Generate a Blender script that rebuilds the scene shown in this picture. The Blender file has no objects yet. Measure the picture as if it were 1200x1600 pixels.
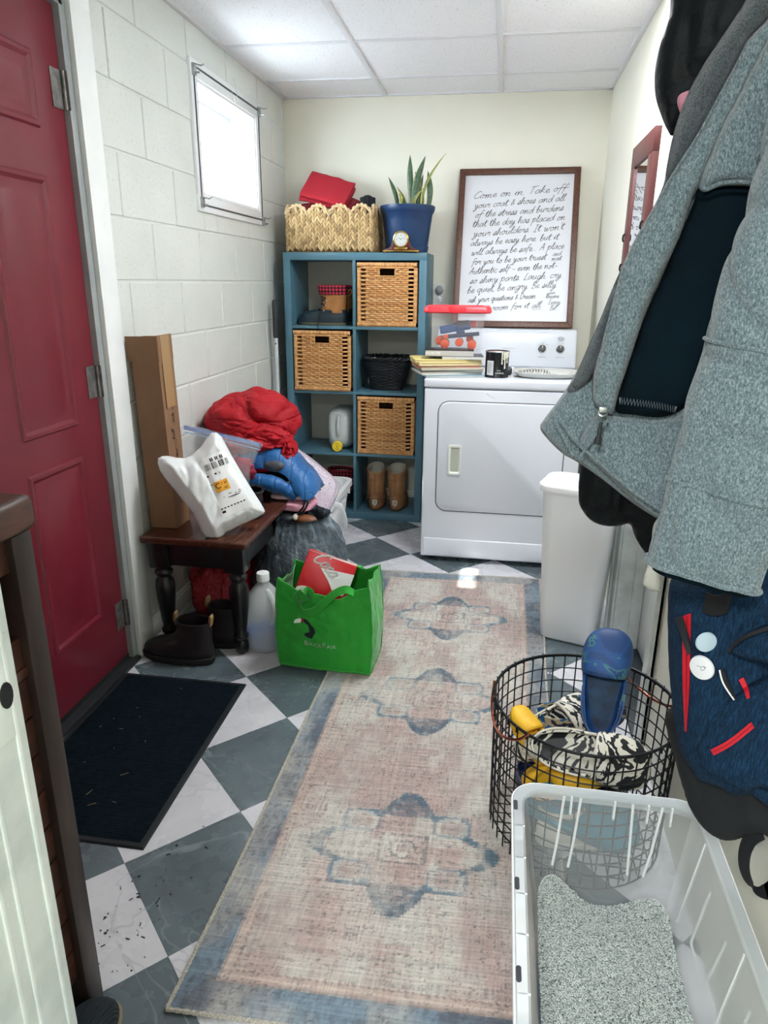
import bpy, bmesh, math, random
import numpy as np
from mathutils import Vector, Matrix, noise as mnoise
random.seed(7); np.random.seed(7)
SC = bpy.context.scene
COL = SC.collection
PI = math.pi

# ------------------------------------------------------------------ camera
CX, CY, CZ, YAW, PITCH, ROLL, FPX = 1.2631, -0.0813, 1.3258, 0.1611, 0.3169, 0.0091, 1097.0
def cam_axes():
    f = Vector((-math.sin(YAW)*math.cos(PITCH), math.cos(YAW)*math.cos(PITCH), -math.sin(PITCH)))
    r0 = Vector((math.cos(YAW), math.sin(YAW), 0)); u0 = r0.cross(f)
    r = r0*math.cos(ROLL)+u0*math.sin(ROLL); u = -r0*math.sin(ROLL)+u0*math.cos(ROLL)
    return r, u, f
cd = bpy.data.cameras.new('camera'); cam = bpy.data.objects.new('camera', cd); COL.objects.link(cam)
_r, _u, _f = cam_axes()
cam.matrix_world = Matrix(((_r.x,_u.x,-_f.x,CX),(_r.y,_u.y,-_f.y,CY),(_r.z,_u.z,-_f.z,CZ),(0,0,0,1)))
cd.sensor_fit = 'VERTICAL'; cd.sensor_height = 36; cd.lens = FPX/1600*36; cd.clip_start = .02
SC.camera = cam

# ------------------------------------------------------------------ light
W = bpy.data.worlds.new('overcast_sky'); SC.world = W; W.use_nodes = True
bg = W.node_tree.nodes['Background']; bg.inputs[0].default_value = (.82, .93, 1.0, 1); bg.inputs[1].default_value = 30.0
sd = bpy.data.lights.new('sun', 'SUN'); sd.energy = 30; sd.angle = .009; sd.color = (1, .97, .92)
sun = bpy.data.objects.new('sun', sd); COL.objects.link(sun)
sun.rotation_euler = Vector((1.24, -.29, -1.84)).to_track_quat('-Z', 'Y').to_euler()
ld = bpy.data.lights.new('window_portal', 'AREA'); ld.shape = 'RECTANGLE'; ld.size = .66; ld.size_y = .40; ld.cycles.is_portal = True
lo = bpy.data.objects.new('window_portal', ld); COL.objects.link(lo); lo.location = (-.195, 3.27, 1.873)
lo.rotation_euler = Vector((1, 0, 0)).to_track_quat('-Z', 'Z').to_euler()
def lamp(name, loc, size, watts, col=(.95, .98, 1)):
    l = bpy.data.lights.new(name, 'AREA'); l.shape = 'SQUARE'; l.size = size; l.energy = watts; l.color = col
    o = bpy.data.objects.new(name, l); COL.objects.link(o); o.location = loc; return o
lamp('troffer_fill', (1.455, 2.402, 2.262), .48, 15)  # unseen lamp, added to brighten the back of the room
lamp('hall_fill', (.98, -.95, 2.255), .48, 36)  # unseen lamp, added for frontal fill through the doorway
VS = SC.view_settings
SC.display_settings.display_device = 'sRGB'; VS.view_transform = 'Standard'; VS.look = 'None'; VS.gamma = 1; VS.use_curve_mapping = False
VS.exposure = 0.9
SC.cycles.use_denoising = True; SC.cycles.max_bounces = 10; SC.cycles.diffuse_bounces = 6; SC.cycles.sample_clamp_indirect = 8
SC.cycles.caustics_reflective = False; SC.cycles.caustics_refractive = False

# ------------------------------------------------------------------ helpers
def lin(h):
    if not isinstance(h, str): return tuple(h)+(1,) if len(h) == 3 else tuple(h)
    h = h.lstrip('#'); c = [int(h[i:i+2], 16)/255 for i in (0, 2, 4)]
    return tuple(((x+.055)/1.055)**2.4 if x > .04045 else x/12.92 for x in c)+(1,)
class NT:
    """thin wrapper over one material's node tree"""
    def __init__(s, name):
        s.m = bpy.data.materials.new(name); s.m.use_nodes = True; s.t = s.m.node_tree; s.n = s.t.nodes; s.b = s.n['Principled BSDF']
        s.co = s.n.new('ShaderNodeTexCoord').outputs['Object']
    def lk(s, a, b): s.t.links.new(a, b)
    def put(s, sock, v):
        if isinstance(v, (int, float)): sock.default_value = v
        elif isinstance(v, str): sock.default_value = lin(v)
        elif isinstance(v, tuple): sock.default_value = v if len(v) == len(sock.default_value) else v+(1,)
        else: s.lk(v, sock)
    def node(s, ty, **k):
        n = s.n.new(ty)
        for a, b in k.items(): setattr(n, a, b)
        return n
    def map(s, scale=(1, 1, 1), rot=(0, 0, 0), loc=(0, 0, 0), v=None):
        n = s.n.new('ShaderNodeMapping'); s.lk(v or s.co, n.inputs[0])
        n.inputs['Scale'].default_value = scale; n.inputs['Rotation'].default_value = rot; n.inputs['Location'].default_value = loc
        return n.outputs[0]
    def noise(s, scale=5, detail=4, rough=.55, v=None, dist=0):
        n = s.n.new('ShaderNodeTexNoise'); s.lk(v or s.co, n.inputs['Vector'])
        n.inputs['Scale'].default_value = scale; n.inputs['Detail'].default_value = detail; n.inputs['Roughness'].default_value = rough; n.inputs['Distortion'].default_value = dist
        return n.outputs['Fac']
    def voro(s, scale=5, v=None, feature='F1', out='Distance', rnd=1):
        n = s.n.new('ShaderNodeTexVoronoi'); n.feature = feature; s.lk(v or s.co, n.inputs['Vector']); n.inputs['Scale'].default_value = scale; n.inputs['Randomness'].default_value = rnd
        return n.outputs[out]
    def wave(s, scale=5, dist=0, detail=2, v=None, ty='BANDS', d='X', dscale=1):
        n = s.n.new('ShaderNodeTexWave'); n.wave_type = ty; n.bands_direction = d; s.lk(v or s.co, n.inputs['Vector'])
        n.inputs['Scale'].default_value = scale; n.inputs['Distortion'].default_value = dist; n.inputs['Detail'].default_value = detail; n.inputs['Detail Scale'].default_value = dscale
        return n.outputs['Fac']
    def ramp(s, f, stops, interp='LINEAR'):
        n = s.n.new('ShaderNodeValToRGB'); n.color_ramp.interpolation = interp; e = n.color_ramp.elements
        while len(e) < len(stops): e.new(.5)
        for q, (p, c) in zip(e, stops):
            q.position = p; q.color = lin(c) if isinstance(c, str) else ((c, c, c, 1) if isinstance(c, (int, float)) else c)
        s.lk(f, n.inputs[0]); return n.outputs[0]
    def mix(s, f, a, b, ty='MIX'):
        n = s.n.new('ShaderNodeMix'); n.data_type = 'RGBA'; n.blend_type = ty
        s.put(n.inputs[0], f); s.put(n.inputs[6], a); s.put(n.inputs[7], b); return n.outputs[2]
    def math(s, op, a, b=0, c=0, clamp=False):
        n = s.n.new('ShaderNodeMath'); n.operation = op; n.use_clamp = clamp
        s.put(n.inputs[0], a); s.put(n.inputs[1], b); s.put(n.inputs[2], c); return n.outputs[0]
    def xyz(s, v=None):
        n = s.n.new('ShaderNodeSeparateXYZ'); s.lk(v or s.co, n.inputs[0]); return n.outputs
    def attr(s, name='Col'):
        n = s.n.new('ShaderNodeAttribute'); n.attribute_name = name; return n.outputs['Color']
    def bump(s, h, strength=.3, dist=.01):
        n = s.n.new('ShaderNodeBump'); n.inputs['Strength'].default_value = strength; n.inputs['Distance'].default_value = dist
        s.lk(h, n.inputs['Height']); s.lk(n.outputs[0], s.b.inputs['Normal'])
    def set(s, **k):
        nm = dict(col='Base Color', rough='Roughness', metal='Metallic', spec='Specular IOR Level', trans='Transmission Weight', alpha='Alpha', ior='IOR',
                  sheen='Sheen Weight', coat='Coat Weight', emit='Emission Color', emits='Emission Strength', sss='Subsurface Weight')
        for a, b in k.items(): s.put(s.b.inputs[nm[a]], b)
        return s
MATS = {}
def M(name, col='#888888', col2=None, rough=.5, scale=20, detail=4, lo=.35, hi=.65, stretch=None, bump=0, bscale=150, bdist=.004, **k):
    if name in MATS: return MATS[name]
    t = NT(name)
    v = t.map(stretch) if stretch else None
    if col2: t.set(col=t.ramp(t.noise(scale, detail, v=v), [(lo, col), (hi, col2)]))
    else: t.set(col=col)
    t.set(rough=rough, **k)
    if bump: t.bump(t.noise(bscale, 3, v=v), bump, bdist)
    MATS[name] = t.m; return t.m

class G:
    """collects geometry for ONE mesh object"""
    def __init__(s): s.v = []; s.f = []
    def add(s, vs, fs):
        o = len(s.v); s.v += [tuple(p) for p in vs]; s.f += [tuple(i+o for i in q) for q in fs]; return s
    def box(s, x0, x1, y0, y1, z0, z1, m=None):
        vs = [Vector((x, y, z)) for x in (x0, x1) for y in (y0, y1) for z in (z0, z1)]
        if m is not None: vs = [m @ p for p in vs]
        return s.add(vs, [(0,1,3,2),(4,6,7,5),(0,4,5,1),(2,3,7,6),(0,2,6,4),(1,5,7,3)])
    def loft(s, rings, closed=True, caps=True):
        n = len(rings[0]); vs = [p for r in rings for p in r]; fs = []
        for i in range(len(rings)-1):
            for j in range(n if closed else n-1):
                k = (j+1) % n; fs.append((i*n+j, i*n+k, (i+1)*n+k, (i+1)*n+j))
        if caps and closed: fs += [tuple(range(n-1, -1, -1)), tuple((len(rings)-1)*n+j for j in range(n))]
        return s.add(vs, fs)
    def tube(s, path, r, n=8, caps=True, closed=False):
        P = [Vector(p) for p in path]; R = r if isinstance(r, (list, tuple)) else [r]*len(P)
        if closed: P = P+[P[0]]; R = list(R)+[R[0]]
        rings = []; prev = None
        for i, p in enumerate(P):
            if closed: t = P[(i+1) % (len(P)-1)]-P[(i-1) % (len(P)-1)]
            else: t = P[min(i+1, len(P)-1)]-P[max(i-1, 0)]
            t.normalize()
            if prev is None:
                a = Vector((0, 0, 1)) if abs(t.z) < .9 else Vector((1, 0, 0)); u = t.cross(a).normalized()
            else:
                u = (prev-t*prev.dot(t)); u = u.normalized() if u.length > 1e-6 else prev
            prev = u; w = t.cross(u)
            rings.append([p+(u*math.cos(2*PI*k/n)+w*math.sin(2*PI*k/n))*R[i] for k in range(n)])
        return s.loft(rings, True, caps and not closed)
    def lathe(s, prof, n=24, c=(0, 0, 0), caps=True):
        return s.loft([[(c[0]+r*math.cos(2*PI*k/n), c[1]+r*math.sin(2*PI*k/n), c[2]+z) for k in range(n)] for r, z in prof], True, caps)
    def grid(s, fn, nu, nv, cu=False, cv=False):
        vs = [fn(i/(nu if cu else nu-1), j/(nv if cv else nv-1)) for i in range(nu) for j in range(nv)]; fs = []
        for i in range(nu if cu else nu-1):
            for j in range(nv if cv else nv-1):
                a, b = i, (i+1) % nu; c, d = j, (j+1) % nv
                fs.append((a*nv+c, b*nv+c, b*nv+d, a*nv+d))
        return s.add(vs, fs)
    def prism(s, poly, z0, z1, m=None):
        n = len(poly); vs = [Vector((x, y, z0)) for x, y in poly]+[Vector((x, y, z1)) for x, y in poly]
        if m is not None: vs = [m @ p for p in vs]
        return s.add(vs, [tuple(range(n-1, -1, -1)), tuple(range(n, 2*n))]+[(i, (i+1) % n, n+(i+1) % n, n+i) for i in range(n)])
    def xf(s, m): s.v = [tuple(m @ Vector(p)) for p in s.v]; return s
    def build(s, name, mat, parent=None, world=False, bevel=0, segs=2, smooth=True, sharp=38, solid=0, off=-1, sub=0, weld=0, cols=None, m=None, recalc=True):
        me = bpy.data.meshes.new(name); vs = s.v
        if m is not None: vs = [tuple(m @ Vector(p)) for p in vs]
        if world and parent is not None:
            l = parent.location; vs = [(p[0]-l.x, p[1]-l.y, p[2]-l.z) for p in vs]
        me.from_pydata(vs, [], s.f)
        if cols is not None:
            ca = me.color_attributes.new('Col', 'FLOAT_COLOR', 'POINT'); ca.data.foreach_set('color', np.asarray(cols, dtype=np.float32).ravel())
        if bevel or weld or recalc:
            bm = bmesh.new(); bm.from_mesh(me)
            if weld: bmesh.ops.remove_doubles(bm, verts=bm.verts, dist=weld)
            if recalc: bmesh.ops.recalc_face_normals(bm, faces=bm.faces)
            if bevel:
                ed = [e for e in bm.edges if len(e.link_faces) == 2 and e.calc_face_angle(0) > .5]
                bmesh.ops.bevel(bm, geom=ed, offset=bevel, segments=segs, affect='EDGES', profile=.5, clamp_overlap=True)
            bm.to_mesh(me); bm.free()
        if smooth:
            me.shade_smooth(); me.set_sharp_from_angle(angle=math.radians(sharp))
        me.materials.append(mat)
        o = bpy.data.objects.new(name, me); COL.objects.link(o)
        if parent is not None: o.parent = parent
        if solid:
            q = o.modifiers.new('thickness', 'SOLIDIFY'); q.thickness = solid; q.offset = off
        if sub:
            q = o.modifiers.new('smooth', 'SUBSURF'); q.levels = sub; q.render_levels = sub
        return o
def thing(name, label, cat, loc=(0, 0, 0), rot=(0, 0, 0), group=None):
    o = bpy.data.objects.new(name, None); COL.objects.link(o); o.empty_display_size = .05
    o.location = loc; o.rotation_euler = (0, 0, rot) if isinstance(rot, (int, float)) else rot
    return tag(o, label, cat, group)
def tag(o, label=None, cat=None, group=None, kind=None):
    if label: o['label'] = label
    if cat: o['category'] = cat
    if group: o['group'] = group
    if kind: o['kind'] = kind
    return o
def dup(o, parent=None):
    c = o.copy(); COL.objects.link(c)
    if parent is not None: c.parent = parent
    for ch in list(o.children): dup(ch, c)
    return c
def copy_thing(o, loc, rot, label, group=None):
    c = dup(o); c.location = loc; c.rotation_euler = (0, 0, rot) if isinstance(rot, (int, float)) else rot; c['label'] = label
    if group: c['group'] = group
    return c
def clampv(root, axis, lim, hi=True):
    for o in [root]+list(root.children_recursive):
        if o.type != 'MESH': continue
        l = root.location[axis] if o is not root else 0
        for v in o.data.vertices:
            w = v.co[axis]+l
            if hi and w > lim: v.co[axis] = lim-l-(lim-w)*-.02*0
            if not hi and w < lim: v.co[axis] = lim-l
def struct(o): o['kind'] = 'structure'; return o
def fbm(p, sc=1, oct=3): return mnoise.fractal(Vector(p)*sc, 1.0, 2.0, oct)
def ridge(p, sc=1, oct=3): return mnoise.ridged_multi_fractal(Vector(p)*sc, 1.0, 2.0, oct, 1.0, 2.0)
def lerp(a, b, t): return a+(b-a)*t
def sm(a, b, x):
    t = min(1, max(0, (x-a)/(b-a))); return t*t*(3-2*t)
def catmull(P, n=8, closed=False):
    P = [Vector(p) for p in P]; out = []; L = len(P)
    for i in range(L if closed else L-1):
        a, b, c, d = (P[(i-1) % L], P[i], P[(i+1) % L], P[(i+2) % L]) if closed else (P[max(i-1, 0)], P[i], P[i+1], P[min(i+2, L-1)])
        for k in range(n):
            t = k/n; out.append(.5*((2*b)+(c-a)*t+(2*a-5*b+4*c-d)*t*t+(3*b-a-3*c+d)*t**3))
    if not closed: out.append(P[-1])
    return out
def ray(x, y):
    r, u, f = _r, _u, _f; return f+r*((x-600)/FPX)-u*((y-800)/FPX)
def at(x, y, axis, val):
    """point of the world on the plane axis=val that was measured at pixel x, y of the photograph"""
    d = ray(x, y); o = Vector((CX, CY, CZ)); t = (val-o[axis])/d[axis]; return o+d*t
# ------------------------------------------------------------------ materials of the shell
RW, RD, RH = 1.744, 4.13, 2.271
def wall_mat(name, c1, c2, pits=0, rough=.45):
    t = NT(name)
    t.set(col=t.ramp(t.noise(3, 5), [(.3, c1), (.7, c2)]), rough=rough)
    h = t.noise(60, 4)
    if pits:
        p = t.math('MULTIPLY', t.ramp(t.noise(95, 2, .5), [(.31, 0.0), (.37, 1.0)]), 1)
        h = t.math('ADD', t.math('MULTIPLY', h, .4), p)
        t.bump(h, .55, .004)
    else: t.bump(h, .12, .003)
    return t.m
m_block = wall_mat('painted_cinder_block', '#d3d7d3', '#dde0dc', 1, .42)
m_wall = wall_mat('cream_wall_paint', '#e6e4d6', '#ebe9dc', 0, .5)
m_white = M('white_gloss_paint', '#edf0f0', '#f5f6f6', rough=.32, scale=8, bump=.08, bscale=40)
m_oldwhite = M('old_white_paint', '#c3cbc9', '#dbe1de', rough=.36, scale=14, lo=.3, hi=.55, bump=.25, bscale=30, bdist=.003)
def tile_mat(name, a, b, vein, amt):
    t = NT(name)
    w = t.node('ShaderNodeObjectInfo').outputs['Random']
    n0 = t.noise(3.2, 6, .62, dist=.6)
    base = t.ramp(n0, [(.3, a), (.72, b)])
    v = t.math('ABSOLUTE', t.math('SUBTRACT', t.noise(1.9, 4, .5, dist=1.2), .5))
    vm = t.ramp(v, [(0.0, amt), (.007, 0.0)])
    base = t.mix(vm, base, vein)
    sp = t.ramp(t.noise(160, 2), [(.24, 1.0), (.29, 0.0)])
    base = t.mix(t.math('MULTIPLY', sp, .35), base, '#20282c')
    t.set(col=base, rough=t.ramp(t.noise(9, 4), [(.3, .20), (.7, .34)]), spec=.5); t.bump(t.noise(35, 3), .05, .002)
    return t.m
m_dark = tile_mat('dark_slate_tile', '#4d585e', '#67757b', '#a9b4b8', .32)
m_light = tile_mat('pale_marble_tile', '#c3c3c9', '#d9d9de', '#9a9aa2', .4)
m_grout = M('floor_bed', '#6c7276', rough=.8)

# ------------------------------------------------------------------ floor and its tiles
floor = struct(G().box(-.2, 2.3, -.9, RD+.15, -.06, -.005).build('floor', m_grout))
TA, TS, TO = .7885, .2993, (.445, 1.1343)
tu = (math.cos(TA)*TS, math.sin(TA)*TS); tv = (-math.sin(TA)*TS, math.cos(TA)*TS)
def clip(poly, ax, lim, sgn):
    out = []
    for i in range(len(poly)):
        a, b = poly[i], poly[(i+1) % len(poly)]; da, db = (lim-a[ax])*sgn, (lim-b[ax])*sgn
        if da >= 0: out.append(a)
        if da*db < 0:
            t = da/(da-db); out.append((a[0]+(b[0]-a[0])*t, a[1]+(b[1]-a[1])*t))
    return out
for i in range(-8, 14):
    for j in range(-10, 14):
        g = .0012
        q = [(TO[0]+(i+a)*tu[0]+(j+b)*tv[0], TO[1]+(i+a)*tu[1]+(j+b)*tv[1]) for a, b in ((g, g), (1-g, g), (1-g, 1-g), (g, 1-g))]
        for ax, lim, sg in ((0, 1.86, 1), (0, -.02, -1), (1, RD, 1), (1, .15, -1)):
            q = clip(q, ax, lim, sg)
            if len(q) < 3: break
        if len(q) < 3: continue
        ar = abs(sum(q[k][0]*q[(k+1) % len(q)][1]-q[(k+1) % len(q)][0]*q[k][1] for k in range(len(q))))/2
        if ar < .0004: continue
        G().prism(q, -.0052, random.uniform(-.0004, .0004)).build('floor_tile', m_dark if (i+j) % 2 else m_light, floor, smooth=False)

# ------------------------------------------------------------------ ceiling: lay-in tiles on a white metal grid
m_ct = NT('ceiling_tile'); 
_p = m_ct.ramp(m_ct.noise(130, 2, .5), [(.29, 0.0), (.36, 1.0)])
m_ct.set(col=m_ct.mix(_p, '#a9abb2', '#eff0f4'), rough=.9); m_ct.bump(_p, .5, .003); m_ct = m_ct.m
m_tee = M('white_grid_metal', '#dfe1e6', rough=.4)
ceil = struct(G().box(-.2, 2.3, .1, RD+.15, RH+.12, RH+.2).build('ceiling', m_tee))
TX = [0, .567, 1.18, RW]; TY = [RD, 3.79, 3.235, 2.68, 2.125, 1.57, 1.015, .46]
for y in TY[1:-1]: G().box(0, RW, y-.012, y+.012, RH, RH+.02).build('cross_tee', m_tee, ceil, bevel=.002)
for x in TX[1:-1]: G().box(x-.012, x+.012, .4, RD, RH-.001, RH+.025).build('main_tee', m_tee, ceil, bevel=.002)
for a in ((0, .02, .4, RD), (RW-.022, RW, .4, RD), (0, RW, RD-.02, RD)): G().box(a[0], a[1], a[2], a[3], RH-.002, RH+.02).build('wall_angle', m_tee, ceil, bevel=.002)
for i in range(3):
    for k in range(len(TY)-1):
        if i == 2 and k == 3: continue
        G().box(TX[i]+.004, TX[i+1]-.004, TY[k+1]+.004, TY[k]-.004, RH+.006, RH+.022).build('ceiling_tile', m_ct, ceil, smooth=False)
lt = thing('ceiling_fill_panel', 'square light panel added in the unseen ceiling grid for fill', 'ceiling light', (1.455, 2.402, RH))  # panel added out of view around the fill lamp
G().box(TX[2]+.004, TX[3]-.024, TY[4]+.004, TY[3]-.004, RH+.03, RH+.05).build('housing', m_tee, lt, True)
fr = G()
for a in ((.571, 1.176, 1.574, 1.60), (.571, 1.176, 2.095, 2.121), (.571, .597, 1.6, 2.095), (1.15, 1.176, 1.6, 2.095)): fr.box(a[0]+.582-(.04 if a[0] > 1.1 else 0), a[1]+.582-.02-(.02 if a[0] > 1.1 else 0), a[2]+.555, a[3]+.555, RH+.004, RH+.03)
fr.build('frame', m_tee, lt, True)
mt = NT('fill_diffuser'); mt.set(col='#ffffff', emit='#ffffff', emits=3.0)
G().box(1.18, 1.70, 2.15, 2.655, RH+.008, RH+.014).build('diffuser', mt.m, lt, True)

# ------------------------------------------------------------------ left wall of painted blocks
DY0, DY1, DZ1 = 1.09, 2.035, 2.06      # door opening
WY0, WY1, WZ0, WZ1 = 2.925, 3.615, 1.66, 2.085   # window opening
wl = G()
for a in ((-.02, DY0, 0, RH+.1), (DY0, DY1, DZ1, RH+.1), (DY1, WY0, 0, RH+.1), (WY0, WY1, 0, WZ0), (WY0, WY1, WZ1, RH+.1), (WY1, RD+.1, 0, RH+.1)):
    wl.box(-.19, -.0045, a[0], a[1], a[2], a[3])
wl = struct(wl.build('wall_left', m_block, smooth=False))
def rects_minus(r, holes):
    out = [r]
    for h in holes:
        nx = []
        for (a, b, c, d) in out:
            if h[0] >= b or h[1] <= a or h[2] >= d or h[3] <= c: nx.append((a, b, c, d)); continue
            if a < h[0]: nx.append((a, h[0], c, d))
            if b > h[1]: nx.append((h[1], b, c, d))
            a2, b2 = max(a, h[0]), min(b, h[1])
            if c < h[2]: nx.append((a2, b2, c, h[2]))
            if d > h[3]: nx.append((a2, b2, h[3], d))
        out = nx
    return out
holes = [(DY0, DY1+.115, 0, DZ1+.1), (WY0, WY1, WZ0, WZ1)]
for k in range(0, 12):
    z0, z1 = -.08+.2*k, .12+.2*k
    ph = 2.255 if k % 2 == 0 else 2.457
    for q in range(-7, 6):
        y0, y1 = ph+.408*q, ph+.408*(q+1)
        r = (max(y0, -.02)+.0035, min(y1, RD)-.0035, max(z0, 0)+.0035, min(z1, RH+.05)-.0035)
        if r[1]-r[0] < .02 or r[3]-r[2] < .02: continue
        for a, b, c, d in rects_minus(r, holes):
            if b-a < .012 or d-c < .012: continue
            G().box(-.02, random.uniform(-.0008, .0008), a, b, c, d).build('block', m_block, wl, bevel=.003, segs=1, smooth=False)

# other walls
wb = struct(G().box(-.2, 2.3, RD, RD+.12, 0, RH+.1).build('wall_back', m_wall))
PY0, PY1, PZ1 = 1.86, 2.44, 2.03
wr = G()
for a in ((.1, PY0, 0, RH+.1), (PY0, PY1, PZ1, RH+.1), (PY1, RD+.1, 0, RH+.1)): wr.box(RW, RW+.11, a[0], a[1], a[2], a[3])
wr = struct(wr.build('wall_right', m_wall, smooth=False))
wf = G()
for a in ((-.2, .80, 0, RH+.1), (.8, 1.8, 2.06, RH+.1), (1.72, 2.0, 0, RH+.1)): wf.box(a[0], a[1], .2, .37, a[2], a[3])
wf = struct(wf.build('wall_front', m_wall, smooth=False))
# doorway the photographer stands in
tr = G()
tr.box(.80, .845, .17, .418, 0, 2.05).box(.70, .835, .40, .422, 0, 2.12)
tr.box(.845, .853, .17, .25, 0, 2.05)
for yy in (.35, .368, .405): tr.box(.8445, .8475, yy-.003, yy+.003, 0, 2.05)
tr = struct(tr.build('trim_1', m_oldwhite, bevel=.004))
tr.name = 'trim_1'
m_steel = M('brushed_steel', '#9aa0a2', '#b9bfc0', rough=.35, metal=.9, scale=60)
m_hole = M('dark_hole', '#0b0e10', rough=.9)
sp = G().box(.8445, .8468, .378, .412, .93, 1.03)
_s = sp.build('strike_plate', m_oldwhite, tr, bevel=.001)
G().lathe([(.008, -.001), (.008, .001)], 16).build('strike_hole', m_hole, tr, m=Matrix.Translation((.8470, .3985, .974)) @ Matrix.Rotation(PI/2, 4, 'Y') @ Matrix.Scale(1.6, 4, (1, 0, 0)))

# ------------------------------------------------------------------ door 1: red six panel door in the left wall
m_red = NT('red_door_paint'); m_red.set(col=m_red.ramp(m_red.noise(6, 4), [(.3, '#6f1d2b'), (.7, '#782231')]), rough=.33, spec=.5); m_red.bump(m_red.noise(240, 3), .12, .002); m_red = m_red.m
d1 = struct(G().box(-.062, -.018, DY0+.004, DY1-.022, .015, 2.045).build('door_1', m_red, bevel=.002))
for (y0, y1) in ((1.225, 1.495), (1.615, 1.885)):
    for (z0, z1) in ((.235, .80), (.895, 1.60), (1.715, 1.905)):
        g = G()
        def fr4(a, b, xa, xb):
            r1 = [(xa, y0+a, z0+a), (xa, y1-a, z0+a), (xa, y1-a, z1-a), (xa, y0+a, z1-a)]
            r2 = [(xb, y0+b, z0+b), (xb, y1-b, z0+b), (xb, y1-b, z1-b), (xb, y0+b, z1-b)]
            return r1, r2
        lv = [(0, -.0185), (.006, -.012), (.016, -.012), (.026, -.0178), (.045, -.0178), (.062, -.0125)]
        rings = [fr4(a, a, x, x)[0] for a, x in lv]
        g.loft(rings, True, False)
        n0 = len(g.v)-4; g.f.append((n0, n0+1, n0+2, n0+3))
        g.build('door_panel', m_red, d1, sharp=20)
jb = G()
for a in ((-.16, 0.0, DY1-.02, DY1+.012, 0, DZ1), (-.16, 0.0, DY0-.012, DY0+.003, 0, DZ1), (-.16, 0.0, DY0, DY1, 2.047, DZ1+.01)): jb.box(*a)
m_grey = M('grey_jamb_paint', '#8f9596', '#9da2a2', rough=.4, scale=6)
jb.build('jamb', m_grey, d1, bevel=.002)
cs = G().box(-.004, .016, DY1+.012, DY1+.115, 0, DZ1+.1).box(-.004, .016, DY0-.115, DY0-.012, 0, DZ1+.1).box(-.004, .0165, DY0-.115, DY1+.115, DZ1+.005, DZ1+.11)
cs.build('casing', m_white, d1, bevel=.003)
m_brass = M('dull_hinge_metal', '#6d6a68', '#8f8d8a', rough=.4, metal=.7, scale=40)
for zc in (1.835, 1.015, .195):
    h = G().box(-.018, -.0155, DY1-.075, DY1-.024, zc-.05, zc+.05)
    for k in range(5): h.lathe([(.0065, -.0095), (.0065, .0095)], 10, (-.012, DY1-.020, zc-.04+.02*k))
    h.box(-.015, .002, DY1-.0205, DY1-.0175, zc-.05, zc+.05)
    h.build('hinge', m_brass, d1)
G().box(-.19, .02, DY0, DY1, -.004, .014).build('threshold', M('threshold_metal', '#3a3f42', rough=.4, metal=.6), d1, bevel=.004)
G().box(-.055, -.0165, DY0+.005, DY1-.022, .014, .03).build('door_sweep', m_hole, d1)

# ------------------------------------------------------------------ window 1
w1 = G()
m_frame = M('white_window_frame', '#e8eaec', rough=.3)
def ring_yz(g, x0, x1, y0, y1, z0, z1, w):
    g.box(x0, x1, y0, y1, z1-w, z1).box(x0, x1, y0, y1, z0, z0+w).box(x0, x1, y0, y0+w, z0+w, z1-w).box(x0, x1, y1-w, y1, z0+w, z1-w)
ring_yz(w1, -.004, .012, 2.862, 3.675, 1.595, 2.145, .062)
w1 = struct(w1.build('window_1', m_frame, bevel=.002))
g = G(); ring_yz(g, -.19, .004, WY0, WY1, WZ0, WZ1, .012); g.build('reveal', m_frame, w1)
g = G(); ring_yz(g, -.16, -.12, WY0+.01, WY1-.01, WZ0+.01, WZ1-.01, .035); g.build('sash', m_frame, w1, bevel=.003)
g = G(); ring_yz(g, .012, .0155, 2.885, 3.652, 1.618, 2.122, .006); g.build('insert_edge', M('dark_gasket', '#3c4246', rough=.5), w1)
gl = NT('window_glass'); gl.set(col='#ffffff', rough=.02, trans=1, ior=1.45, alpha=.12); gl = gl.m
G().box(-.142, -.138, WY0+.04, WY1-.04, WZ0+.04, WZ1-.04).build('pane', gl, w1, smooth=False)
m_film = NT('drooping_film'); m_film.set(col=m_film.ramp(m_film.noise(9, 4, v=m_film.map((1, 6, 1))), [(.3, '#d9d3c0'), (.7, '#f1eee2')]), rough=.6, alpha=.72); m_film = m_film.m
def film(u, v):
    y = lerp(3.02, WY1-.015, u); z = lerp(WZ1-.015, lerp(1.90, 1.74, u), v)
    return (-.17-.012*math.sin(u*19+v*3)*(.3+v)-.01*fbm((u*3, v*3, 1), 2), y, z)
G().grid(film, 40, 16).build('plastic_film', m_film, w1)
for (y, z) in ((2.885, 2.105), (3.652, 2.112), (2.885, 1.63), (3.655, 1.615)):
    c = G().box(.012, .022, y-.012, y+.012, z-.02, z+.02).tube([(.02, y-.004, z+.018), (.045, y+.004, z+.012), (.05, y+.018, z+.02)], .003, 6).tube([(.02, y, z-.012), (.04, y, z-.012)], .004, 8)
    c.build('corner_clamp', m_steel, w1)
g = G().tube(catmull([(.013, 3.29, 2.13), (.016, 3.30, 2.11), (.02, 3.32, 2.085), (.018, 3.34, 2.088)], 4), .0012, 5).tube(catmull([(.013, 3.33, 2.18), (.02, 3.34, 2.13), (.022, 3.345, 2.09)], 4), .0012, 5)
g.build('hook_string', m_white, w1)
# outside the window: eave soffit, with a gap added to shape the sun patch
ev = G()
for a in ((-.95, -.665, 2.0, 4.6), (-.545, -.2, 2.0, 4.6), (-.665, -.545, 2.0, 3.28), (-.665, -.545, 3.545, 4.6)): ev.box(a[0], a[1], a[2], a[3], 2.60, 2.64)
struct(ev.build('sun_gap_eave', M('cream_soffit', '#d8d0ba', rough=.7)))

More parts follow.
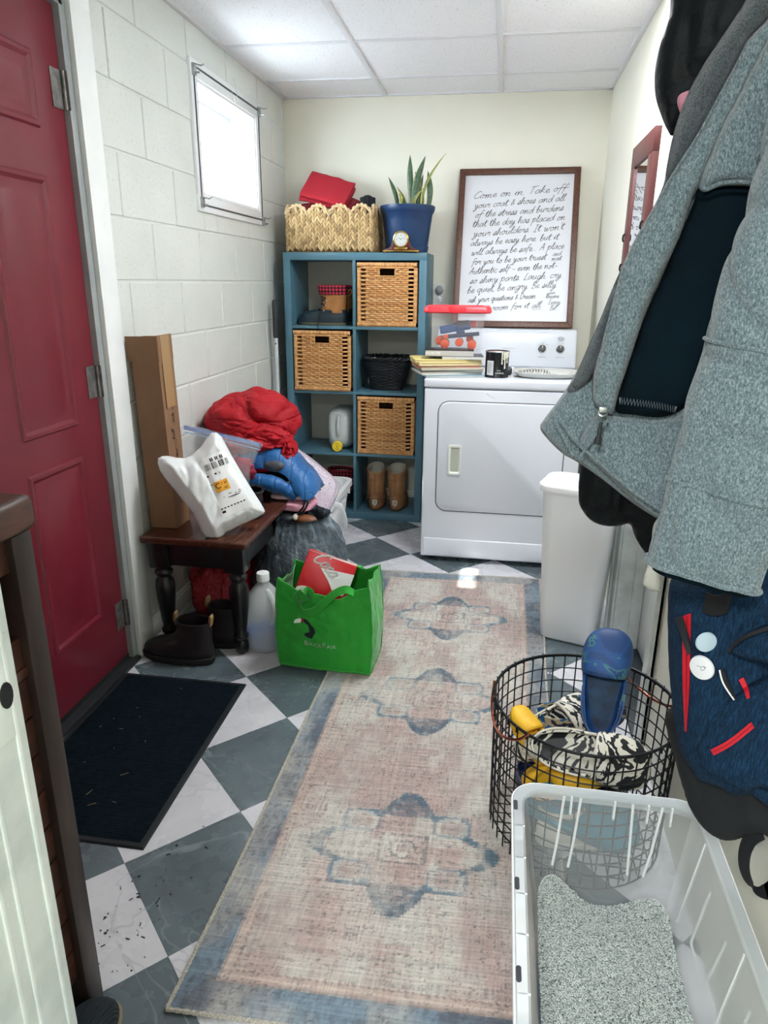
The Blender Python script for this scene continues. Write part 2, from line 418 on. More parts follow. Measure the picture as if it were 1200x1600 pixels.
# ------------------------------------------------------------------ door 2: recessed white door in the right wall
d2 = struct(G().box(1.832, 1.87, PY0+.018, PY1-.018, .02, PZ1-.018).build('door_2', m_white, bevel=.002))
for (z0, z1) in ((.22, .86), (1.0, 1.86)):
    g = G(); y0, y1 = 1.985, 2.32
    lv = [(0, 1.8325), (.008, 1.838), (.02, 1.838), (.04, 1.829)]
    g.loft([[(x, y0+a, z0+a), (x, y1-a, z0+a), (x, y1-a, z1-a), (x, y0+a, z1-a)] for a, x in lv], True, False)
    n0 = len(g.v)-4; g.f.append((n0, n0+1, n0+2, n0+3)); g.build('door_panel', m_white, d2, sharp=20)
g = G().box(RW-.006, 1.875, PY1-.016, PY1+.002, 0, PZ1).box(RW-.006, 1.875, PY0-.002, PY0+.016, 0, PZ1).box(RW-.006, 1.875, PY0, PY1, PZ1-.016, PZ1+.002)
g.box(1.792, 1.831, PY1-.03, PY1-.015, 0, PZ1).box(1.792, 1.831, PY0+.015, PY0+.03, 0, PZ1)
g.build('jamb', m_oldwhite, d2, bevel=.003)
g = G()
for (a, b) in ((PY1-.004, PY1+.084), (PY0-.084, PY0+.004)):
    g.box(RW-.014, RW+.001, a, b, 0, PZ1+.08)
g.box(RW-.0145, RW+.001, PY0-.084, PY1+.084, PZ1+.004, PZ1+.09)
for (a, b) in ((PY1+.06, PY1+.084), (PY0-.084, PY0-.06)): g.box(RW-.022, RW+.001, a, b, 0, PZ1+.09)
g.build('casing', m_oldwhite, d2, bevel=.004)
G().box(1.725, 1.835, PY0-.002, PY1+.002, -.004, .012).build('threshold', M('black_threshold', '#1c2429', '#2a3338', rough=.5, scale=30), d2, bevel=.004)

struct(G().box(-9, -.2, -4, 11, -.5, -.3).build('ground_outside', M('greyed_snow', '#9aa0a4', '#b9bec2', rough=.9, scale=1.5), smooth=False))  # unseen ground, added and greyed to dim light thrown up at the ceiling
# the hall the photographer stands in
hl = G()
for a in ((-.2, -.1, -2.2, .2, 0, RH+.1), (2.2, 2.3, -2.2, .2, 0, RH+.1), (-.2, 2.3, -2.3, -2.2, 0, RH+.1)): hl.box(*a)
struct(hl.build('wall_hall', m_wall, smooth=False))
struct(G().box(-.2, 2.3, -2.3, .2, RH+.001, RH+.1).build('ceiling_hall', m_tee, smooth=False))
struct(G().box(-.2, 2.3, -2.3, -.9, -.06, -.0).build('floor_hall', m_grout, smooth=False))
struct(G().box(1.855, 2.3, .37, RD+.12, -.06, RH+.2).build('wall_closet', m_wall, smooth=False))
# baseboards
g = G().box(-.002, .012, 2.152, RD, 0, .085).box(-.002, .018, 2.152, RD, 0, .02).box(-.002, .007, 2.152, RD, .085, .1)
struct(g.build('baseboard_left', m_white, bevel=.002))
struct(G().box(.02, RW, RD-.014, RD+.001, 0, .09).build('baseboard_back', m_white, bevel=.003))
struct(G().box(RW-.012, RW+.001, PY1+.085, RD, 0, .09).build('baseboard_right', m_white, bevel=.003))
# ------------------------------------------------------------------ blue cube shelf
m_blue = NT('blue_shelf_paint'); m_blue.set(col=m_blue.ramp(m_blue.noise(7, 4), [(.3, '#4a7283'), (.7, '#527b8d')]), rough=.4); m_blue.bump(m_blue.noise(90, 2), .04, .002); m_blue = m_blue.m
SX, SY, SD = .0826, 3.75, .365
sh = thing('cube_shelf', 'tall blue eight cube shelf unit against the back wall', 'shelf unit', (SX, SY, 0))
G().box(0, .77, 0, SD, 1.432, 1.47).build('top_board', m_blue, sh, bevel=.0015)
G().box(0, .77, .004, SD, .0, .042).build('bottom_board', m_blue, sh, bevel=.0015)
for x in (0, .732): G().box(x, x+.038, 0, SD, .042, 1.432).build('side_panel', m_blue, sh, bevel=.0015)
for k in range(3): G().box(.038, .732, .003, SD, .377+.351*k, .393+.351*k).build('shelf_board', m_blue, sh, bevel=.001)
zz = [.042, .377, .393, .728, .744, 1.079, 1.095, 1.432]
for k in range(4): G().box(.377, .393, .003, SD, zz[2*k], zz[2*k+1]).build('divider', m_blue, sh, bevel=.001)
CZ_ = [zz[0], zz[2], zz[4], zz[6]]   # floor heights of the cells

# ------------------------------------------------------------------ dryer
m_enamel = M('white_appliance_enamel', '#d9dde5', rough=.22, spec=.6, bump=.03, bscale=200, coat=.2)
m_enamel2 = M('white_console_enamel', '#ccd0d8', rough=.3)
DX, DY, DW, DD, DH = .9186, 3.18, .7258, .69, .905
dr = thing('dryer', 'white front loading clothes dryer beside the blue shelf', 'dryer', (DX, DY, 0))
G().box(0, DW, 0, DD, .025, DH-.046).build('cabinet', m_enamel, dr, bevel=.008, segs=3)
G().box(-.003, DW+.003, -.006, DD, DH-.043, DH).build('top_panel', m_enamel, dr, bevel=.01, segs=3)
G().box(.012, DW-.012, -.0035, .01, .03, .125).build('toe_panel', m_enamel, dr, bevel=.006, segs=3)
for x in (.05, DW-.05):
    for y in (.06, DD-.06): G().lathe([(.018, 0), (.018, .01), (.012, .012), (.012, .03)], 12, (x, y, 0)).build('foot', m_hole, dr)
def rrect(x0, x1, z0, z1, r, n=6):
    P = []
    for cx, cz, a0 in ((x1-r, z1-r, 0), (x0+r, z1-r, PI/2), (x0+r, z0+r, PI), (x1-r, z0+r, 1.5*PI)):
        for k in range(n+1): a = a0+PI/2*k/n; P.append((cx+r*math.cos(a), cz+r*math.sin(a)))
    return P
def plate_xz(g, P, y0, y1, inset=0):
    n = len(P); cx = sum(p[0] for p in P)/n; cz = sum(p[1] for p in P)/n
    sc = lambda p, d: (p[0]-d*(1 if p[0] > cx else -1), p[1]-d*(1 if p[1] > cz else -1))
    R = [[(x, y1, z) for x, z in P], [(x, y0+inset, z) for x, z in P]]
    if inset: R.append([(sc(p, inset)[0], y0, sc(p, inset)[1]) for p in P])
    g.loft(R); return g
dx0, dx1, dz0, dz1 = .069, .652, .27, .80
plate_xz(G(), rrect(dx0-.004, dx1+.004, dz0-.004, dz1+.004, .054), -.0008, .01).build('door_gap', M('dark_seal', '#2b3036', rough=.7), dr)
door = plate_xz(G(), rrect(dx0, dx1, dz0, dz1, .05), -.006, .01, .004).build('door', m_enamel, dr)
hx, hz = .152, .525
fr = G(); P1 = rrect(hx-.031, hx+.031, hz-.072, hz+.072, .008); P2 = rrect(hx-.024, hx+.024, hz-.064, hz+.064, .006); P3 = rrect(hx-.019, hx+.019, hz-.058, hz+.058, .006)
fr.loft([[(x, -.0065, z) for x, z in P1], [(x, -.012, z) for x, z in P1], [(x, -.0125, z) for x, z in P2], [(x, -.0075, z) for x, z in P3]], True, False)
fr.build('handle_frame', M('ivory_plastic', '#dcdfd8', rough=.35), door, sharp=25)
hb = G(); hb.loft([[(x, -.0072, z) for x, z in P3], [(x, -.0068, z) for x, z in P3]]); hb.build('handle_well', M('handle_shade', '#aeb2a4', rough=.4), door)
# control console: slanted face, rounded ends
C0 = DD-.0; cons = [(.0, 0), (-.002, .012), (.05, .175), (.075, .19), (.145, .19), (.145, 0)]
g = G(); g.loft([[(x, .54+y, DH+z) for y, z in cons] for x in (.002, DW-.002)]); g.build('console', m_enamel2, dr, bevel=.008, segs=3)
fv = Vector((0, .05, .163)).normalized(); fn = Vector((0, -.163, .05)).normalized()
def cons_pt(x, s, d=0):
    p = Vector((x, .538, DH+.012))+fv*s+fn*d; return p
m_knob = M('dark_knob', '#2a2f33', rough=.35); m_chrome = M('chrome_ring', '#c9c9c4', rough=.2, metal=1)
def on_console(x, s): return Matrix.Translation(cons_pt(x, s)) @ Matrix(((1, 0, 0, 0), (0, fv.y, fn.y, 0), (0, fv.z, fn.z, 0), (0, 0, 0, 1)))
for kx in (.55, .642):
    mm = on_console(kx, .088)
    k = G().lathe([(.015, .0), (.0145, .016), (.012, .018)], 24).build('knob', m_knob, dr, m=mm)
    G().lathe([(.021, .0), (.021, .004), (.017, .006), (.0155, .004)], 24).build('knob_ring', m_chrome, k, m=mm)
    G().box(-.0012, .0012, .002, .013, .018, .019).build('pointer', m_white, k, m=mm)
m_ink = M('grey_print', '#6f767e', rough=.6)
def text_mesh(body, size, name, mat, parent, m, ext=.0002, align='CENTER', shear=0, spacing=1, cv=None):
    c = bpy.data.curves.new(name, 'FONT'); c.body = body; c.size = size; c.align_x = align; c.align_y = 'CENTER'; c.extrude = ext; c.shear = shear; c.space_character = spacing
    c.resolution_u = 3
    o = bpy.data.objects.new(name, c); COL.objects.link(o)
    dg = bpy.context.evaluated_depsgraph_get(); me = bpy.data.meshes.new_from_object(o.evaluated_get(dg))
    bpy.data.objects.remove(o); me.transform(m)
    if cv:
        for v in me.vertices: v.co = cv(v.co)
    me.materials.clear(); me.materials.append(mat); q = bpy.data.objects.new(name, me); COL.objects.link(q); q.parent = parent
    return q
for x, s, b, z in ((.55, .118, 'TIMED', .006), (.53, .11, 'OFF', .005), (.574, .11, 'AUTO', .005), (.55, .045, 'TEMPERATURE', .006), (.55, .056, 'o', .008), (.642, .118, 'CYCLE SIGNAL', .005), (.642, .045, 'PUSH TO START', .006), (.642, .128, 'HEAVY DUTY', .005)):
    text_mesh(b, z, 'lettering', m_ink, dr, on_console(x, s) @ Matrix.Translation((0, 0, .0004)))
mm = on_console(.642, .142) @ Matrix.Translation((0, 0, .0004))
G().tube([(math.cos(a)*.016, math.sin(a)*.009, 0) for a in [2*PI*k/24 for k in range(24)]], .0008, 5, closed=True).build('emblem', m_ink, dr, m=mm)
text_mesh('Roper', .0095, 'emblem_lettering', m_ink, dr, mm)
text_mesh('EXTRA LARGE CAPACITY', .0055, 'lettering', m_ink, dr, on_console(.38, .085) @ Matrix.Translation((0, 0, .0004)))
for a, b in (((.245, -.007, .868), (.30, -.007, .80)),): 
    G().tube([(.285, -.0005, .845), (.30, -.0005, .832), (.325, -.0005, .822)], .0006, 4).build('scratch', m_ink, dr)
# ------------------------------------------------------------------ soft shapes
from mathutils.geometry import delaunay_2d_cdt
def seg_dist(P, B):
    A = B; C = np.roll(B, -1, axis=0); d = np.full(len(P), 1e9)
    for a, c in zip(A, C):
        v = c-a; L = (v@v) or 1e-12; t = np.clip(((P-a)@v)/L, 0, 1); q = a+t[:, None]*v; d = np.minimum(d, np.hypot(*(P-q).T))
    return d
def soft(name, mat, parent, outline, O, N, up=(0, 0, 1), thick=.02, edge=.03, res=.012, fold=None, back=.6, smoothn=6, warp=None, world=True, prof='round'):
    """cloth piece with real thickness: 2D outline (metres, in the plane O, N) filled, puffed and folded on both sides"""
    N = Vector(N).normalized(); U = Vector(up).cross(N).normalized(); V = N.cross(U); O = Vector(O)
    pts = catmull([(p[0], p[1], 0) for p in outline], smoothn, True) if smoothn else [Vector((p[0], p[1], 0)) for p in outline]
    B = []
    for i in range(len(pts)):
        a, b = pts[i], pts[(i+1) % len(pts)]; n = max(1, int((b-a).length/res))
        for k in range(n): q = a.lerp(b, k/n); B.append((q.x, q.y))
    Bn = np.array(B); mn, mx = Bn.min(0), Bn.max(0)
    X, Y = np.meshgrid(np.arange(mn[0], mx[0], res), np.arange(mn[1], mx[1], res)); Y = Y+(np.arange(X.shape[1]) % 2)*res*.5
    P = np.stack([X.ravel(), Y.ravel()], 1)
    # inside test
    ins = np.zeros(len(P), bool); j = len(Bn)-1
    for i in range(len(Bn)):
        xi, yi = Bn[i]; xj, yj = Bn[j]
        c = ((yi > P[:, 1]) != (yj > P[:, 1])) & (P[:, 0] < (xj-xi)*(P[:, 1]-yi)/((yj-yi) or 1e-12)+xi); ins ^= c; j = i
    P = P[ins]; P = P[seg_dist(P, Bn) > res*.45]
    A = [Vector(p) for p in Bn]+[Vector(p) for p in P]; nb = len(Bn)
    vs, _, fs, *_ = delaunay_2d_cdt(A, [(i, (i+1) % nb) for i in range(nb)], [], 1, 1e-6)
    Q = np.array([(v.x, v.y) for v in vs]); d = seg_dist(Q, Bn); isb = d < 1e-5
    e_ = np.clip(d/edge, 0, 1); h = thick*(np.sqrt(1-(1-e_)**2) if prof == 'round' else e_*(1.15-.15*e_))
    g = G(); n = len(Q); fr = []; bk = []
    for i in range(n):
        x, y = Q[i]; w = min(1, d[i]/(edge*.8)); f = fold(x, y) if fold else 0
        base = warp(x, y) if warp else 0
        p = O+U*x+V*y
        fr.append(p+N*(base+h[i]+f*w)); bk.append(p+N*(base-h[i]*back+f*w*.5))
    g.v = [tuple(p) for p in fr]; idx = {}
    for i in range(n):
        if isb[i]: idx[i] = i
        else: idx[i] = len(g.v); g.v.append(tuple(bk[i]))
    for t in fs:
        t = tuple(t); g.f.append(t); b = tuple(idx[i] for i in reversed(t))
        if set(b) != set(t): g.f.append(b)
    return g.build(name, mat, parent, world=world, sharp=180, recalc=False)
def px_out(pts, O, N, up=(0, 0, 1)):
    """outline measured on the photograph, laid out in metres on the garment's own plane"""
    N = Vector(N).normalized(); U = Vector(up).cross(N).normalized(); V = N.cross(U); O = Vector(O); c = Vector((CX, CY, CZ)); out = []
    for x, y in pts:
        d = ray(x, y); t = (O-c).dot(N)/d.dot(N); p = c+d*t-O; out.append((p.dot(U), p.dot(V)))
    return out
def blob(name, mat, parent, c, rad, fn=None, nu=72, nv=48, zmin=None, rot=0, cols=None, pw=1.0):
    """closed lump: sphere with exponent shaping, displaced by fn(direction)"""
    g = G(); cr, sr = math.cos(rot), math.sin(rot)
    def pt(th, ph):
        d = Vector((math.cos(th)*math.sin(ph), math.sin(th)*math.sin(ph), math.cos(ph)))
        q = Vector([math.copysign(abs(k)**pw, k) for k in d]) if pw != 1 else d
        r = 1+(fn(d) if fn else 0)
        x, y, z = q.x*rad[0]*r, q.y*rad[1]*r, q.z*rad[2]*r
        p = Vector((c[0]+x*cr-y*sr, c[1]+x*sr+y*cr, c[2]+z))
        if zmin is not None and p.z < zmin: p.z = zmin+(p.z-zmin)*.02
        return tuple(p)
    vs = [pt(0, 0)]
    for j in range(1, nv):
        for i in range(nu): vs.append(pt(2*PI*i/nu, PI*j/nv))
    vs.append(pt(0, PI)); fs = []
    for i in range(nu):
        k = (i+1) % nu; fs.append((0, 1+i, 1+k)); o = 1+(nv-2)*nu; fs.append((len(vs)-1, o+k, o+i))
        for j in range(nv-2): a = 1+j*nu; fs.append((a+i, a+nu+i, a+nu+k, a+k))
    return G().add(vs, fs).build(name, mat, parent, world=True, sharp=180)
def strap(name, mat, parent, path, width, thick=.002, side=(0, 0, 1), world=True, n=6):
    """flat webbing along a path; side = direction of its width (or a list, one per point)"""
    P = catmull(path, n); L = len(P); rings = []
    for i, p in enumerate(P):
        t = (P[min(i+1, L-1)]-P[max(i-1, 0)]).normalized()
        if isinstance(side, list):
            f = i/(L-1)*(len(side)-1); k = min(int(f), len(side)-2); s = Vector(side[k]).lerp(Vector(side[k+1]), f-k)
        else: s = Vector(side)
        s = (s-t*s.dot(t)).normalized(); nn = t.cross(s)
        rings.append([p+s*width/2+nn*thick/2, p-s*width/2+nn*thick/2, p-s*width/2-nn*thick/2, p+s*width/2-nn*thick/2])
    return G().loft(rings).build(name, mat, parent, world=world, sharp=50)
def ring_foot(z, xb, xf, w, e=2.3, n=32, heel=.85, lean=0):
    out = []
    for k in range(n):
        a = 2*PI*k/n; ca, sa = math.cos(a), math.sin(a)
        x = math.copysign(abs(ca)**(2/e), ca); y = math.copysign(abs(sa)**(2/e), sa)
        ww = w*(1 if x > 0 else lerp(1, heel, -x))
        out.append((lerp(xb, xf, (x+1)/2), y*ww+lean*z, z))
    return out
def smooth_levels(L, n=5):
    P = catmull([(a[1], a[2], a[3]) for a in L], n); Z = catmull([(a[0], 0, 0) for a in L], n)
    return [(z.x, p.x, p.y, p.z) for z, p in zip(Z, P)]
def hollow(g, L, depth=.08, wall=.006, e=2.3, lean=0):
    R = [ring_foot(z, xb, xf, w, e, lean=lean) for z, xb, xf, w in L]
    z, xb, xf, w = L[-1]
    R.append(ring_foot(z, xb+wall, xf-wall, w-wall, e, lean=lean)); R.append(ring_foot(z-depth, xb+wall, xf-wall, w-wall, e, lean=lean))
    return g.loft(R)
# single stroke script lettering (x height 1, ascender 2, descender -1)
SF = {
'a': (1.15, [[(.95,.85),(.6,1),(.2,.7),(.1,.3),(.35,0),(.7,.25),(.95,.9),(.92,.3),(1.15,.05)]]),
'b': (1.0, [[(.05,.6),(.4,1.6),(.35,2),(.15,1.6),(.12,.2),(.4,0),(.8,.35),(.7,.8),(.4,.85),(.15,.5)]]),
'c': (.85, [[(.75,.8),(.5,1),(.15,.65),(.15,.2),(.45,0),(.85,.2)]]),
'd': (1.15, [[(.9,.85),(.55,1),(.15,.65),(.12,.2),(.4,0),(.8,.4),(1.05,1.95),(.95,.4),(1.15,.05)]]),
'e': (.85, [[(.05,.3),(.55,.6),(.65,.85),(.4,1),(.12,.55),(.3,.05),(.6,.05),(.9,.3)]]),
'f': (.8, [[(.2,-.7),(.3,.6),(.45,1.8),(.75,2),(.85,1.75)],[(0,.9),(.45,.95),(1.0,1.1)]]),
'g': (1.05, [[(.9,.85),(.55,1),(.15,.7),(.15,.25),(.45,.05),(.8,.4),(.92,.95),(.75,-.6),(.35,-1),(.1,-.7),(.5,-.2),(1.1,.15)]]),
'h': (1.1, [[(.05,.6),(.4,1.6),(.35,2),(.18,1.5),(.1,0),(.35,.7),(.65,1),(.8,.75),(.75,.15),(1.1,.05)]]),
'i': (.55, [[(.05,.35),(.3,1),(.22,.2),(.5,.05)],[(.36,1.4),(.38,1.45)]]),
'k': (1.0, [[(.05,.6),(.4,1.6),(.35,2),(.18,1.5),(.1,0),(.25,.6),(.75,1)],[(.25,.55),(.6,.25),(1.0,.0)]]),
'l': (.6, [[(.05,.4),(.45,1.5),(.42,2),(.2,1.6),(.2,.25),(.4,0),(.65,.2)]]),
'm': (1.6, [[(.02,.7),(.2,1),(.15,0),(.35,.75),(.6,1),(.68,.7),(.62,0),(.85,.75),(1.12,1),(1.22,.7),(1.18,.15),(1.55,.05)]]),
'n': (1.15, [[(.02,.7),(.2,1),(.15,0),(.4,.75),(.7,1),(.8,.7),(.75,.15),(1.1,.05)]]),
'o': (1.0, [[(.6,1),(.2,.75),(.1,.3),(.4,0),(.75,.3),(.7,.8),(.5,1),(.6,.8),(1.0,.85)]]),
'p': (1.05, [[(.02,.6),(.25,1.1),(.15,.2),(.02,-1)],[(.18,.7),(.55,1.1),(.85,.75),(.6,.1),(.2,.2)]]),
'q': (1.05, [[(.9,.85),(.55,1),(.15,.65),(.2,.15),(.5,.05),(.85,.5),(.92,.95),(.8,-.9),(1.1,-.4)]]),
'r': (.85, [[(.05,.5),(.2,1.1),(.3,.85),(.65,.95),(.55,.3),(.85,.05)]]),
's': (.75, [[(.0,.2),(.45,1.1),(.55,.6),(.5,.05),(.15,.0),(.05,.2),(.8,.25)]]),
't': (.75, [[(.05,.4),(.4,1.8),(.3,.3),(.5,0),(.75,.2)],[(0,1.2),(.8,1.35)]]),
'u': (1.1, [[(.05,.5),(.2,1),(.15,.25),(.4,0),(.7,.3),(.85,1),(.8,.25),(1.1,.05)]]),
'v': (.95, [[(.05,.8),(.2,1),(.35,0),(.8,.95),(1.0,.85)]]),
'w': (1.4, [[(.05,.8),(.18,1),(.25,.1),(.45,.05),(.65,.9),(.7,.1),(.95,.1),(1.2,1),(1.45,.9)]]),
'y': (1.05, [[(.05,.8),(.18,1),(.2,.3),(.45,.1),(.8,.9),(.65,-.5),(.25,-1),(.1,-.6),(.6,-.1),(1.05,.15)]]),
'C': (1.3, [[(1.2,1.7),(.9,2),(.35,1.5),(.1,.7),(.35,.05),(.8,.05),(1.3,.4)]]),
'T': (1.2, [[(.1,1.95),(.7,2.0),(1.4,2.1)],[(.65,2),(.5,.9),(.45,0)]]),
'I': (.9, [[(.45,2),(.4,1),(.35,0)],[(.1,0),(.7,.02)],[(.2,1.95),(.8,2.0)]]),
'A': (1.3, [[(0,0),(.4,1),(.75,2),(.85,1),(1.0,0)],[(.2,.7),(1.1,.75)]]),
'L': (1.1, [[(.45,1.6),(.6,2),(.4,1.4),(.25,.2),(.1,0),(.6,.1),(1.1,0)]]),
'B': (1.15, [[(.2,2),(.15,0)],[(0,1.7),(.6,2),(.85,1.6),(.3,1.05),(.9,.8),(.85,.2),(.1,0)]]),
'S': (1.1, [[(.95,1.7),(.65,2),(.3,1.6),(.75,.9),(.7,.1),(.2,.05),(.0,.4)]]),
'D': (1.3, [[(.25,2),(.2,0)],[(0,1.8),(.8,1.9),(1.15,1.1),(.8,.15),(.1,0)]]),
'E': (1.0, [[(.9,1.9),(.4,2),(.2,1.5),(.6,1.1),(.15,.6),(.3,.05),(1.0,.25)]]),
'&': (1.0, [[(.9,.2),(.3,1.2),(.5,1.6),(.65,1.3),(.15,.5),(.3,0),(.8,.6)]]),
'.': (.45, [[(.15,.02),(.18,.07)]]), ',': (.4, [[(.2,.08),(.1,-.25)]]), '-': (.9, [[(.1,.6),(.85,.65)]]), "'": (.3, [[(.15,2),(.1,1.6)]]),
'’': (.3, [[(.15,2),(.1,1.6)]])}
def script_strokes(txt, size, x0, y0, slant=.28, slope=0, wide=1.0, jit=.05):
    """returns (list of smoothed 2D strokes, end x)"""
    out = []; x = x0; rnd = random.Random(len(txt)*7+int(x0*1e4))
    for ch in txt:
        if ch == ' ': x += size*.75*wide; continue
        adv, st = SF.get(ch, SF['-']); jy = rnd.uniform(-jit, jit)*size*2
        for s in st:
            q = [Vector(((x+(px*wide+py*slant)*size), y0+jy+py*size*rnd.uniform(.97, 1.03)+(x+px*size-x0)*slope, 0)) for px, py in s]
            out.append(catmull(q, 5) if len(q) > 2 else q)
        x += adv*size*wide
    return out, x
def ribbon(g, P, w, z=0, fn=None, h=.0006):
    L = len(P); 
    for i in range(L-1):
        a, b = Vector(P[i]), Vector(P[i+1]); t = (b-a)
        if t.length < 1e-7: continue
        t.normalize(); n = Vector((-t.y, t.x, 0))*w/2; e = t*w*.25
        q = [a-e-n, b+e-n, b+e+n, a-e+n]
        vs = [Vector((p.x, p.y, z)) for p in q]
        if fn: vs = [fn(p) for p in vs]
        g.add(vs, [(0, 1, 2, 3)])
# ------------------------------------------------------------------ wicker cubes in the shelf
m_wick = NT('wicker'); m_wick.set(col=m_wick.mix(.35, m_wick.attr(), m_wick.ramp(m_wick.noise(140, 3), [(.3, '#a06a3a'), (.7, '#edc48d')])), rough=.5); m_wick.bump(m_wick.noise(400, 2), .2, .001); m_wick = m_wick.m
rg = random.Random(3)
def tan_col():
    c = lin(rg.choice(['#d6985a', '#e4ab6c', '#c98a4c', '#edb87c', '#dba062'])); return c
def strand(g, cols, pts, h, th, col, nrm=Vector((0, -1, 0)), upv=Vector((0, 0, 1))):
    R = []
    for p in pts: p = Vector(p); R.append([p-upv*h/2, p-upv*h*.25+nrm*th, p+upv*h*.25+nrm*th, p+upv*h/2])
    g.loft(R, False, False); cols += [col]*(4*len(pts))
def wicker_panel(w, h, hole=True, rows=27, pitch=.0225, ladder=True, amp=.0055):
    g = G(); cols = []; b = .02; dz = (h-2*b)/rows
    n = int((w-2*b)/pitch*2)
    for r in range(rows):
        z = b+(r+.5)*dz; seg = [(b, w-b)]
        if hole and h-.068 < z < h-.026: seg = [(b, w/2-.042), (w/2+.042, w-b)]
        if ladder and r % 2: seg = [(max(a, .047), min(c, w-.047)) for a, c in seg]
        for a, c in seg:
            m = max(3, int((c-a)/pitch*3)); pts = []
            for k in range(m+1):
                x = lerp(a, c, k/m); pts.append((x, -amp*math.sin(PI*x/pitch+r*PI)+rg.uniform(-.0003, .0003), z+rg.uniform(-.0004, .0004)))
            strand(g, cols, pts, dz*.92, .003, tan_col())
    # stakes
    for k in range(int((w-2*b)/pitch)):
        x = b+(k+.5)*pitch*.99
        if ladder and (.028 < x < .047 or w-.047 < x < w-.028): continue
        z1 = h-b if not (hole and abs(x-w/2) < .042) else h-.072
        R = [[(x-.003, .002, z), (x, -.001, z), (x+.003, .002, z)] for z in (b, z1)]
        g.loft(R, False, False); cols += [tan_col()]*6
    return g, cols
def wrap_bar(g, cols, p0, p1, across, nrm, w, th, pitch=.0065):
    p0, p1, across, nrm = map(Vector, (p0, p1, across, nrm)); L = (p1-p0).length; n = int(L/pitch); t = (p1-p0).normalized()
    for k in range(n):
        c = tan_col()
        for s, e in ((0, 1),):
            a = p0+t*(k*pitch+.0004); bq = p0+t*((k+1)*pitch-.0002); mid = (a+bq)/2
            R = []
            for q, d in ((a, .75), (mid, 1), (bq, .75)):
                R.append([q+across*w/2*math.cos(f)*1.0+nrm*th*d*math.sin(f) for f in (0, PI*.25, PI*.5, PI*.75, PI)])
            g.loft(R, False, False); cols += [c]*15
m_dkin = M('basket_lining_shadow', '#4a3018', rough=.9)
WW, WH, WD = .322, .325, .31
def wicker_cube(loc, label):
    t = thing('wicker_basket', label, 'basket', loc, 0, 'cube wicker baskets in the shelf')
    g, c = wicker_panel(WW, WH); o = g.build('weave', m_wick, t, cols=c, recalc=False, sharp=60); tag(o, kind='stuff')
    g = G(); c = []
    wrap_bar(g, c, (0, .002, .011), (WW, .002, .011), (0, 0, 1), (0, -1, 0), .022, .007); wrap_bar(g, c, (0, .002, WH-.011), (WW, .002, WH-.011), (0, 0, 1), (0, -1, 0), .022, .008)
    wrap_bar(g, c, (.010, .002, .02), (.010, .002, WH-.02), (1, 0, 0), (0, -1, 0), .02, .007); wrap_bar(g, c, (WW-.010, .002, .02), (WW-.010, .002, WH-.02), (1, 0, 0), (0, -1, 0), .02, .007)
    g.build('rim', m_wick, t, cols=c, recalc=False, sharp=60)
    g = G(); c = []
    wrap_bar(g, c, (WW/2-.045, .0, WH-.068), (WW/2+.045, .0, WH-.068), (0, 0, 1), (0, -1, 0), .007, .005); 
    for s in (-1, 1): wrap_bar(g, c, (WW/2+s*.042, .0, WH-.07), (WW/2+s*.042, .0, WH-.022), (1, 0, 0), (0, -1, 0), .007, .005)
    g.build('handle_opening', m_wick, t, cols=c, recalc=False, sharp=60)
    for s in (0, 1):
        g, c = wicker_panel(WD, WH, False, 30, .03, False, .0015)
        o = g.build('side_weave', m_wick, t, cols=c, recalc=False, m=Matrix.Translation((0 if s == 0 else WW, 0 if s else WD, 0)) @ Matrix.Rotation(-PI/2 if s == 0 else PI/2, 4, 'Z')); tag(o, kind='stuff')
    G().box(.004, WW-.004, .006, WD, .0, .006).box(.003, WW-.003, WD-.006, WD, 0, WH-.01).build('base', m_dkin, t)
    return t
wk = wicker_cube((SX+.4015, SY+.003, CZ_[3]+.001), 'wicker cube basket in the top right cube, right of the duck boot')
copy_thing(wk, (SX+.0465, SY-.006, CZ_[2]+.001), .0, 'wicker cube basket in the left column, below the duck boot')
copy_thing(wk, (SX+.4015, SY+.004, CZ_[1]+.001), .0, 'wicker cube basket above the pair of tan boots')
# black willow basket
m_bw = M('black_willow', '#14161b', '#23262c', rough=.38, scale=90)
bb = thing('willow_basket', 'small black tapered woven basket in the shelf beside the left wicker cube', 'basket', (.632, 3.90, CZ_[2]+.001))
g = G(); rows = 19
for r in range(rows):
    f = (r+.5)/rows; z = .004+.165*f; hx = lerp(.088, .132, f); hy = lerp(.07, .105, f); P = []
    for k in range(72):
        a = 2*PI*k/72; e = 3.2; ca, sa = math.cos(a), math.sin(a); rr = 1+.03*math.sin(18*a+r*PI)
        P.append((hx*rr*math.copysign(abs(ca)**(2/e), ca), hy*rr*math.copysign(abs(sa)**(2/e), sa), z))
    g.tube(P, .0046, 5, closed=True)
tag(g.build('weave', m_bw, bb, sharp=60), kind='stuff')
g = G()
for q in range(2):
    P = []
    for k in range(96):
        a = 2*PI*k/96; ca, sa = math.cos(a), math.sin(a); ph = 16*a+q*PI
        P.append(((.136+.006*math.cos(ph))*math.copysign(abs(ca)**.63, ca), (.109+.006*math.cos(ph))*math.copysign(abs(sa)**.63, sa), .176+.006*math.sin(ph)))
    g.tube(P, .006, 6, closed=True)
g.build('rim', m_bw, bb); G().box(-.085, .085, -.067, .067, 0, .006).build('base', m_bw, bb)

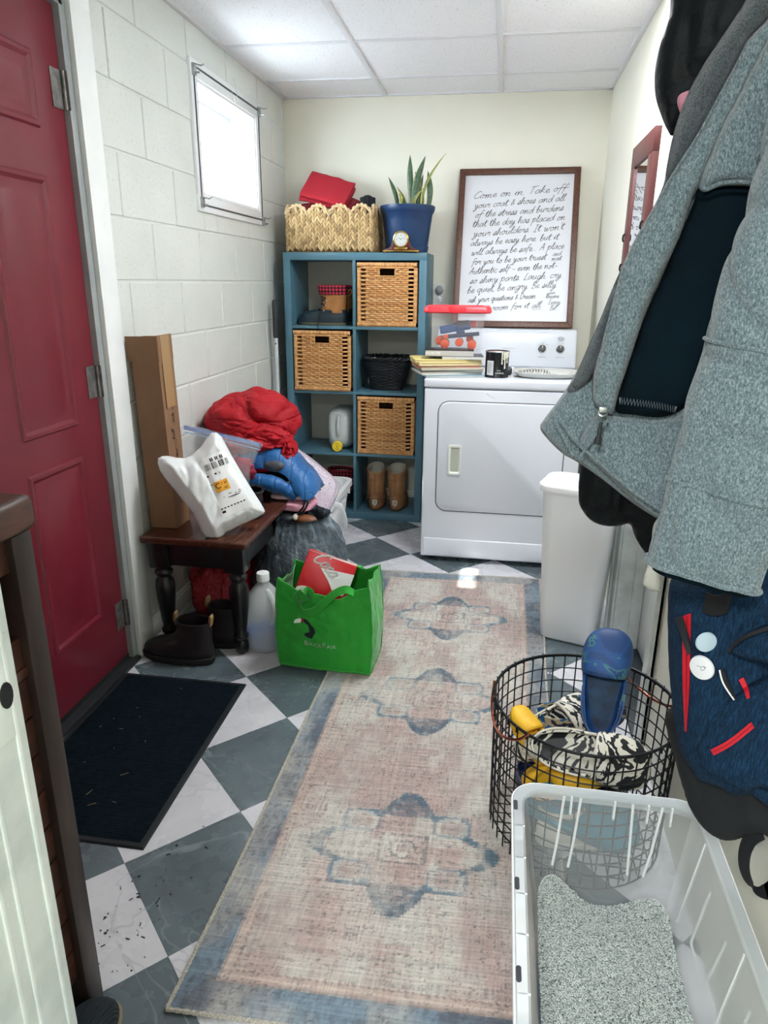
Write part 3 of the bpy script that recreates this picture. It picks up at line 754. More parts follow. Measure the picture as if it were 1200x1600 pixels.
# ------------------------------------------------------------------ duck boots with plaid cuff
m_tan = M('tan_leather', '#a06a38', '#b98350', rough=.42, scale=18, bump=.15, bscale=220, bdist=.002)
m_rub = M('navy_rubber', '#122430', '#1a303c', rough=.32, scale=12)
m_gum = M('gum_sole', '#6f6a52', rough=.6)
t = NT('red_plaid'); _x = t.xyz()
fx = t.math('GREATER_THAN', t.math('FRACT', t.math('MULTIPLY', _x[0], 55)), .5); fz = t.math('GREATER_THAN', t.math('FRACT', t.math('MULTIPLY', _x[2], 55)), .5)
s = t.math('ADD', fx, fz); t.set(col=t.ramp(t.math('MULTIPLY', s, .5), [(0.0, '#d2233f'), (.25, '#5c1522'), (.75, '#0e0f16')], 'CONSTANT'), rough=.85); m_plaid = t.m
m_lace = M('dark_lace', '#171d28', rough=.8)
def duck_boot(loc, rot, label, grp):
    t = thing('duck_boot', label, 'boot', loc, rot, grp)
    # local: toe towards +x, heel at 0
    L = smooth_levels([(.0, .0, .262, .045), (.014, -.004, .27, .05), (.04, -.005, .268, .05), (.06, -.004, .25, .047), (.075, -.003, .205, .045), (.082, -.002, .15, .042)])
    G().loft([ring_foot(*l) for l in L]).build('rubber_shoe', m_rub, t)
    G().loft([ring_foot(-.0, .0, .262, .046), ring_foot(.008, -.005, .271, .0515), ring_foot(.013, -.005, .271, .0515)]).build('sole', m_gum, t)
    U = smooth_levels([(.065, .0, .165, .0425), (.095, .0, .14, .043), (.13, -.002, .132, .045), (.172, -.006, .142, .049)])
    hollow(G(), U, .06).build('leather_shaft', m_tan, t)
    U = [(.160, -.009, .146, .052), (.168, -.011, .151, .0545), (.205, -.013, .160, .057), (.210, -.011, .158, .055)]
    c = hollow(G(), U, .05, .008).build('plaid_cuff', m_plaid, t)
    blob('fleece_lining', M('cream_fleece', '#d9d4c6', rough=.95), t, (loc[0]+.065, loc[1], loc[2]+.188), (.068, .044, .012), None, 20, 10)
    for z, x in ((.078, .138), (.105, .126), (.128, .122)):
        G().lathe([(.0045, -.002), (.0045, .002)], 10).build('eyelet', m_chrome, t, m=Matrix.Translation((x-.02, .043, z)) @ Matrix.Rotation(PI/2, 4, 'X'))
    g = G()
    for z, x in ((.078, .138), (.105, .126), (.128, .122), (.142, .124)):
        g.tube(catmull([(x-.02, -.045, z), (x+.012, -.02, z+.006), (x+.012, .02, z+.006), (x-.02, .045, z)], 4), .0025, 6)
    g.build('laces', m_lace, t)
    G().tube(catmull([(-.006, 0, .15), (-.03, 0, .17), (-.022, 0, .19), (-.004, 0, .16)], 5), .003, 6).build('pull_loop', m_tan, t)
    return t
db = duck_boot((.405, 3.845, CZ_[3]+.001), PI, 'tan and navy duck boot with red plaid cuff in the top left cube', 'plaid cuffed duck boots')
copy_thing(db, (.415, 3.965, CZ_[3]+.001), PI, 'second duck boot half hidden behind the other in the top left cube')
copy_thing(db, (.42, 3.93, CZ_[0]+.001), PI*.97, 'duck boot in the bottom left cube behind the laundry basket')

G().tube(catmull([(.13, .03, .142), (.12, .053, .12), (.135, .06, .06), (.14, .075, .012), (.14, .092, .007), (.138, .101, -.005), (.138, .101, -.03)], 6), .002, 6).build('lace_end', m_lace, db)
# ------------------------------------------------------------------ tan sheepskin boots
m_shp = M('chestnut_suede', '#9b6b45', '#b98a60', rough=.8, scale=14, bump=.2, bscale=160)
m_fl = M('cream_fleece', '#d9d4c6', rough=.95)
m_badge = M('boot_badge', '#d8d2c6', rough=.5); m_badge2 = M('badge_print', '#3a322c', rough=.6)
def ugg(loc, rot, label):
    slant = G(); slz = lambda p: (p[0], p[1], p[2]+(p[0]-.06)*.32*sm(.17, .25, p[2]))
    t = thing('sheepskin_boot', label, 'boot', loc, rot, 'pair of tan sheepskin boots')
    L = smooth_levels([(.012, .0, .245, .046), (.035, -.004, .25, .05), (.065, -.003, .225, .05), (.095, .002, .15, .052), (.13, .0, .122, .052), (.2, -.004, .122, .055), (.245, -.006, .124, .056)])
    hollow(slant, L, .09, .011); slant.v = [slz(p) for p in slant.v]; slant.build('upper', m_shp, t)
    G().loft([ring_foot(0, .002, .245, .046), ring_foot(.004, -.004, .253, .052), ring_foot(.014, -.005, .254, .053), ring_foot(.016, -.002, .25, .05)]).build('sole', M('brown_rubber_sole', '#6b4a33', rough=.6), t)
    R = [ring_foot(.243, .006, .112, .044), ring_foot(.251, .002, .116, .048), ring_foot(.243, .012, .106, .040), ring_foot(.17, .014, .104, .038)]
    gl_ = G().loft(R, True, False); gl_.v = [slz(p) for p in gl_.v]; gl_.build('fleece_lining', m_fl, t)
    g = G(); g.tube([(-.006-.0008, 0, z) for z in (.228,)]+[(-.0065+.006*sm(.2, .07, z)*0-.0005, 0, z) for z in (.22, .18, .14, .1)], .0012, 5); g.build('back_seam', M('seam_thread', '#75492c', rough=.8), t)
    G().tube(catmull([(.03, -.0545, .085), (.0, -.04, .08), (-.006, 0, .08), (.0, .04, .08), (.03, .0545, .085)], 6), .0018, 6).build('heel_seam', m_shp, t)
    b = [(-.014, .016), (-.014, -.004), (-.009, -.014), (0, -.019), (.009, -.014), (.014, -.004), (.014, .016)]
    mb = Matrix.Translation((-.0065, 0, .052)) @ Matrix(((0, 0, -1, 0), (-1, 0, 0, 0), (0, 1, 0, 0), (0, 0, 0, 1)))
    k = G().prism(b, -.001, .0012, mb).build('badge', m_badge, t, bevel=.0005)
    g = G()
    for (x0, x1, y0, y1) in ((-.008, .008, .006, .0095), (-.006, -.002, -.004, .003), (.002, .006, -.004, .003), (-.003, .003, -.011, -.007)): g.box(x0, x1, y0, y1, .0011, .0016, mb)
    g.build('badge_mark', m_badge2, k)
    return t
u1 = ugg((.578, 3.795, CZ_[0]+.001), PI/2+.05, 'left of the two tan sheepskin boots in the bottom right cube')
copy_thing(u1, (.697, 3.80, CZ_[0]+.001), PI/2-.04, 'right of the two tan sheepskin boots, next to the dryer side')

# ------------------------------------------------------------------ milk jug lying in the cube, dark cloth behind
m_hdpe = NT('translucent_jug_plastic'); m_hdpe.set(col='#dfe6e6', rough=.35, trans=.25, sss=.0); m_hdpe = m_hdpe.m
def jug_body(g, W_=.074, H=.25, neck=True):
    P = [(.0, .066), (.006, W_), (.05, W_), (.10, W_*1.0), (.15, W_*.98), (.185, W_*.80), (.21, W_*.52), (.228, .024), (.24, .02), (.25, .02)]
    R = []
    for i, (z, w) in enumerate(P):
        e = 5 if z < .16 else lerp(5, 2, min(1, (z-.16)/.07)); ring = []
        for k in range(40):
            a = 2*PI*k/40; ca, sa = math.cos(a), math.sin(a); ring.append((w*math.copysign(abs(ca)**(2/e), ca), w*math.copysign(abs(sa)**(2/e), sa), z))
        R.append(ring)
    return g.loft(R)
mj = thing('milk_jug', 'empty plastic milk jug with yellow cap lying in the left column', 'jug', (.362, 3.80, CZ_[1]+.001))
mm = Matrix.Translation((0, .215, .078)) @ Matrix.Rotation(PI/2, 4, 'X') @ Matrix.Rotation(0, 4, 'Z')
def jug_all(t, mat, capm, mm, capn=True):
    g = jug_body(G()); g.build('bottle', mat, t, m=mm, sharp=60)
    G().tube(catmull([(.0, -.062, .165), (0, -.085, .15), (0, -.09, .10), (0, -.074, .07)], 6), .011, 10).build('handle', mat, t, m=mm)
    return G().lathe([(.0, .262), (.018, .262), (.0195, .258), (.0195, .242), (.0, .242)], 28, caps=False).build('cap', capm, t, m=mm)
m_yel = M('yellow_plastic', '#f0cf33', rough=.4)
# upper shoulder faces the room, cap low in front
mm = Matrix.Translation((0, .235, .118)) @ Matrix.Rotation(PI/2-.0, 4, 'X')
g = G(); R = []
for y, wx, z0, z1, e in ((.235, .060, .010, .225, 3), (.222, .072, .004, .232, 4), (.10, .074, .002, .234, 4.5), (.055, .072, .006, .226, 4), (.03, .064, .02, .205, 3.2), (.012, .05, .035, .17, 2.6), (.004, .03, .05, .12, 2.2)):
    ring = []
    for k in range(40):
        a = 2*PI*k/40; ca, sa = math.cos(a), math.sin(a); ring.append((wx*math.copysign(abs(ca)**(2/e), ca), y, lerp(z0, z1, (math.copysign(abs(sa)**(2/e), sa)+1)/2)))
    R.append(ring)
g.loft(R).build('bottle', m_hdpe, mj, sharp=60)
G().tube(catmull([(0, .035, .20), (0, .006, .185), (0, -.004, .14), (0, .0, .095), (0, .03, .075)], 6), .0105, 10).build('handle', m_hdpe, mj)
G().lathe([(.021, 0), (.021, .05)], 20).build('neck', m_hdpe, mj, m=Matrix.Translation((0, -.02, .032)) @ Matrix.Rotation(-PI/2, 4, 'X'))
cp = G().lathe([(.0, -.004), (.028, -.004), (.030, 0), (.030, .016)], 30, caps=False).build('cap', m_yel, mj, m=Matrix.Translation((0, -.035, .032)) @ Matrix.Rotation(-PI/2, 4, 'X'))
mk = Matrix.Translation((0, -.0395, .032)) @ Matrix.Rotation(PI/2, 4, 'X')
G().lathe([(.0035, 0), (.0035, .0004)], 8).build('cap_mark', m_hole, cp, m=mk)
text_mesh('PULL', .009, 'cap_lettering', m_ink, cp, mk @ Matrix.Translation((0, .014, .0003))); text_mesh('MILK', .009, 'cap_lettering', m_ink, cp, mk @ Matrix.Translation((0, -.014, .0003)))

# ------------------------------------------------------------------ on the shelf: scalloped seagrass basket
m_sea = NT('seagrass'); m_sea.set(col=m_sea.mix(.3, m_sea.attr(), m_sea.ramp(m_sea.noise(120, 3), [(.3, '#7d6340'), (.7, '#cdb88f')])), rough=.62); m_sea.bump(m_sea.noise(300, 2), .25, .001); m_sea = m_sea.m
BX0, BX1, BY0, BY1, BH = .102, .560, 3.775, 4.07, .185
TZ = 1.4715
sb = thing('seagrass_basket', 'scalloped seagrass basket on top of the blue shelf', 'basket', ((BX0+BX1)/2, BY0, TZ))
def leaf_bits(g, cols, a, b, n, lobes, rot):
    """braided columns from a to b; chevron bits"""
    a, b = Vector(a), Vector(b); L = (b-a).length; t = (b-a).normalized(); nr = Vector((t.y, -t.x, 0)); cw = L/n
    for c in range(n):
        for r in range(11):
            z = .020+r*.0225+(c % 2)*.007; u = (c+.5)/n; top = BH+.045*abs(math.sin(PI*lobes*u))**.7-.014
            if z > top: continue
            for s in (-1, 1):
                o = a+t*(cw*(c+.5+s*.23)); q = Vector((0, 0, 1))*math.cos(.42)+t*(s*math.sin(.42))*-1; q.normalize(); w = t*math.cos(.42)+Vector((0, 0, 1))*s*math.sin(.42)
                col = lin(rg.choice(['#b0925f', '#bea170', '#97784a', '#c9ae80', '#84663e'])); cen = o+Vector((0, 0, z))+nr*rg.uniform(.0, .003)
                R = []
                for f, wd in ((-1, .15), (-.5, .85), (0, 1), (.5, .8), (1, .1)):
                    R.append([cen+q*f*.0195+w*.0088*wd*math.cos(h)+nr*.0085*wd*math.sin(h) for h in (0, PI*.33, PI*.67, PI, 1.5*PI)])
                g.loft(R); cols += [col]*25
g = G(); c = []
leaf_bits(g, c, (BX0, BY0, TZ), (BX1, BY0, TZ), 15, 4, 0); leaf_bits(g, c, (BX1, BY0, TZ), (BX1, BY1, TZ), 9, 3, 0); leaf_bits(g, c, (BX0, BY1, TZ), (BX0, BY0, TZ), 9, 3, 0)
o = g.build('weave', m_sea, sb, world=True, cols=c, recalc=False, sharp=50); tag(o, kind='stuff')
def scal(a, b, lobes, n=60):
    a, b = Vector(a), Vector(b); return [a.lerp(b, k/n)+Vector((0, 0, BH+.045*abs(math.sin(PI*lobes*k/n))**.7)) for k in range(n+1)]
g = G()
path = scal((BX0, BY0, TZ), (BX1, BY0, TZ), 4)+scal((BX1, BY0, TZ), (BX1, BY1, TZ), 3)+scal((BX1, BY1, TZ), (BX0, BY1, TZ), 4)+scal((BX0, BY1, TZ), (BX0, BY0, TZ), 3)
for q in range(2):
    P = [p+Vector((.004*math.cos(i*1.1+q*PI), .004*math.cos(i*1.1+q*PI), .005*math.sin(i*1.1+q*PI))) for i, p in enumerate(path)]
    g.tube(P, .0065, 6)
g.build('rim', m_sea, sb, world=True, cols=[lin('#cdb48b')]*len(g.v), recalc=False)
g = G().box(BX0+.006, BX1-.006, BY0+.006, BY0+.01, TZ, TZ+BH-.01).box(BX0+.006, BX0+.01, BY0, BY1, TZ, TZ+BH-.01).box(BX1-.01, BX1-.006, BY0, BY1, TZ, TZ+BH-.01).box(BX0+.003, BX1-.003, BY1-.006, BY1, TZ, TZ+BH).box(BX0+.003, BX1-.003, BY0+.003, BY1, TZ, TZ+.01)
g.build('lining', M('seagrass_inner', '#6d5738', rough=.9), sb, world=True)
# folded red clothes in it
t = NT('red_stripe_cloth'); t.set(col=t.ramp(t.wave(42, 0, v=t.map((1, 1, 1), rot=(0, .35, 0)), d='X'), [(.3, '#b3142a'), (.6, '#8c1022')]), rough=.85); t.bump(t.noise(300, 2), .2, .001); m_rs = t.m
m_rd = M('dark_red_cloth', '#7d1424', '#92182b', rough=.85, scale=25, bump=.3, bscale=40)
def folded(name, label, mat, c, size, rx, ry, rz, layers=2):
    t = thing(name, label, 'clothes', c, (rx, ry, rz)); g = G()
    w, d, h = size
    for l in range(layers):
        z = (l-layers/2+.5)*h/layers
        def pt(u, v):
            a = 2*PI*v; e = .35; x = (u-.5)*w*(1-.03*l); ca, sa = math.cos(a), math.sin(a)
            y = d/2*math.copysign(abs(ca)**e, ca); zz = z+h/layers*.52*math.copysign(abs(sa)**.6, sa)
            zz += .006*fbm((x*9, y*9, l*5), 1, 2)-.05*(x/w)**2*.3
            return (x, y+.004*fbm((x*20, l, 0), 1, 2), zz)
        n0 = len(g.v); g.grid(pt, 28, 48, cv=True); L_ = len(g.v)
        g.f.append(tuple(n0+j for j in range(48))); g.f.append(tuple(L_-1-j for j in range(48)))
    g.build('cloth_fold', mat, t, sharp=60); return t
folded('folded_shirt', 'red pinstriped folded shirt on top in the seagrass basket', m_rs, (.295, 3.905, 1.782), (.25, .2, .05), .75, .26, .0)
folded('folded_scarf', 'dark red folded cloth under the striped shirt', m_rd, (.44, 3.96, 1.70), (.13, .12, .04), .5, .35, -.25, 3)
folded('folded_bandana', 'dark red cloth corner showing below the striped shirt at left', m_rd, (.20, 3.90, 1.685), (.12, .12, .035), .6, -.1, .1, 2)
cp = thing('knit_hat', 'black ribbed knit cap at right end of seagrass basket', 'hat', (.51, 3.92, 1.66))
g = G(); g.grid(lambda u, v: ((.038+.0025*math.cos(24*2*PI*u))*math.cos(2*PI*u)*(1-.0*v), (.05+.0025*math.cos(24*2*PI*u))*math.sin(2*PI*u), .09*v), 96, 8, cu=True)
g.build('brim', M('black_knit', '#14171d', rough=.9), cp); blob('crown', MATS['black_knit'], cp, (.51, 3.92, 1.735), (.034, .046, .028), None, 24, 12)

# ------------------------------------------------------------------ snake plant
PX, PY = .7245, 3.915
m_pot = M('blue_pot_plastic', '#12335c', '#153862', rough=.38, scale=5)
pl = thing('potted_snake_plant', 'snake plant in a blue plastic pot on the shelf', 'plant', (PX, PY, TZ))
G().lathe([(.106, .012), (.112, .03), (.128, .15), (.134, .195), (.139, .2), (.145, .215), (.146, .232), (.141, .235), (.136, .232), (.132, .2), (.13, .19)], 48, caps=False).build('pot', m_pot, pl)
G().lathe([(.098, 0), (.112, .004), (.117, .034), (.114, .036), (.108, .008), (0, .006)], 48, caps=False).build('saucer', m_pot, pl)
G().lathe([(.0, .205), (.08, .206), (.131, .2)], 32, caps=False).build('soil', M('potting_soil', '#2a221c', '#463a30', rough=.95, scale=60, bump=.8, bscale=90), pl)
m_leaf = NT('snake_plant_leaf'); m_leaf.set(col=m_leaf.mix(m_leaf.ramp(m_leaf.noise(26, 3, v=m_leaf.map((1, 1, 2.4))), [(.42, 0.0), (.6, .35)]), m_leaf.attr(), '#5f7f5c'), rough=.38); m_leaf = m_leaf.m
def blade(bx, by, tx, ty, h, w, bend=0, yel=.14, twist=0):
    g = G(); cols = []; nu, nv = 18, 9
    for i in range(nu):
        f = i/(nu-1); cx = lerp(bx, tx, f**1.25)+bend*math.sin(PI*f); cy = lerp(by, ty, f); z = .2+h*f
        ww = w*(.55+.75*f-.2*f*f) if f < .55 else w*(.55+.75*.55-.2*.3)*(1-((f-.55)/.45)**2.2); ww = max(ww, .0006); a = twist*f
        for j in range(nv):
            s = (j/(nv-1)-.5)*2; ox = s*ww/2; oy = (s*s-.4)*ww*.22
            g.v.append((cx+ox*math.cos(a)-oy*math.sin(a), cy+ox*math.sin(a)+oy*math.cos(a), z))
            cols.append(lin('#b9b24d') if abs(s) > 1-yel*2 else lin('#2f4d3a'))
    for i in range(nu-1):
        for j in range(nv-1): g.f.append((i*nv+j, i*nv+j+1, (i+1)*nv+j+1, (i+1)*nv+j))
    g.build('leaf', m_leaf, pl, cols=cols, solid=.0022, recalc=False, sharp=80)
for a in ((-.055, 0, -.10, -.02, .175, .028, .012, .12, .5), (.02, .02, .005, .03, .285, .036, -.004, .06, .2), (.05, .04, .03, .06, .21, .034, .012, .08, -.3), (.03, -.01, .09, 0, .275, .04, -.012, .08, .2),
          (.085, .0, .195, -.01, .282, .02, -.035, .26, -.5), (.10, .03, .098, .05, .21, .036, .014, .06, .2), (-.02, -.03, -.052, -.05, .125, .03, .02, .28, 1.2), (.05, -.03, .10, -.05, .125, .026, -.03, .28, -.8),
          (-.005, -.05, -.012, -.08, .075, .032, .0, .2, .3), (-.03, .02, -.05, .02, .10, .022, .01, .26, .9), (.07, -.05, .085, -.07, .10, .024, .01, .26, .8), (.03, .05, .07, .09, .2, .03, 0, .08, 0)): blade(*a)
# mantel clock
m_mah = M('mahogany', '#3a1418', '#4c1d1e', rough=.25, scale=20, stretch=(1, 6, 6)); m_gold = M('brass', '#c7a253', rough=.25, metal=1)
ck = thing('mantel_clock', 'small mahogany mantel clock with a white dial in front of the blue pot', 'clock', (.717, 3.762, TZ), -.04)
pr = [(-.085, .008), (-.085, .014), (-.066, .02), (-.05, .034), (-.043, .06), (-.036, .08), (-.024, .094), (0, .101), (.024, .094), (.036, .08), (.043, .06), (.05, .034), (.066, .02), (.085, .014), (.085, .008)]
mx = Matrix(((1, 0, 0, 0), (0, 0, -1, 0), (0, 1, 0, 0), (0, 0, 0, 1)))
G().prism(pr, -.016, .016, mx).build('body', m_mah, ck, bevel=.002)
G().box(-.094, .094, -.023, .023, .003, .009).build('base', m_gold, ck, bevel=.001)
for x in (-.082, .082):
    for y in (-.016, .016): G().lathe([(.006, 0), (.006, .004)], 10, (x, y, 0)).build('foot', m_gold, ck)
md = Matrix.Translation((0, -.016, .062)) @ Matrix.Rotation(PI/2, 4, 'X')
dl = G().lathe([(.034, 0), (.034, .004), (.0, .004)], 36, caps=False).build('dial', M('dial_white', '#c4c7c5', rough=.4), ck, m=md)
G().lathe([(.033, 0), (.041, 0), (.041, .004), (.036, .007), (.033, .004)], 36, caps=False).build('bezel', m_gold, ck, m=md)
g = G()
for k in range(12):
    a = k*PI/6; g.box(-.0006, .0006, .025, .030, .0041, .0045, md @ Matrix.Rotation(a, 4, 'Z'))
g.build('hour_marks', m_hole, dl)
for k, s in enumerate(('XII', 'III', 'VI', 'IX')):
    a = k*PI/2; text_mesh(s, .006, 'numeral', m_hole, dl, md @ Matrix.Translation((.021*math.sin(a), .021*math.cos(a), .0043)))
G().box(-.0009, .0009, -.002, .017, .0046, .005, md @ Matrix.Rotation(1.0, 4, 'Z')).build('hour_hand', m_hole, dl)
G().box(-.0007, .0007, -.003, .024, .005, .0054, md @ Matrix.Rotation(-1.15, 4, 'Z')).build('minute_hand', m_hole, dl)
G().box(-.034, .034, -.018, -.016, .013, .023).build('plaque', m_gold, ck, bevel=.0006)
# ------------------------------------------------------------------ runner rug
def vnoise(x, y, seed):
    """cheap value noise on arrays"""
    xi = np.floor(x).astype(int); yi = np.floor(y).astype(int); fx = x-xi; fy = y-yi; fx = fx*fx*(3-2*fx); fy = fy*fy*(3-2*fy)
    T = np.random.RandomState(seed).rand(256, 256); h = lambda a, b: T[a % 256, b % 256]
    return (h(xi, yi)*(1-fx)+h(xi+1, yi)*fx)*(1-fy)+(h(xi, yi+1)*(1-fx)+h(xi+1, yi+1)*fx)*fy
def vfbm(x, y, seed, o=4):
    s = 0; a = .5
    for k in range(o): s = s+a*vnoise(x*2**k, y*2**k, seed+k); a *= .5
    return s/(1-.5**o)
RGW, RGL = .772, 2.20
rug = thing('runner_rug', 'faded pink and blue medallion runner rug down the middle of the floor', 'rug', (0, 0, .0008))
nu, nv = 258, 734
U, V = np.meshgrid(np.linspace(0, RGW, nu), np.linspace(0, RGL, nv), indexing='ij')
def L3(h): return np.array(lin(h)[:3])
def mixa(a, b, t): return a*(1-t[..., None])+b*t[..., None]
wx = U+.004*(vfbm(U*60, V*60, 11)-.5); wy = V+.006*(vfbm(U*60, V*60, 21)-.5)
n1 = vfbm(U*7, V*4.5, 31, 5); n2 = vfbm(U*16, V*11, 41, 4); n3 = vfbm(U*150, V*110, 51, 2)
pink, cream, blue, dblue, grey = L3('#b4918b'), L3('#cfc9bc'), L3('#6f90a8'), L3('#566a80'), L3('#7a7779')
col = np.zeros(U.shape+(3,)); col[:] = cream
def S(a, b, x): t = np.clip((x-a)/(b-a), 0, 1); return t*t*(3-2*t)
col = mixa(col, pink, S(.44, .64, n1)*.68); col = mixa(col, L3('#c9a69c'), S(.45, .65, n2)*.5)
# thin drawn ornaments over the field
orn = np.abs(np.sin(wx*95)*np.sin(wy*95)+.55*np.sin(wx*41+2*np.sin(wy*33))); col = mixa(col, L3('#9a7c7a'), (orn < .09)*.35*S(.35, .6, n2))
bd = np.minimum(np.minimum(wx, RGW-wx), np.minimum(wy, RGL-wy))
for vc in (.46, 1.125, 1.745):
    kx = np.floor(wx/.0065)*.0065+.00325; ky = np.floor(wy/.0075)*.0075+.00375; a = np.abs(kx-RGW/2); b = np.abs(ky-vc)
    # knot of stepped square, ogee tips left and right, trefoil tips up and down
    sq = np.maximum(a/.165, b/.125); og = a/.245+(b/.072)**2*.5; tr = b/.205+(a/.085)**2*.55
    sh1 = np.minimum(np.minimum(sq, og), tr)
    fill = S(1.0, .97, sh1); outl = fill*S(.80, .83, sh1)*(.45+.75*S(.3, .62, vnoise(U*55, V*40, 63)))
    col = mixa(col, mixa(np.broadcast_to(cream, col.shape), L3('#c4a79d'), S(.45, .6, n2)), fill*.8)
    col = mixa(col, L3('#5f8496'), np.clip(outl*(.6+.4*S(.3, .7, n2)), 0, 1))
    tips = S(1.0, .96, tr)*S(.105, .115, b); col = mixa(col, dblue, tips*(.45+.35*S(.4, .6, vnoise(U*90, V*90, 61))))
    # corner cartouches
    ca = np.abs(a-.118); cb = np.abs(b-.085); ct = ((ca/.045)**3+(cb/.032)**3); col = mixa(col, blue, ((ct < 1.5) & (ct > .9))*.6); col = mixa(col, cream, (ct < .9)*.7); col = mixa(col, pink, (ct < .3)*.5)
    cs = np.maximum(a/.062, b/.05); col = mixa(col, grey, ((cs < 1) & (cs > .84))*.65*S(.3, .5, n3)); rs = (a/.038)**2+(b/.03)**2; col = mixa(col, grey, ((rs < 1) & (rs > .55))*.7*S(.3, .5, n3)); col = mixa(col, pink, (rs < .2)*.5)
    st = ((np.sin(a*210) > .2) & (np.sin(b*230) > .2) & (sh1 < .84) & (cs > 1.1)); col = mixa(col, L3('#a98d86'), st*.35)
    for s in (-1, 1):
        q = wy-vc-s*.33; aa = a; k = (np.maximum(aa/.03, np.abs(q)/.05) < 1) | (np.maximum(aa/.055, np.abs(np.abs(q)-.055)/.012) < 1); col = mixa(col, pink, k*.55); col = mixa(col, cream, ((np.sin(q*400) > .3) & k)*.4)
# borders
inner = (bd > .069) & (bd < .098)
col = mixa(col, L3('#d0b3a4'), inner*.75); col = mixa(col, L3('#8c7a78'), (((bd > .069) & (bd < .0735)) | ((bd > .092) & (bd < .098) & (np.sin((wx+wy)*420) > 0)))*.55)
m = S(.070, .066, bd); bl = mixa(np.broadcast_to(blue, col.shape), dblue, S(.4, .62, n2)); bl = mixa(bl, L3('#a9aaa8'), S(.52, .7, n1)*.7)
bo = np.abs(np.sin(wx*120+1.5*np.sin(wy*60))*np.sin(wy*75)); bl = mixa(bl, L3('#4c5866'), (bo > .75)*.4); col = mixa(col, bl, m*.92)
# wear: fade, weft lines, specks
col = mixa(col, L3('#cfc9bd'), S(.5, .72, vfbm(U*9, V*6, 71, 4))*.5)
weft = np.random.RandomState(5).rand(nv)[None, :]*.5+vnoise(U*40, V*330, 81)*.5; warp_ = vnoise(U*330, V*30, 91)
lum = (col@np.array([.3, .59, .11]))[..., None]; col = (lum*.30+col*.70)*.96
col = col*(.80+.36*weft[..., None])*(.86+.26*warp_[..., None])
sp = vnoise(U*210, V*280, 101); col = mixa(col, L3('#4d5157'), S(.74, .92, sp)*.62*S(.32, .6, n2+.1))
th = vnoise(U*26, V*420, 121)*vnoise(U*420, V*26, 131); col = mixa(col, L3('#565a60'), S(.42, .62, th)*.45); col = np.clip(col, 0, 1)
fl, fr_, bl_, br_ = (.706, .816), (1.466, .842), (.738, 3.0), (1.499, 3.03)
A = U/RGW; B = V/RGL
XX = (fl[0]*(1-A)+fr_[0]*A)*(1-B)+(bl_[0]*(1-A)+br_[0]*A)*B; YY = (fl[1]*(1-A)+fr_[1]*A)*(1-B)+(bl_[1]*(1-A)+br_[1]*A)*B
wob = .004*np.sin(B*9+A*2)*1; XX = XX+wob
ZZ = .005+.0007*np.sin(V*2*PI/.009)*1+.0008*vnoise(U*160, V*160, 111)
g = G(); P3 = np.stack([XX, YY, ZZ], -1).reshape(-1, 3); g.v = [tuple(p) for p in P3]
idx = np.arange(nu*nv).reshape(nu, nv); F = np.stack([idx[:-1, :-1], idx[1:, :-1], idx[1:, 1:], idx[:-1, 1:]], -1).reshape(-1, 4); g.f = [tuple(q) for q in F.tolist()]
t = NT('rug_pile'); c = t.attr(); t.set(col=t.mix(t.ramp(t.noise(900, 2), [(.3, .35), (.7, 0.0)]), c, t.mix(1, c, '#8f8b88', 'MULTIPLY')), rough=.95, spec=.1, sheen=.15); t.bump(t.noise(700, 2), .5, .002)
g.build('pile', t.m, rug, cols=np.concatenate([col.reshape(-1, 3), np.ones((nu*nv, 1))], 1), recalc=False, sharp=180)
t = NT('rug_binding'); t.set(col=t.ramp(t.noise(300, 2), [(.3, '#8f8a80'), (.7, '#c9c3b6')]), rough=.95); t.bump(t.noise(500, 2), .6, .003); m_bind = t.m
def edge_path(a, b, n): return [(lerp(a[0], b[0], k/n)+.004*math.sin(k/n*9+.0)*(1 if abs(a[1]-b[1]) > 1 else 0), lerp(a[1], b[1], k/n), .0045) for k in range(n+1)]
for a, b, n in ((fl, bl_, 360), (fr_, br_, 360), (fl, fr_, 130), (bl_, br_, 130)):
    P = edge_path(a, b, n); g = G(); g.tube(P, [.0046+.0009*math.sin(k*2.1) for k in range(len(P))], 6); g.build('edge_binding', m_bind, rug)
G().loft([[(x, y, .0005) for x, y in (fl, fr_, br_, bl_)], [(x, y, .004) for x, y in (fl, fr_, br_, bl_)]]).build('backing', m_bind, rug)

# ------------------------------------------------------------------ door mat
mt_ = thing('door_mat', 'black ribbed door mat on the tiles in front of the red door', 'mat', (.244, 1.552, .001), .012)
m_rubber = M('black_mat_rubber', '#10161b', rough=.55)
t = NT('mat_carpet'); _n = t.noise(420, 2); t.set(col=t.mix(t.ramp(t.noise(60, 3), [(.3, 0.0), (.7, .6)]), '#0d161d', '#1a252d'), rough=1, spec=.05)
h = t.math('ADD', t.math('MULTIPLY', t.wave(38, 0, d='Y'), .6), _n); t.bump(h, .8, .004); m_mc = t.m
g = G(); 
def slope_box(x, y, z0, z1, s): return [[(-x, -y, z0), (x, -y, z0), (x, y, z0), (-x, y, z0)], [(-x+s, -y+s, z1), (x-s, -y+s, z1), (x-s, y-s, z1), (-x+s, y-s, z1)]]
G().loft(slope_box(.222, .376, 0, .005, .004)).build('rubber_border', m_rubber, mt_, sharp=20)
nu, nv = 90, 150; g = G(); g.grid(lambda u, v: ((u-.5)*.412, (v-.5)*.72, (.0046 if u in (0, 1) or v in (0, 1) else .0088)+.0008*math.sin(v*150*2.1)+random.uniform(-.0008, .0008)), nu, nv)
g.build('carpet_face', m_mc, mt_, sharp=180, recalc=False)
m_straw = M('dry_straw', '#b59a72', rough=.8)
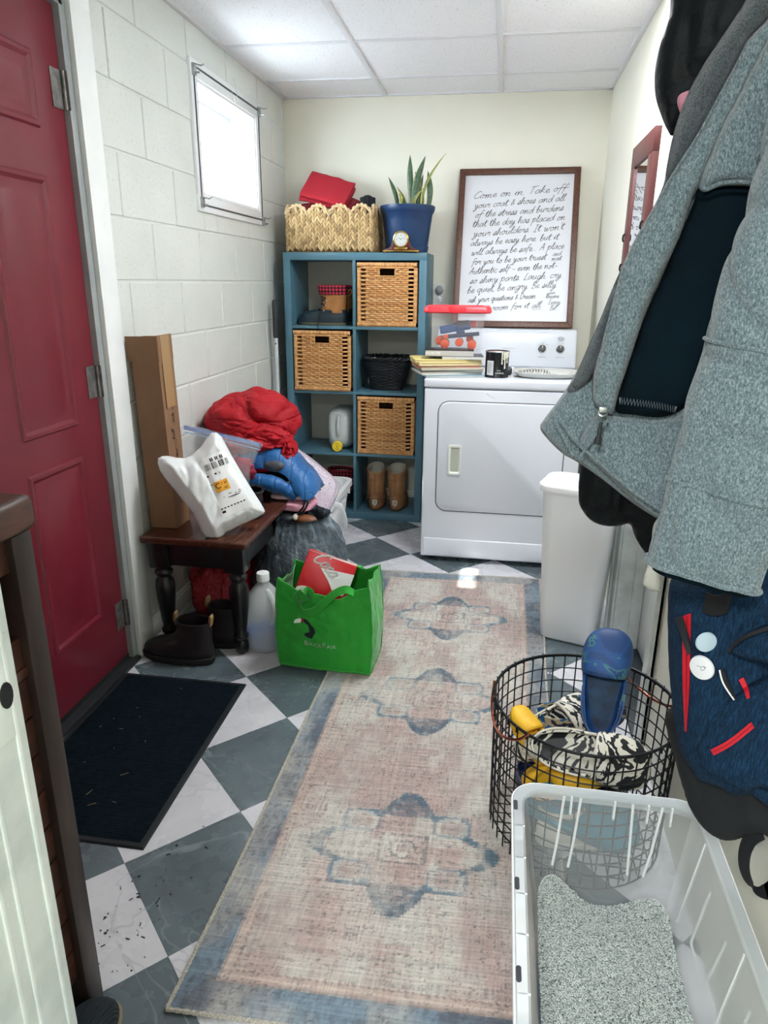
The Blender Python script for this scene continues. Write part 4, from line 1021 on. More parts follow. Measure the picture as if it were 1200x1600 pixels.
for k in range(14):
    x, y, a, l = random.uniform(-.18, .18), random.uniform(-.33, .33), random.uniform(0, PI), random.choice([.004, .006, .008, .012, .022])
    G().tube([(x, y, .0105), (x+l*math.cos(a), y+l*math.sin(a), .011)], .0005, 4).build('straw_bit', m_straw, mt_)
# grit and needles on the pale tiles near the cabinet
m_grit = M('dark_grit', '#1d2224', '#33302a', rough=.9)
gr = G()
rr = random.Random(12)
for k in range(60):
    cx, cy = rr.choice([(.52, .96), (.56, .90), (.50, 1.02), (.58, .98), (.56, 1.10)]); x, y = cx+rr.gauss(0, .045), cy+rr.gauss(0, .06)
    if x > .70 or x < .47: continue
    a = rr.uniform(0, PI); l = rr.choice([.0015, .002, .002, .003, .005, .009]); w = .0009 if l > .005 else l*.5
    gr.box(-l/2, l/2, -w, w, 0.0006, .0018, Matrix.Translation((x, y, 0)) @ Matrix.Rotation(a, 4, 'Z'))
o = gr.build('floor_debris', m_grit); tag(o, 'scattered dark grit and needles on the pale tiles beside the wood cabinet', 'debris', kind='stuff')

# ------------------------------------------------------------------ bench
m_bt = NT('bench_top_wood'); m_bt.set(col=m_bt.ramp(m_bt.noise(6, 5, v=m_bt.map((12, 1, 12)), dist=1), [(.3, '#3c2017'), (.7, '#5a3020')]), rough=.25, spec=.5); m_bt = m_bt.m
m_bk = M('black_bench_paint', '#0f1013', '#1b1a1c', rough=.32, scale=10)
B0, B1, BL0, BL1, BZ = .03, .425, 2.085, 2.98, .46
be = thing('wooden_bench', 'dark wooden bench with black turned legs against the block wall', 'bench', (B0, BL0, 0))
G().box(0, B1-B0, 0, BL1-BL0, BZ-.026, BZ).build('seat', m_bt, be, bevel=.008, segs=3)
for a in ((.03, B1-B0-.03, .03, .05), (.03, B1-B0-.03, BL1-BL0-.05, BL1-BL0-.03)): G().box(a[0], a[1], a[2], a[3], BZ-.115, BZ-.026).build('apron', m_bk, be, bevel=.002)
for x in (.03, B1-B0-.05): G().box(x, x+.02, .05, BL1-BL0-.05, BZ-.115, BZ-.026).build('apron', m_bk, be, bevel=.002)
legp = [(.012, 0), (.021, .008), (.026, .03), (.022, .05), (.017, .058), (.026, .066), (.027, .078), (.019, .09), (.024, .12), (.033, .2), (.036, .25), (.033, .275), (.022, .292), (.032, .302), (.033, .315), (.022, .325), (.026, .335)]
for x in (.055, B1-B0-.055):
    for y in (.055, BL1-BL0-.055):
        l = G().lathe(legp, 24, (x, y, 0)).build('leg', m_bk, be, sharp=60); G().box(x-.036, x+.036, y-.036, y+.036, .333, BZ-.026).build('leg_block', m_bk, l, bevel=.003)

# ------------------------------------------------------------------ tall cardboard box on the bench
m_cb = NT('cardboard'); m_cb.set(col=m_cb.ramp(m_cb.noise(5, 4), [(.3, '#7a5940'), (.7, '#8b684b')]), rough=.75); m_cb.bump(m_cb.wave(120, 0, d='X'), .03, .001); m_cb = m_cb.m
m_tape = M('clear_packing_tape', '#a8855f', rough=.12, spec=.7)
cbx = thing('cardboard_box', 'tall narrow cardboard box standing upright on the bench by the door', 'box', (.03, 2.182, BZ+.0005), 0)
hb = .677
g = G().box(0, .1, 0, .004, 0, hb).box(0, .1, .106, .11, 0, hb).box(0, .004, .004, .106, 0, hb).box(.096, .1, .004, .106, 0, hb).box(.004, .096, .004, .106, 0, .004)
g.xf(Matrix.Translation((0, 0, 0)) @ Matrix.Rotation(-.022, 4, 'Y')); g.build('carton', m_cb, cbx, smooth=False)
tp = Matrix.Rotation(-.022, 4, 'Y')
G().box(-.012, .102, -.001, .0025, hb-.075, hb+.006, tp @ Matrix.Translation((0, -.002, 0))).build('top_flap', m_cb, cbx, smooth=False)
G().box(.1, .1025, .002, .108, hb-.08, hb+.008, tp).build('top_flap', m_cb, cbx, smooth=False)
G().box(.1025, .1034, .02, .085, hb-.24, hb+.006, tp).build('packing_tape', m_tape, cbx, smooth=False)
mk = tp @ Matrix.Translation((.1008, .055, .33)) @ Matrix(((0, 0, 1, 0), (1, 0, 0, 0), (0, 1, 0, 0), (0, 0, 0, 1))) @ Matrix.Rotation(PI/2, 4, 'Z')
g = G(); rnd = random.Random(4)
for k in range(5):
    st, _ = script_strokes(['ship to', 'no. 24', 'hall', 'side up', 'box'][k], .011, -.13+.06*k, rnd.uniform(-.02, .02), .2)
    for s in st: ribbon(g, s, .0016, .0002)
tag(g.build('marker_writing', m_hole, cbx, m=mk, recalc=False), kind='stuff')

# ------------------------------------------------------------------ white poly mailer leaning on the bench
m_poly = M('white_poly_mailer', '#e4e7e8', rough=.3, bump=.3, bscale=30, bdist=.006)
ml = thing('shipping_mailer', 'large white padded shipping mailer propped on the front of the bench', 'package', (.34, 2.2, BZ))
O_ = Vector((.262, 2.19, .642)); N_ = Vector((.45, -.83, .36)).normalized()
out = px_out([(247, 716), (262, 712), (288, 716), (312, 700), (330, 676), (346, 682), (362, 712), (392, 762), (411, 792), (412, 803), (388, 815), (352, 833), (344, 846), (330, 845), (316, 832), (300, 800), (268, 760), (250, 735)], O_, N_)
def mfold(x, y): return .0045*fbm((x*11, y*11, 3), 1, 3)-.010*(1-abs(mnoise.noise(Vector((x*8+y*4, y*6-x*3, 1)))))**12-.004*(1-abs(mnoise.noise(Vector((x*26, y*15, 5)))))**8
o = soft('mailer_bag', m_poly, ml, out, O_, N_, thick=.046, edge=.036, res=.006, fold=mfold, back=.7, smoothn=2, prof='flat')
clampv(ml, 2, BZ+.001, False)
# shipping label with print, set on the front of the mailer
Ul = Vector((0, 0, 1)).cross(N_).normalized(); Vl = N_.cross(Ul)
import_bvh = None
from mathutils.bvhtree import BVHTree
bv = BVHTree.FromPolygons([tuple(v.co+ml.location) for v in o.data.vertices], [tuple(p.vertices) for p in o.data.polygons])
def on_mailer(p, d=.0012, rot=.30):
    c, s = math.cos(rot), math.sin(rot); q = O_+Ul*(.055+p[0]*c-p[1]*s)+Vl*(.0+p[0]*s+p[1]*c)
    h = bv.ray_cast(q+N_*.3, -N_); b = h[0] if h[0] is not None else q
    return tuple(b+N_*(d+p[2]) - ml.location)
def printed(name, rects, mat, d, n=1):
    g = G()
    for x0, x1, y0, y1 in rects: g.grid(lambda u, v: on_mailer((lerp(x0, x1, u), lerp(y0, y1, v), 0), d), n+1, n+1)
    return g.build(name, mat, ml, recalc=False)
printed('shipping_label', [(-.062, .045, -.12, .10)], M('label_paper', '#f1f2f3', rough=.5), .001, 14)
rnd = random.Random(8)
rc = [(-.05+i*.0042, -.0485+i*.0042+rnd.choice([0, .0006, .0014]), .052, .074) for i in range(21) if i % 6 != 5]
rc += [(-.055, -.02, .03, .036), (-.01, .04, .029, .036)]+[(-.03+i*.006, -.026+i*.006, .078, .09) for i in range(9) if i % 3]
rc += [(-.055+i*.005, -.0515+i*.005, .0, .003) for i in range(4)]+[(-.02, .04, .0145-i*.005, .0155-i*.005) for i in range(3)]
rc += [(-.03, .035, -.055, -.0525), (-.01, .035, -.049, -.0465), (-.015, .03, -.061, -.0585)]+[(-.055+i*.012, -.048+i*.012, -.092, -.088) for i in range(8)]+[(-.055, -.042, -.106, -.098)]
tag(printed('label_print', rc, m_hole, .002), kind='stuff')
printed('orange_sticker', [(-.045, .005, -.032, .006)], M('orange_sticker', '#f0a92c', rough=.5), .003, 6)
def lab(s, sz, x, y, nm='sticker_lettering'):
    text_mesh(s, sz, nm, m_hole, ml, Matrix.Identity(4), 0, cv=lambda c: Vector(on_mailer((c.x+x, c.y+y, 0), .0042)))
lab('C', .028, -.033, -.011); lab('3 20', .012, -.010, -.006); lab('055', .009, -.008, -.023)

clampv(ml, 2, BZ+.001, False)
# ------------------------------------------------------------------ zip bag
zb = thing('zip_bag', 'clear zip top bag of pink cloth with blue seal behind the mailer', 'bag', (.16, 2.52, BZ))
m_clear = NT('clear_bag_film'); m_clear.set(col='#eef2f6', rough=.08, alpha=.2, spec=.9); m_clear.bump(m_clear.noise(28, 3), .5, .02); m_clear = m_clear.m
O2 = Vector((.17, 2.50, .62)); N2 = Vector((.28, -.93, .22)).normalized()
out = px_out([(286, 664), (348, 677), (408, 692), (404, 706), (392, 740), (382, 775), (330, 770), (285, 740), (284, 700)], O2, N2)
soft('bag_film', m_clear, zb, out, O2, N2, thick=.03, edge=.05, res=.014, fold=lambda x, y: .008*fbm((x*12, y*12, 0), 1, 3), smoothn=3)
def band(y0, mat, nm, w):
    a, b, c = px_out([(288, 666+y0), (348, 679+y0), (407, 694+y0)], O2, N2); U2 = Vector((0, 0, 1)).cross(N2).normalized(); V2 = N2.cross(U2)
    strap(nm, mat, zb, [O2+U2*p[0]+V2*p[1]+N2*.006 for p in (a, b, c)], w, .003, V2)
m_seal = M('blue_seal', '#2f57a8', rough=.3)
band(2, m_seal, 'zip_seal', .016); band(9, M('pale_blue_seal', '#8fb0dd', rough=.3), 'zip_seal', .004)
m_pinkp = M('magenta_cloth', '#b3274d', '#8f1f3d', rough=.7, scale=25)
blob('pink_contents', m_pinkp, zb, (.235, 2.535, .60), (.075, .02, .05), lambda d: .25*fbm(d, 3, 3), 40, 24)
blob('white_contents', M('white_card', '#e3e2e2', rough=.6), zb, (.17, 2.545, .645), (.035, .012, .03), None, 16, 10, pw=.5)
# ------------------------------------------------------------------ clothes heap on the bench
def crease(p, f, k=6): return (1-abs(mnoise.noise(Vector(p)*f)))**k
def puffer(amp=1, seed=0, f=1.5):
    def fn(d):
        q = d+Vector((seed, seed*.7, 0)); q = q+Vector((fbm(q, 1.7, 2), fbm(q+Vector((9, 0, 0)), 1.7, 2), fbm(q+Vector((0, 9, 0)), 1.7, 2)))*.16
        s = abs(math.sin(7*(q.z+.5*q.x-.2*q.y)))**.4
        return amp*(.13*fbm(q, 1.6, 2)-.20*crease(q, f*.8, 4)-.055*crease(q+Vector((3, 3, 3)), f*1.8, 5)+.06*(s-.7)-.010*crease(q, f*5, 4))+.06
    return fn
m_redp = NT('red_puffer_nylon'); m_redp.set(col=m_redp.ramp(m_redp.noise(9, 3), [(.3, '#9a0516'), (.7, '#b00a1e')]), rough=.6, spec=.3); m_redp.bump(m_redp.math('ADD', m_redp.noise(48, 5, .65), m_redp.math('MULTIPLY', m_redp.ramp(m_redp.wave(4.2, 3.5, 2, d='Z', dscale=1.2), [(.0, 0.0), (.10, 1.0)]), .9)), .7, .008); m_redp = m_redp.m
m_blkn = M('black_nylon', '#14181d', '#1f252b', rough=.45, scale=12, bump=.3, bscale=40)
rj = thing('red_puffer_jacket', 'red quilted puffer jacket heaped on top of the clothes on the bench', 'jacket', (.23, 2.76, .62))
blob('body', m_redp, rj, (.215, 2.80, .735), (.20, .17, .15), puffer(.9, 1.7, 1.05), 220, 140)
def tubecloth(name, mat, parent, path, R, seed, quilt=0, n=40, flat=1):
    P = catmull(path, 10); rad = [lerp(R[int(i/(len(P)-1)*(len(R)-1.001))], R[int(i/(len(P)-1)*(len(R)-1.001))+1], (i/(len(P)-1)*(len(R)-1.001)) % 1) for i in range(len(P))]
    g = G(); g.tube(P, rad, n); vs = []
    for i, p in enumerate(P):
        for k in range(n):
            v = Vector(g.v[i*n+k]); d = v-p; s = i/len(P)
            f = 1+.16*fbm((v.x*18+seed, v.y*18, v.z*18), 1, 3)+(.14*(abs(math.sin(i*quilt))**.6-.6) if quilt else 0)
            w = p+d*f; w.z = p.z+(w.z-p.z)*flat; vs.append(tuple(w))
    g.v = vs; return g.build(name, mat, parent, world=True, sharp=180)
blob('sleeve', m_redp, rj, (.315, 2.665, .70), (.115, .075, .062), puffer(1.1, 4.2, 1.8), 150, 90, rot=.25)
blob('sleeve', m_redp, rj, (.20, 2.66, .665), (.10, .07, .075), puffer(1.1, 6.6, 1.8), 120, 80, rot=-.2)
blob('hood', m_redp, rj, (.405, 2.69, .655), (.035, .075, .06), puffer(1.2, 8.1, 2), 120, 80, rot=.2)
blob('hem', m_redp, rj, (.275, 2.63, .60), (.12, .05, .035), puffer(1.2, 9.4, 2), 120, 70, rot=.1)
blob('lining', M('grey_lining', '#3c4047', '#4b4f57', rough=.5, scale=15), rj, (.372, 2.592, .607), (.045, .02, .024), lambda d: .05*fbm(d, 2, 2), 40, 24)
for p in ((.285, 2.585, .705),): blob('snap', m_chrome, rj, p, (.006, .004, .006), None, 12, 8)
m_bluep = NT('blue_puffer_nylon'); m_bluep.set(col=m_bluep.ramp(m_bluep.noise(9, 3), [(.3, '#0b5490'), (.7, '#0f62a5')]), rough=.45, sheen=.2); m_bluep.bump(m_bluep.math('ADD', m_bluep.noise(50, 4), m_bluep.math('MULTIPLY', m_bluep.ramp(m_bluep.wave(5.5, 1.5, d='X'), [(.0, 0.0), (.12, 1.0)]), .8)), .5, .006); m_bluep = m_bluep.m
bj = thing('blue_puffer_jacket', 'bright blue quilted jacket draped below the red puffer jacket', 'jacket', (.33, 2.68, .5))
def bq(u, v):
    # arch draped from the back of the bench forward
    a = lerp(-.15, 1.02, u); x = lerp(.195, .50, u); y = 2.62+.14*v+.02*math.sin(u*3); z = .505+.085*math.sin(PI*min(1, .22+u*.60))-.115*max(0, u-.55)*2*u
    q = abs(math.sin(u*15+v*1.2))**.5*.011+.004*fbm((u*5, v*4, 2), 1, 2); return (x+.2*q, y-.04*math.sin(PI*v)-q*.6, z+q+.03*math.sin(PI*v))
g = G(); g.grid(lambda u, v: bq(u, v), 90, 40); g.build('body', m_bluep, bj, world=True, solid=.05, off=1, recalc=False, sharp=180)
tubecloth('sleeve', m_bluep, bj, [(.21, 2.575, .50), (.30, 2.565, .545), (.40, 2.58, .525), (.455, 2.60, .475)], [.02, .028, .034, .03, .018], 3, .45)
m_pk = M('pink_cotton', '#dd8fa8', '#e6a5b9', rough=.85, scale=12, bump=.3, bscale=35); m_pk2 = M('pale_pink_cloth', '#d9bcc6', '#e3cad2', rough=.9, scale=12)
pk = thing('pink_trousers', 'folded pink cotton clothes between the blue jacket and bin bag', 'clothes', (.42, 2.62, .43))
def slab(name, mat, parent, c, size, rz=0, ry=0, seed=0, amp=.008):
    def f(d): return .06*fbm(d+Vector((seed, 0, 0)), 2.5, 3)
    return blob(name, mat, parent, c, (size[0]/2, size[1]/2, size[2]/2), f, 64, 28, rot=rz, pw=.45)
slab('folded_leg', m_pk, pk, (.425, 2.645, .438), (.20, .15, .04), -.15, 0, 1); slab('folded_leg', m_pk2, pk, (.42, 2.66, .472), (.16, .13, .022), .1, 0, 4)
P = catmull([(.47, 2.57, .41), (.50, 2.56, .43), (.52, 2.56, .47), (.505, 2.56, .478), (.50, 2.565, .45), (.48, 2.565, .425)], 6); G().tube(P, .004, 6).build('drawstring', m_blkn, pk, world=True)
# black shoes on the bench behind the mailer
def low_shoe(name, label, loc, rot, mat, solem, grp=None, scale=1, coll=True):
    t = thing(name, label, 'shoe', loc, rot, grp)
    L = smooth_levels([(.012, 0, .26, .042), (.03, -.004, .264, .046), (.05, -.002, .24, .045), (.068, .002, .17, .04), (.085, .002, .12, .037), (.1, -.002, .11, .038)])
    hollow(G(), L, .05).build('upper', mat, t); G().loft([ring_foot(0, .0, .262, .045), ring_foot(.006, -.005, .27, .05), ring_foot(.018, -.005, .27, .05)]).build('sole', solem, t)
    G().tube([ring_foot(.1, -.002, .11, .038)[k] for k in range(32)], .006, 8, closed=True).build('collar', mat, t)
    return t
m_bleather = M('black_shoe_leather', '#0c0d11', '#15171c', rough=.25, scale=15)
s1 = low_shoe('black_shoe', 'black shoe tipped up on the bench beside the white mailer', (.375, 2.345, .4615), (0, 0, 2.05), m_bleather, m_rubber, 'black shoes on the bench')
copy_thing(s1, (.225, 2.36, .4615), (0, 0, 1.9), 'black shoe lying flat under the blue jacket on the bench')
dk = thing('dark_sweater', 'dark navy sweater bunched under the blue jacket on the bench', 'clothes', (.22, 2.66, .461))
blob('body', M('navy_knit', '#10151d', '#1a222c', rough=.9, scale=20, bump=.4, bscale=120), dk, (.23, 2.74, .535), (.17, .13, .07), lambda d: .12*fbm(d, 2.5, 4), 64, 36, zmin=.4615)

# ------------------------------------------------------------------ white laundry basket with a patterned pillow
m_wp = M('white_basket_plastic', '#f3f4f6', rough=.3)
lb = thing('laundry_basket', 'white plastic laundry basket on the floor behind the bin bag', 'laundry basket', (.36, 3.2, 0))
def rr3(cx, cy, hx, hy, z, r, n=8):
    P = []
    for sx, sy, a0 in ((1, 1, 0), (-1, 1, PI/2), (-1, -1, PI), (1, -1, 1.5*PI)):
        for k in range(n+1): a = a0+PI/2*k/n; P.append((cx+sx*(hx-r)+r*math.cos(a), cy+sy*(hy-r)+r*math.sin(a), z))
    return P
LBX, LBY = .322, 3.345
g = G(); g.loft([rr3(LBX, LBY, .115, .235, .004, .05), rr3(LBX, LBY, .12, .24, .012, .05), rr3(LBX, LBY, .145, .265, .22, .055)], True, False)
g.build('wall', m_wp, lb, world=True, solid=.004, off=-1); G().loft([rr3(LBX, LBY, .115, .235, .002, .05), rr3(LBX, LBY, .115, .235, .008, .05)]).build('base', m_wp, lb, world=True)
g = G(); g.loft([rr3(LBX, LBY, .143, .263, .285, .055), rr3(LBX, LBY, .166, .29, .285, .065), rr3(LBX, LBY, .168, .292, .26, .065), rr3(LBX, LBY, .148, .268, .255, .055)]+[rr3(LBX, LBY, .143, .263, .285, .055)], True, False); g.build('rim', m_wp, lb, world=True, sharp=30)
for k in range(26):
    P = rr3(LBX, LBY, .147, .267, .0, .055); i = int(k/26*len(P)); a, b = P[i], rr3(LBX, LBY, .144, .264, 0, .055)[i]
    G().box(-.012, .012, -.003, .003, .215, .265, Matrix.Translation((a[0], a[1], 0)) @ Matrix.Rotation(math.atan2(a[1]-LBY, a[0]-LBX)+PI/2, 4, 'Z')).build('rib', m_wp, lb, world=True)
P = [(.482, 3.16, .278), (.520, 3.15, .27), (.535, 3.16, .225), (.540, 3.17, .17), (.530, 3.18, .14), (.487, 3.185, .10)]
strap('handle', m_wp, lb, P, .024, .014, (0, 1, 0))
lid = thing('patterned_pillow', 'pale pillow with lilac scroll pattern leaning in the laundry basket', 'pillow', (.38, 3.14, .29))
t = NT('lilac_scroll_print'); v1 = t.noise(16, 2, .5, dist=2.2); k = t.math('ABSOLUTE', t.math('SUBTRACT', t.math('FRACT', t.math('MULTIPLY', v1, 9)), .5)); k2 = t.ramp(k, [(.05, 1.0), (.13, 0.0)])
t.set(col=t.mix(t.math('MULTIPLY', k2, .7), t.ramp(t.noise(4, 2), [(.4, '#e6dfe8'), (.62, '#e3d0dc')]), '#8d86ad'), rough=.9); m_lil = t.m
O3 = Vector((.40, 3.13, .40)); N3 = Vector((.35, -.80, .48)).normalized()
out = px_out([(452, 700), (476, 708), (510, 735), (527, 752), (529, 768), (520, 790), (508, 806), (480, 812), (450, 800), (440, 760)], O3, N3)
soft('cushion', m_lil, lid, out, O3, N3, thick=.035, edge=.07, res=.011, fold=lambda x, y: .004*fbm((x*12, y*12, 0), 1, 2), smoothn=5, back=.8)
_U = Vector((0, 0, 1)).cross(N3).normalized(); _V = N3.cross(_U)
inn = [Vector((0, 0, 0))+O3+_U*(p[0]*.86)+_V*(p[1]*.86)+N3*.031 for p in out]
G().tube(catmull(inn, 6, True), .0022, 5, closed=True).build('piping', M('lilac_piping', '#c3b2c4', rough=.9), lid, world=True)

# ------------------------------------------------------------------ grey drawstring bin bag
m_bin = NT('grey_bin_film'); m_bin.set(col=m_bin.ramp(m_bin.noise(16, 5, .65, v=m_bin.map((1, 1, .5)), dist=1), [(.36, '#38444d'), (.52, '#55636d'), (.70, '#93a1aa')]), rough=.24, spec=.65)  # pale streaks in the colour stand in for highlights on the film
_h = m_bin.math('ADD', m_bin.noise(22, 6, .7, v=m_bin.map((1, 1, .45)), dist=1.5), m_bin.math('MULTIPLY', m_bin.noise(80, 3), .25)); m_bin.bump(_h, .75, .022); m_bin = m_bin.m
GBX, GBY = .470, 2.60
gb = thing('bin_bag', 'full grey drawstring plastic bin bag standing beside the bench', 'trash bag', (GBX, GBY, 0))
prof = [(.10, .003), (.16, .012), (.19, .06), (.198, .13), (.193, .2), (.184, .27), (.166, .325), (.143, .365), (.126, .388), (.122, .398), (.128, .408), (.132, .41), (.126, .404), (.116, .39), (.116, .35)]
PR = catmull([(a, b, 0) for a, b in prof], 5); N_T = 150; rings = []
for i, p in enumerate(PR):
    s = i/(len(PR)-1); ring = []
    for k in range(N_T):
        a = 2*PI*k/N_T; pleat = sm(.26, .37, p.y)*.055*(ridge((math.cos(a)*6, math.sin(a)*6, p.y*1.2), 1, 2)-.9); lump = .10*fbm((math.cos(a)*1.3, math.sin(a)*1.3, p.y*6), 1, 3)*(1 if p.y > .02 else .3); wr = .022*(ridge((math.cos(a)*3.5, math.sin(a)*3.5, p.y*7+3), 1, 3)-1)
        r = p.x*(1+pleat+lump+wr); xx = GBX+r*math.cos(a); xm = .402 if p.y > .33 else .402-(.33-p.y)*2; ring.append((xx if xx > xm else xm+(xx-xm)*.03, GBY+r*math.sin(a)*.92, max(.001, p.y)))
    rings.append(ring)
g = G(); g.loft(rings, True, False); g.f.append(tuple(range(N_T-1, -1, -1))); g.build('bag', m_bin, gb, world=True, sharp=180)
bo = thing('brown_shoes', 'brown leather shoes poking out of the bin bag opening', 'shoes', (GBX, GBY, .36))
m_brn = M('brown_leather', '#6d4023', '#83502f', rough=.45, scale=20)
blob('toe', m_brn, bo, (GBX+.04, GBY-.035, .392), (.045, .026, .022), None, 28, 16); blob('toe', m_blkn, bo, (GBX-.045, GBY-.03, .392), (.04, .028, .02), None, 28, 16); blob('fur_trim', m_fl, bo, (GBX-.005, GBY-.03, .40), (.014, .022, .014), lambda d: .3*fbm(d, 8, 2), 24, 14)
G().box(GBX-.05, GBX+.05, GBY-.035, GBY+.045, .35, .375).build('stuffing', m_blkn, bo, world=True, bevel=.02)

# ------------------------------------------------------------------ washer fluid jug
m_jugm = NT('frosted_jug_plastic'); m_jugm.set(col='#f6fafa', rough=.32, alpha=.42, spec=.4); m_jugm = m_jugm.m
wj = thing('washer_fluid_jug', 'frosted gallon jug of blue washer fluid standing by the bench leg', 'jug', (.437, 2.215, .0005), .35); wj.scale = (1.06, 1.06, 1.06)
g = G(); P = [(.0, .062), (.008, .073), (.03, .074), (.08, .073), (.088, .0715), (.094, .073), (.145, .073), (.175, .068), (.205, .052), (.228, .034), (.242, .0215), (.262, .02)]
g.lathe([(b, a) for a, b in P], 48).build('bottle', m_jugm, wj, sharp=60)
G().lathe([(.055, .004), (.069, .012), (.07, .060), (0, .061)], 40).build('fluid', M('blue_fluid', '#0d56a0', rough=.2), wj)
G().tube(catmull([(.012, -.03, .225), (.03, -.062, .205), (.035, -.08, .17), (.03, -.078, .135), (.022, -.068, .115)], 6), .010, 10).build('handle', m_jugm, wj)
G().lathe([(.0, .282), (.021, .282), (.0225, .279), (.0225, .254), (.0, .254)], 30, caps=False).build('cap', m_wp, wj)

# ------------------------------------------------------------------ pull-on boots under the bench, red bag behind
m_boot = M('dark_brown_boot', '#171014', '#21171a', rough=.6, scale=15, bump=.2, bscale=200)
def chelsea(loc, rot, label):
    t = thing('ankle_boot', label, 'boot', loc, rot, 'pair of dark pull on boots under the bench')
    L = smooth_levels([(.02, .0, .265, .046), (.045, -.004, .268, .052), (.07, -.002, .235, .05), (.095, .002, .16, .046), (.13, .0, .13, .045), (.165, -.004, .132, .048)])
    hollow(G(), L, .1).build('upper', m_boot, t); G().loft([ring_foot(0, .0, .268, .048), ring_foot(.01, -.006, .277, .055), ring_foot(.024, -.006, .277, .055), ring_foot(.027, -.001, .27, .05)]).build('sole', M('dark_boot_sole', '#121014', rough=.7), t)
    for x in (-.006, .132): strap('pull_tab', M('tan_pull_tab', '#a8875c', rough=.8), t, [(x+.004, 0, .150), (x-.001, 0, .18), (x+.002, 0, .192), (x+.006, 0, .18), (x+.008, 0, .155)], .022, .002, (0, 1, 0), world=False)
    return t
c1 = chelsea((.292, 2.05, .0005), PI-.06, 'front one of the two dark ankle boots, toe towards the red door')
copy_thing(c1, (.355, 2.155+.03, .0005), PI-.10, 'rear one of the two dark ankle boots, between the bench legs')
rb = thing('red_plastic_bag', 'crumpled shiny red plastic bag under the bench by the baseboard', 'bag', (.2, 2.6, 0))
m_rpl = NT('red_plastic_film'); m_rpl.set(col='#a30f1e', rough=.18, spec=.7); m_rpl.bump(m_rpl.noise(30, 5, dist=1), .9, .03); m_rpl = m_rpl.m
blob('bag', m_rpl, rb, (.165, 2.55, .13), (.11, .24, .16), lambda d: .12*fbm(d, 2.5, 4)+.05*ridge(d, 3, 2), 90, 60, zmin=.002, pw=.8)

# ------------------------------------------------------------------ green tote with a soda carton
m_gr = NT('green_nonwoven'); m_gr.set(col=m_gr.ramp(m_gr.noise(5, 3), [(.3, '#0c8f1a'), (.7, '#12a022')]), rough=.62, sheen=.3); m_gr.bump(m_gr.math('ADD', m_gr.math('MULTIPLY', m_gr.noise(9, 3), 2.2), m_gr.math('MULTIPLY', m_gr.voro(260), .3)), .35, .006); m_gr = m_gr.m
TR = -.035; tt = thing('green_tote_bag', 'bright green fabric tote bag on the floor holding a soda carton', 'bag', (.71, 2.145, .009), TR)
hw, hd, hh = .165, .092, .345
def tote_xy(s, z):
    """s in 0..4 around the base, z height: point of the bag wall"""
    c = [(-hw, -hd), (hw, -hd), (hw, hd), (-hw, hd)]; i = int(s) % 4; f = s-int(s); f2 = f
    a, b = c[i], c[(i+1) % 4]; x, y = lerp(a[0], b[0], f2), lerp(a[1], b[1], f2)
    k = z/hh; mid = math.sin(PI*f)
    bul = .016*math.sin(PI*min(1, k*1.05))*mid
    nx, ny = ((0, -1), (1, 0), (0, 1), (-1, 0))[i]; gus = -.016*mid*sm(.35, 1, k) if i in (1, 3) else 0
    wr = .006*fbm((x*16, y*16, z*14), 1, 3)+.008*(ridge((x*7+2, y*7, z*6), 1, 2)-1)*(.4+.6*k)*mid
    fl_ = 1+.05*math.sin(PI*k)*.6-(.03 if k > .8 else 0)*(k-.8)/.2
    x, y = x*fl_, y*fl_
    return Vector((x+nx*(bul+gus+wr), y+ny*(bul+gus+wr), 0))
def tote_top(s):
    i = int(s) % 4; f = s-int(s)
    sag = {0: -.055*math.sin(PI*f)**.8, 2: -.02*math.sin(PI*f), 1: -.02*math.sin(PI*f), 3: -.02*math.sin(PI*f)}[i]
    return hh+sag+(.012*math.sin(f*17+i))*.4
NS, NZ = 220, 64
def tote(u, v):
    s = u*4 % 4; zt = tote_top(s); z = zt*v; p = tote_xy(s, z); return (p.x, p.y, max(.001, z+.006*fbm((p.x*9, p.y*9, 4), 1, 2)*sm(.1, .5, v)))
g = G(); g.grid(tote, NS, NZ, cu=True); n = len(g.v); g.v.append((0, 0, .002)); NZ_ = NZ
for i in range(NS): g.f.append((i*NZ_, n, ((i+1) % NS)*NZ_))
bagm = g.build('bag', m_gr, tt, sharp=180, solid=.0022, off=-1, recalc=True)
# seams, piping
for s in (0, 1, 2, 3): G().tube([tuple(Vector(tote(s/4, v/24))+Vector(((-1, 1, 1, -1)[s]*.002, (-1, -1, 1, 1)[s]*.002, 0))) for v in range(1, 25)], .0022, 5).build('seam', m_gr, tt)
G().tube([tuple(Vector(tote(u/120, .03))*1.005) for u in range(120)], .0022, 5, closed=True).build('base_seam', m_gr, tt)
# handles flopped to the front
strap('handle', m_gr, tt, [(-.075, -.098, .255), (-.085, -.118, .29), (-.055, -.128, .322), (-.015, -.135, .30), (.0, -.14, .262), (-.01, -.142, .235), (-.045, -.142, .222), (-.075, -.14, .235), (-.085, -.136, .262)][:3]+[(-.03, -.134, .318), (-.062, -.134, .288), (-.070, -.136, .262), (-.05, -.136, .246), (-.015, -.134, .256), (.015, -.13, .285), (.05, -.122, .318), (.085, -.11, .332), (.11, -.095, .315)], .027, .002, [(.8, 0, .6), (.9, 0, .3), (.7, 0, .7), (.2, -.3, 1), (-.6, -.2, .75), (-.7, 0, .7), (-.6, 0, .8)], world=False)
strap('handle', m_gr, tt, [(-.07, .098, .30), (-.064, .108, .325), (-.045, .118, .30), (.0, .124, .265), (.05, .12, .29), (.078, .11, .325), (.088, .098, .30)], .027, .002, [(1, 0, 0), (.8, 0, .5), (.1, 0, 1), (.1, 0, 1), (-.8, 0, .5), (-1, 0, 0)], world=False)
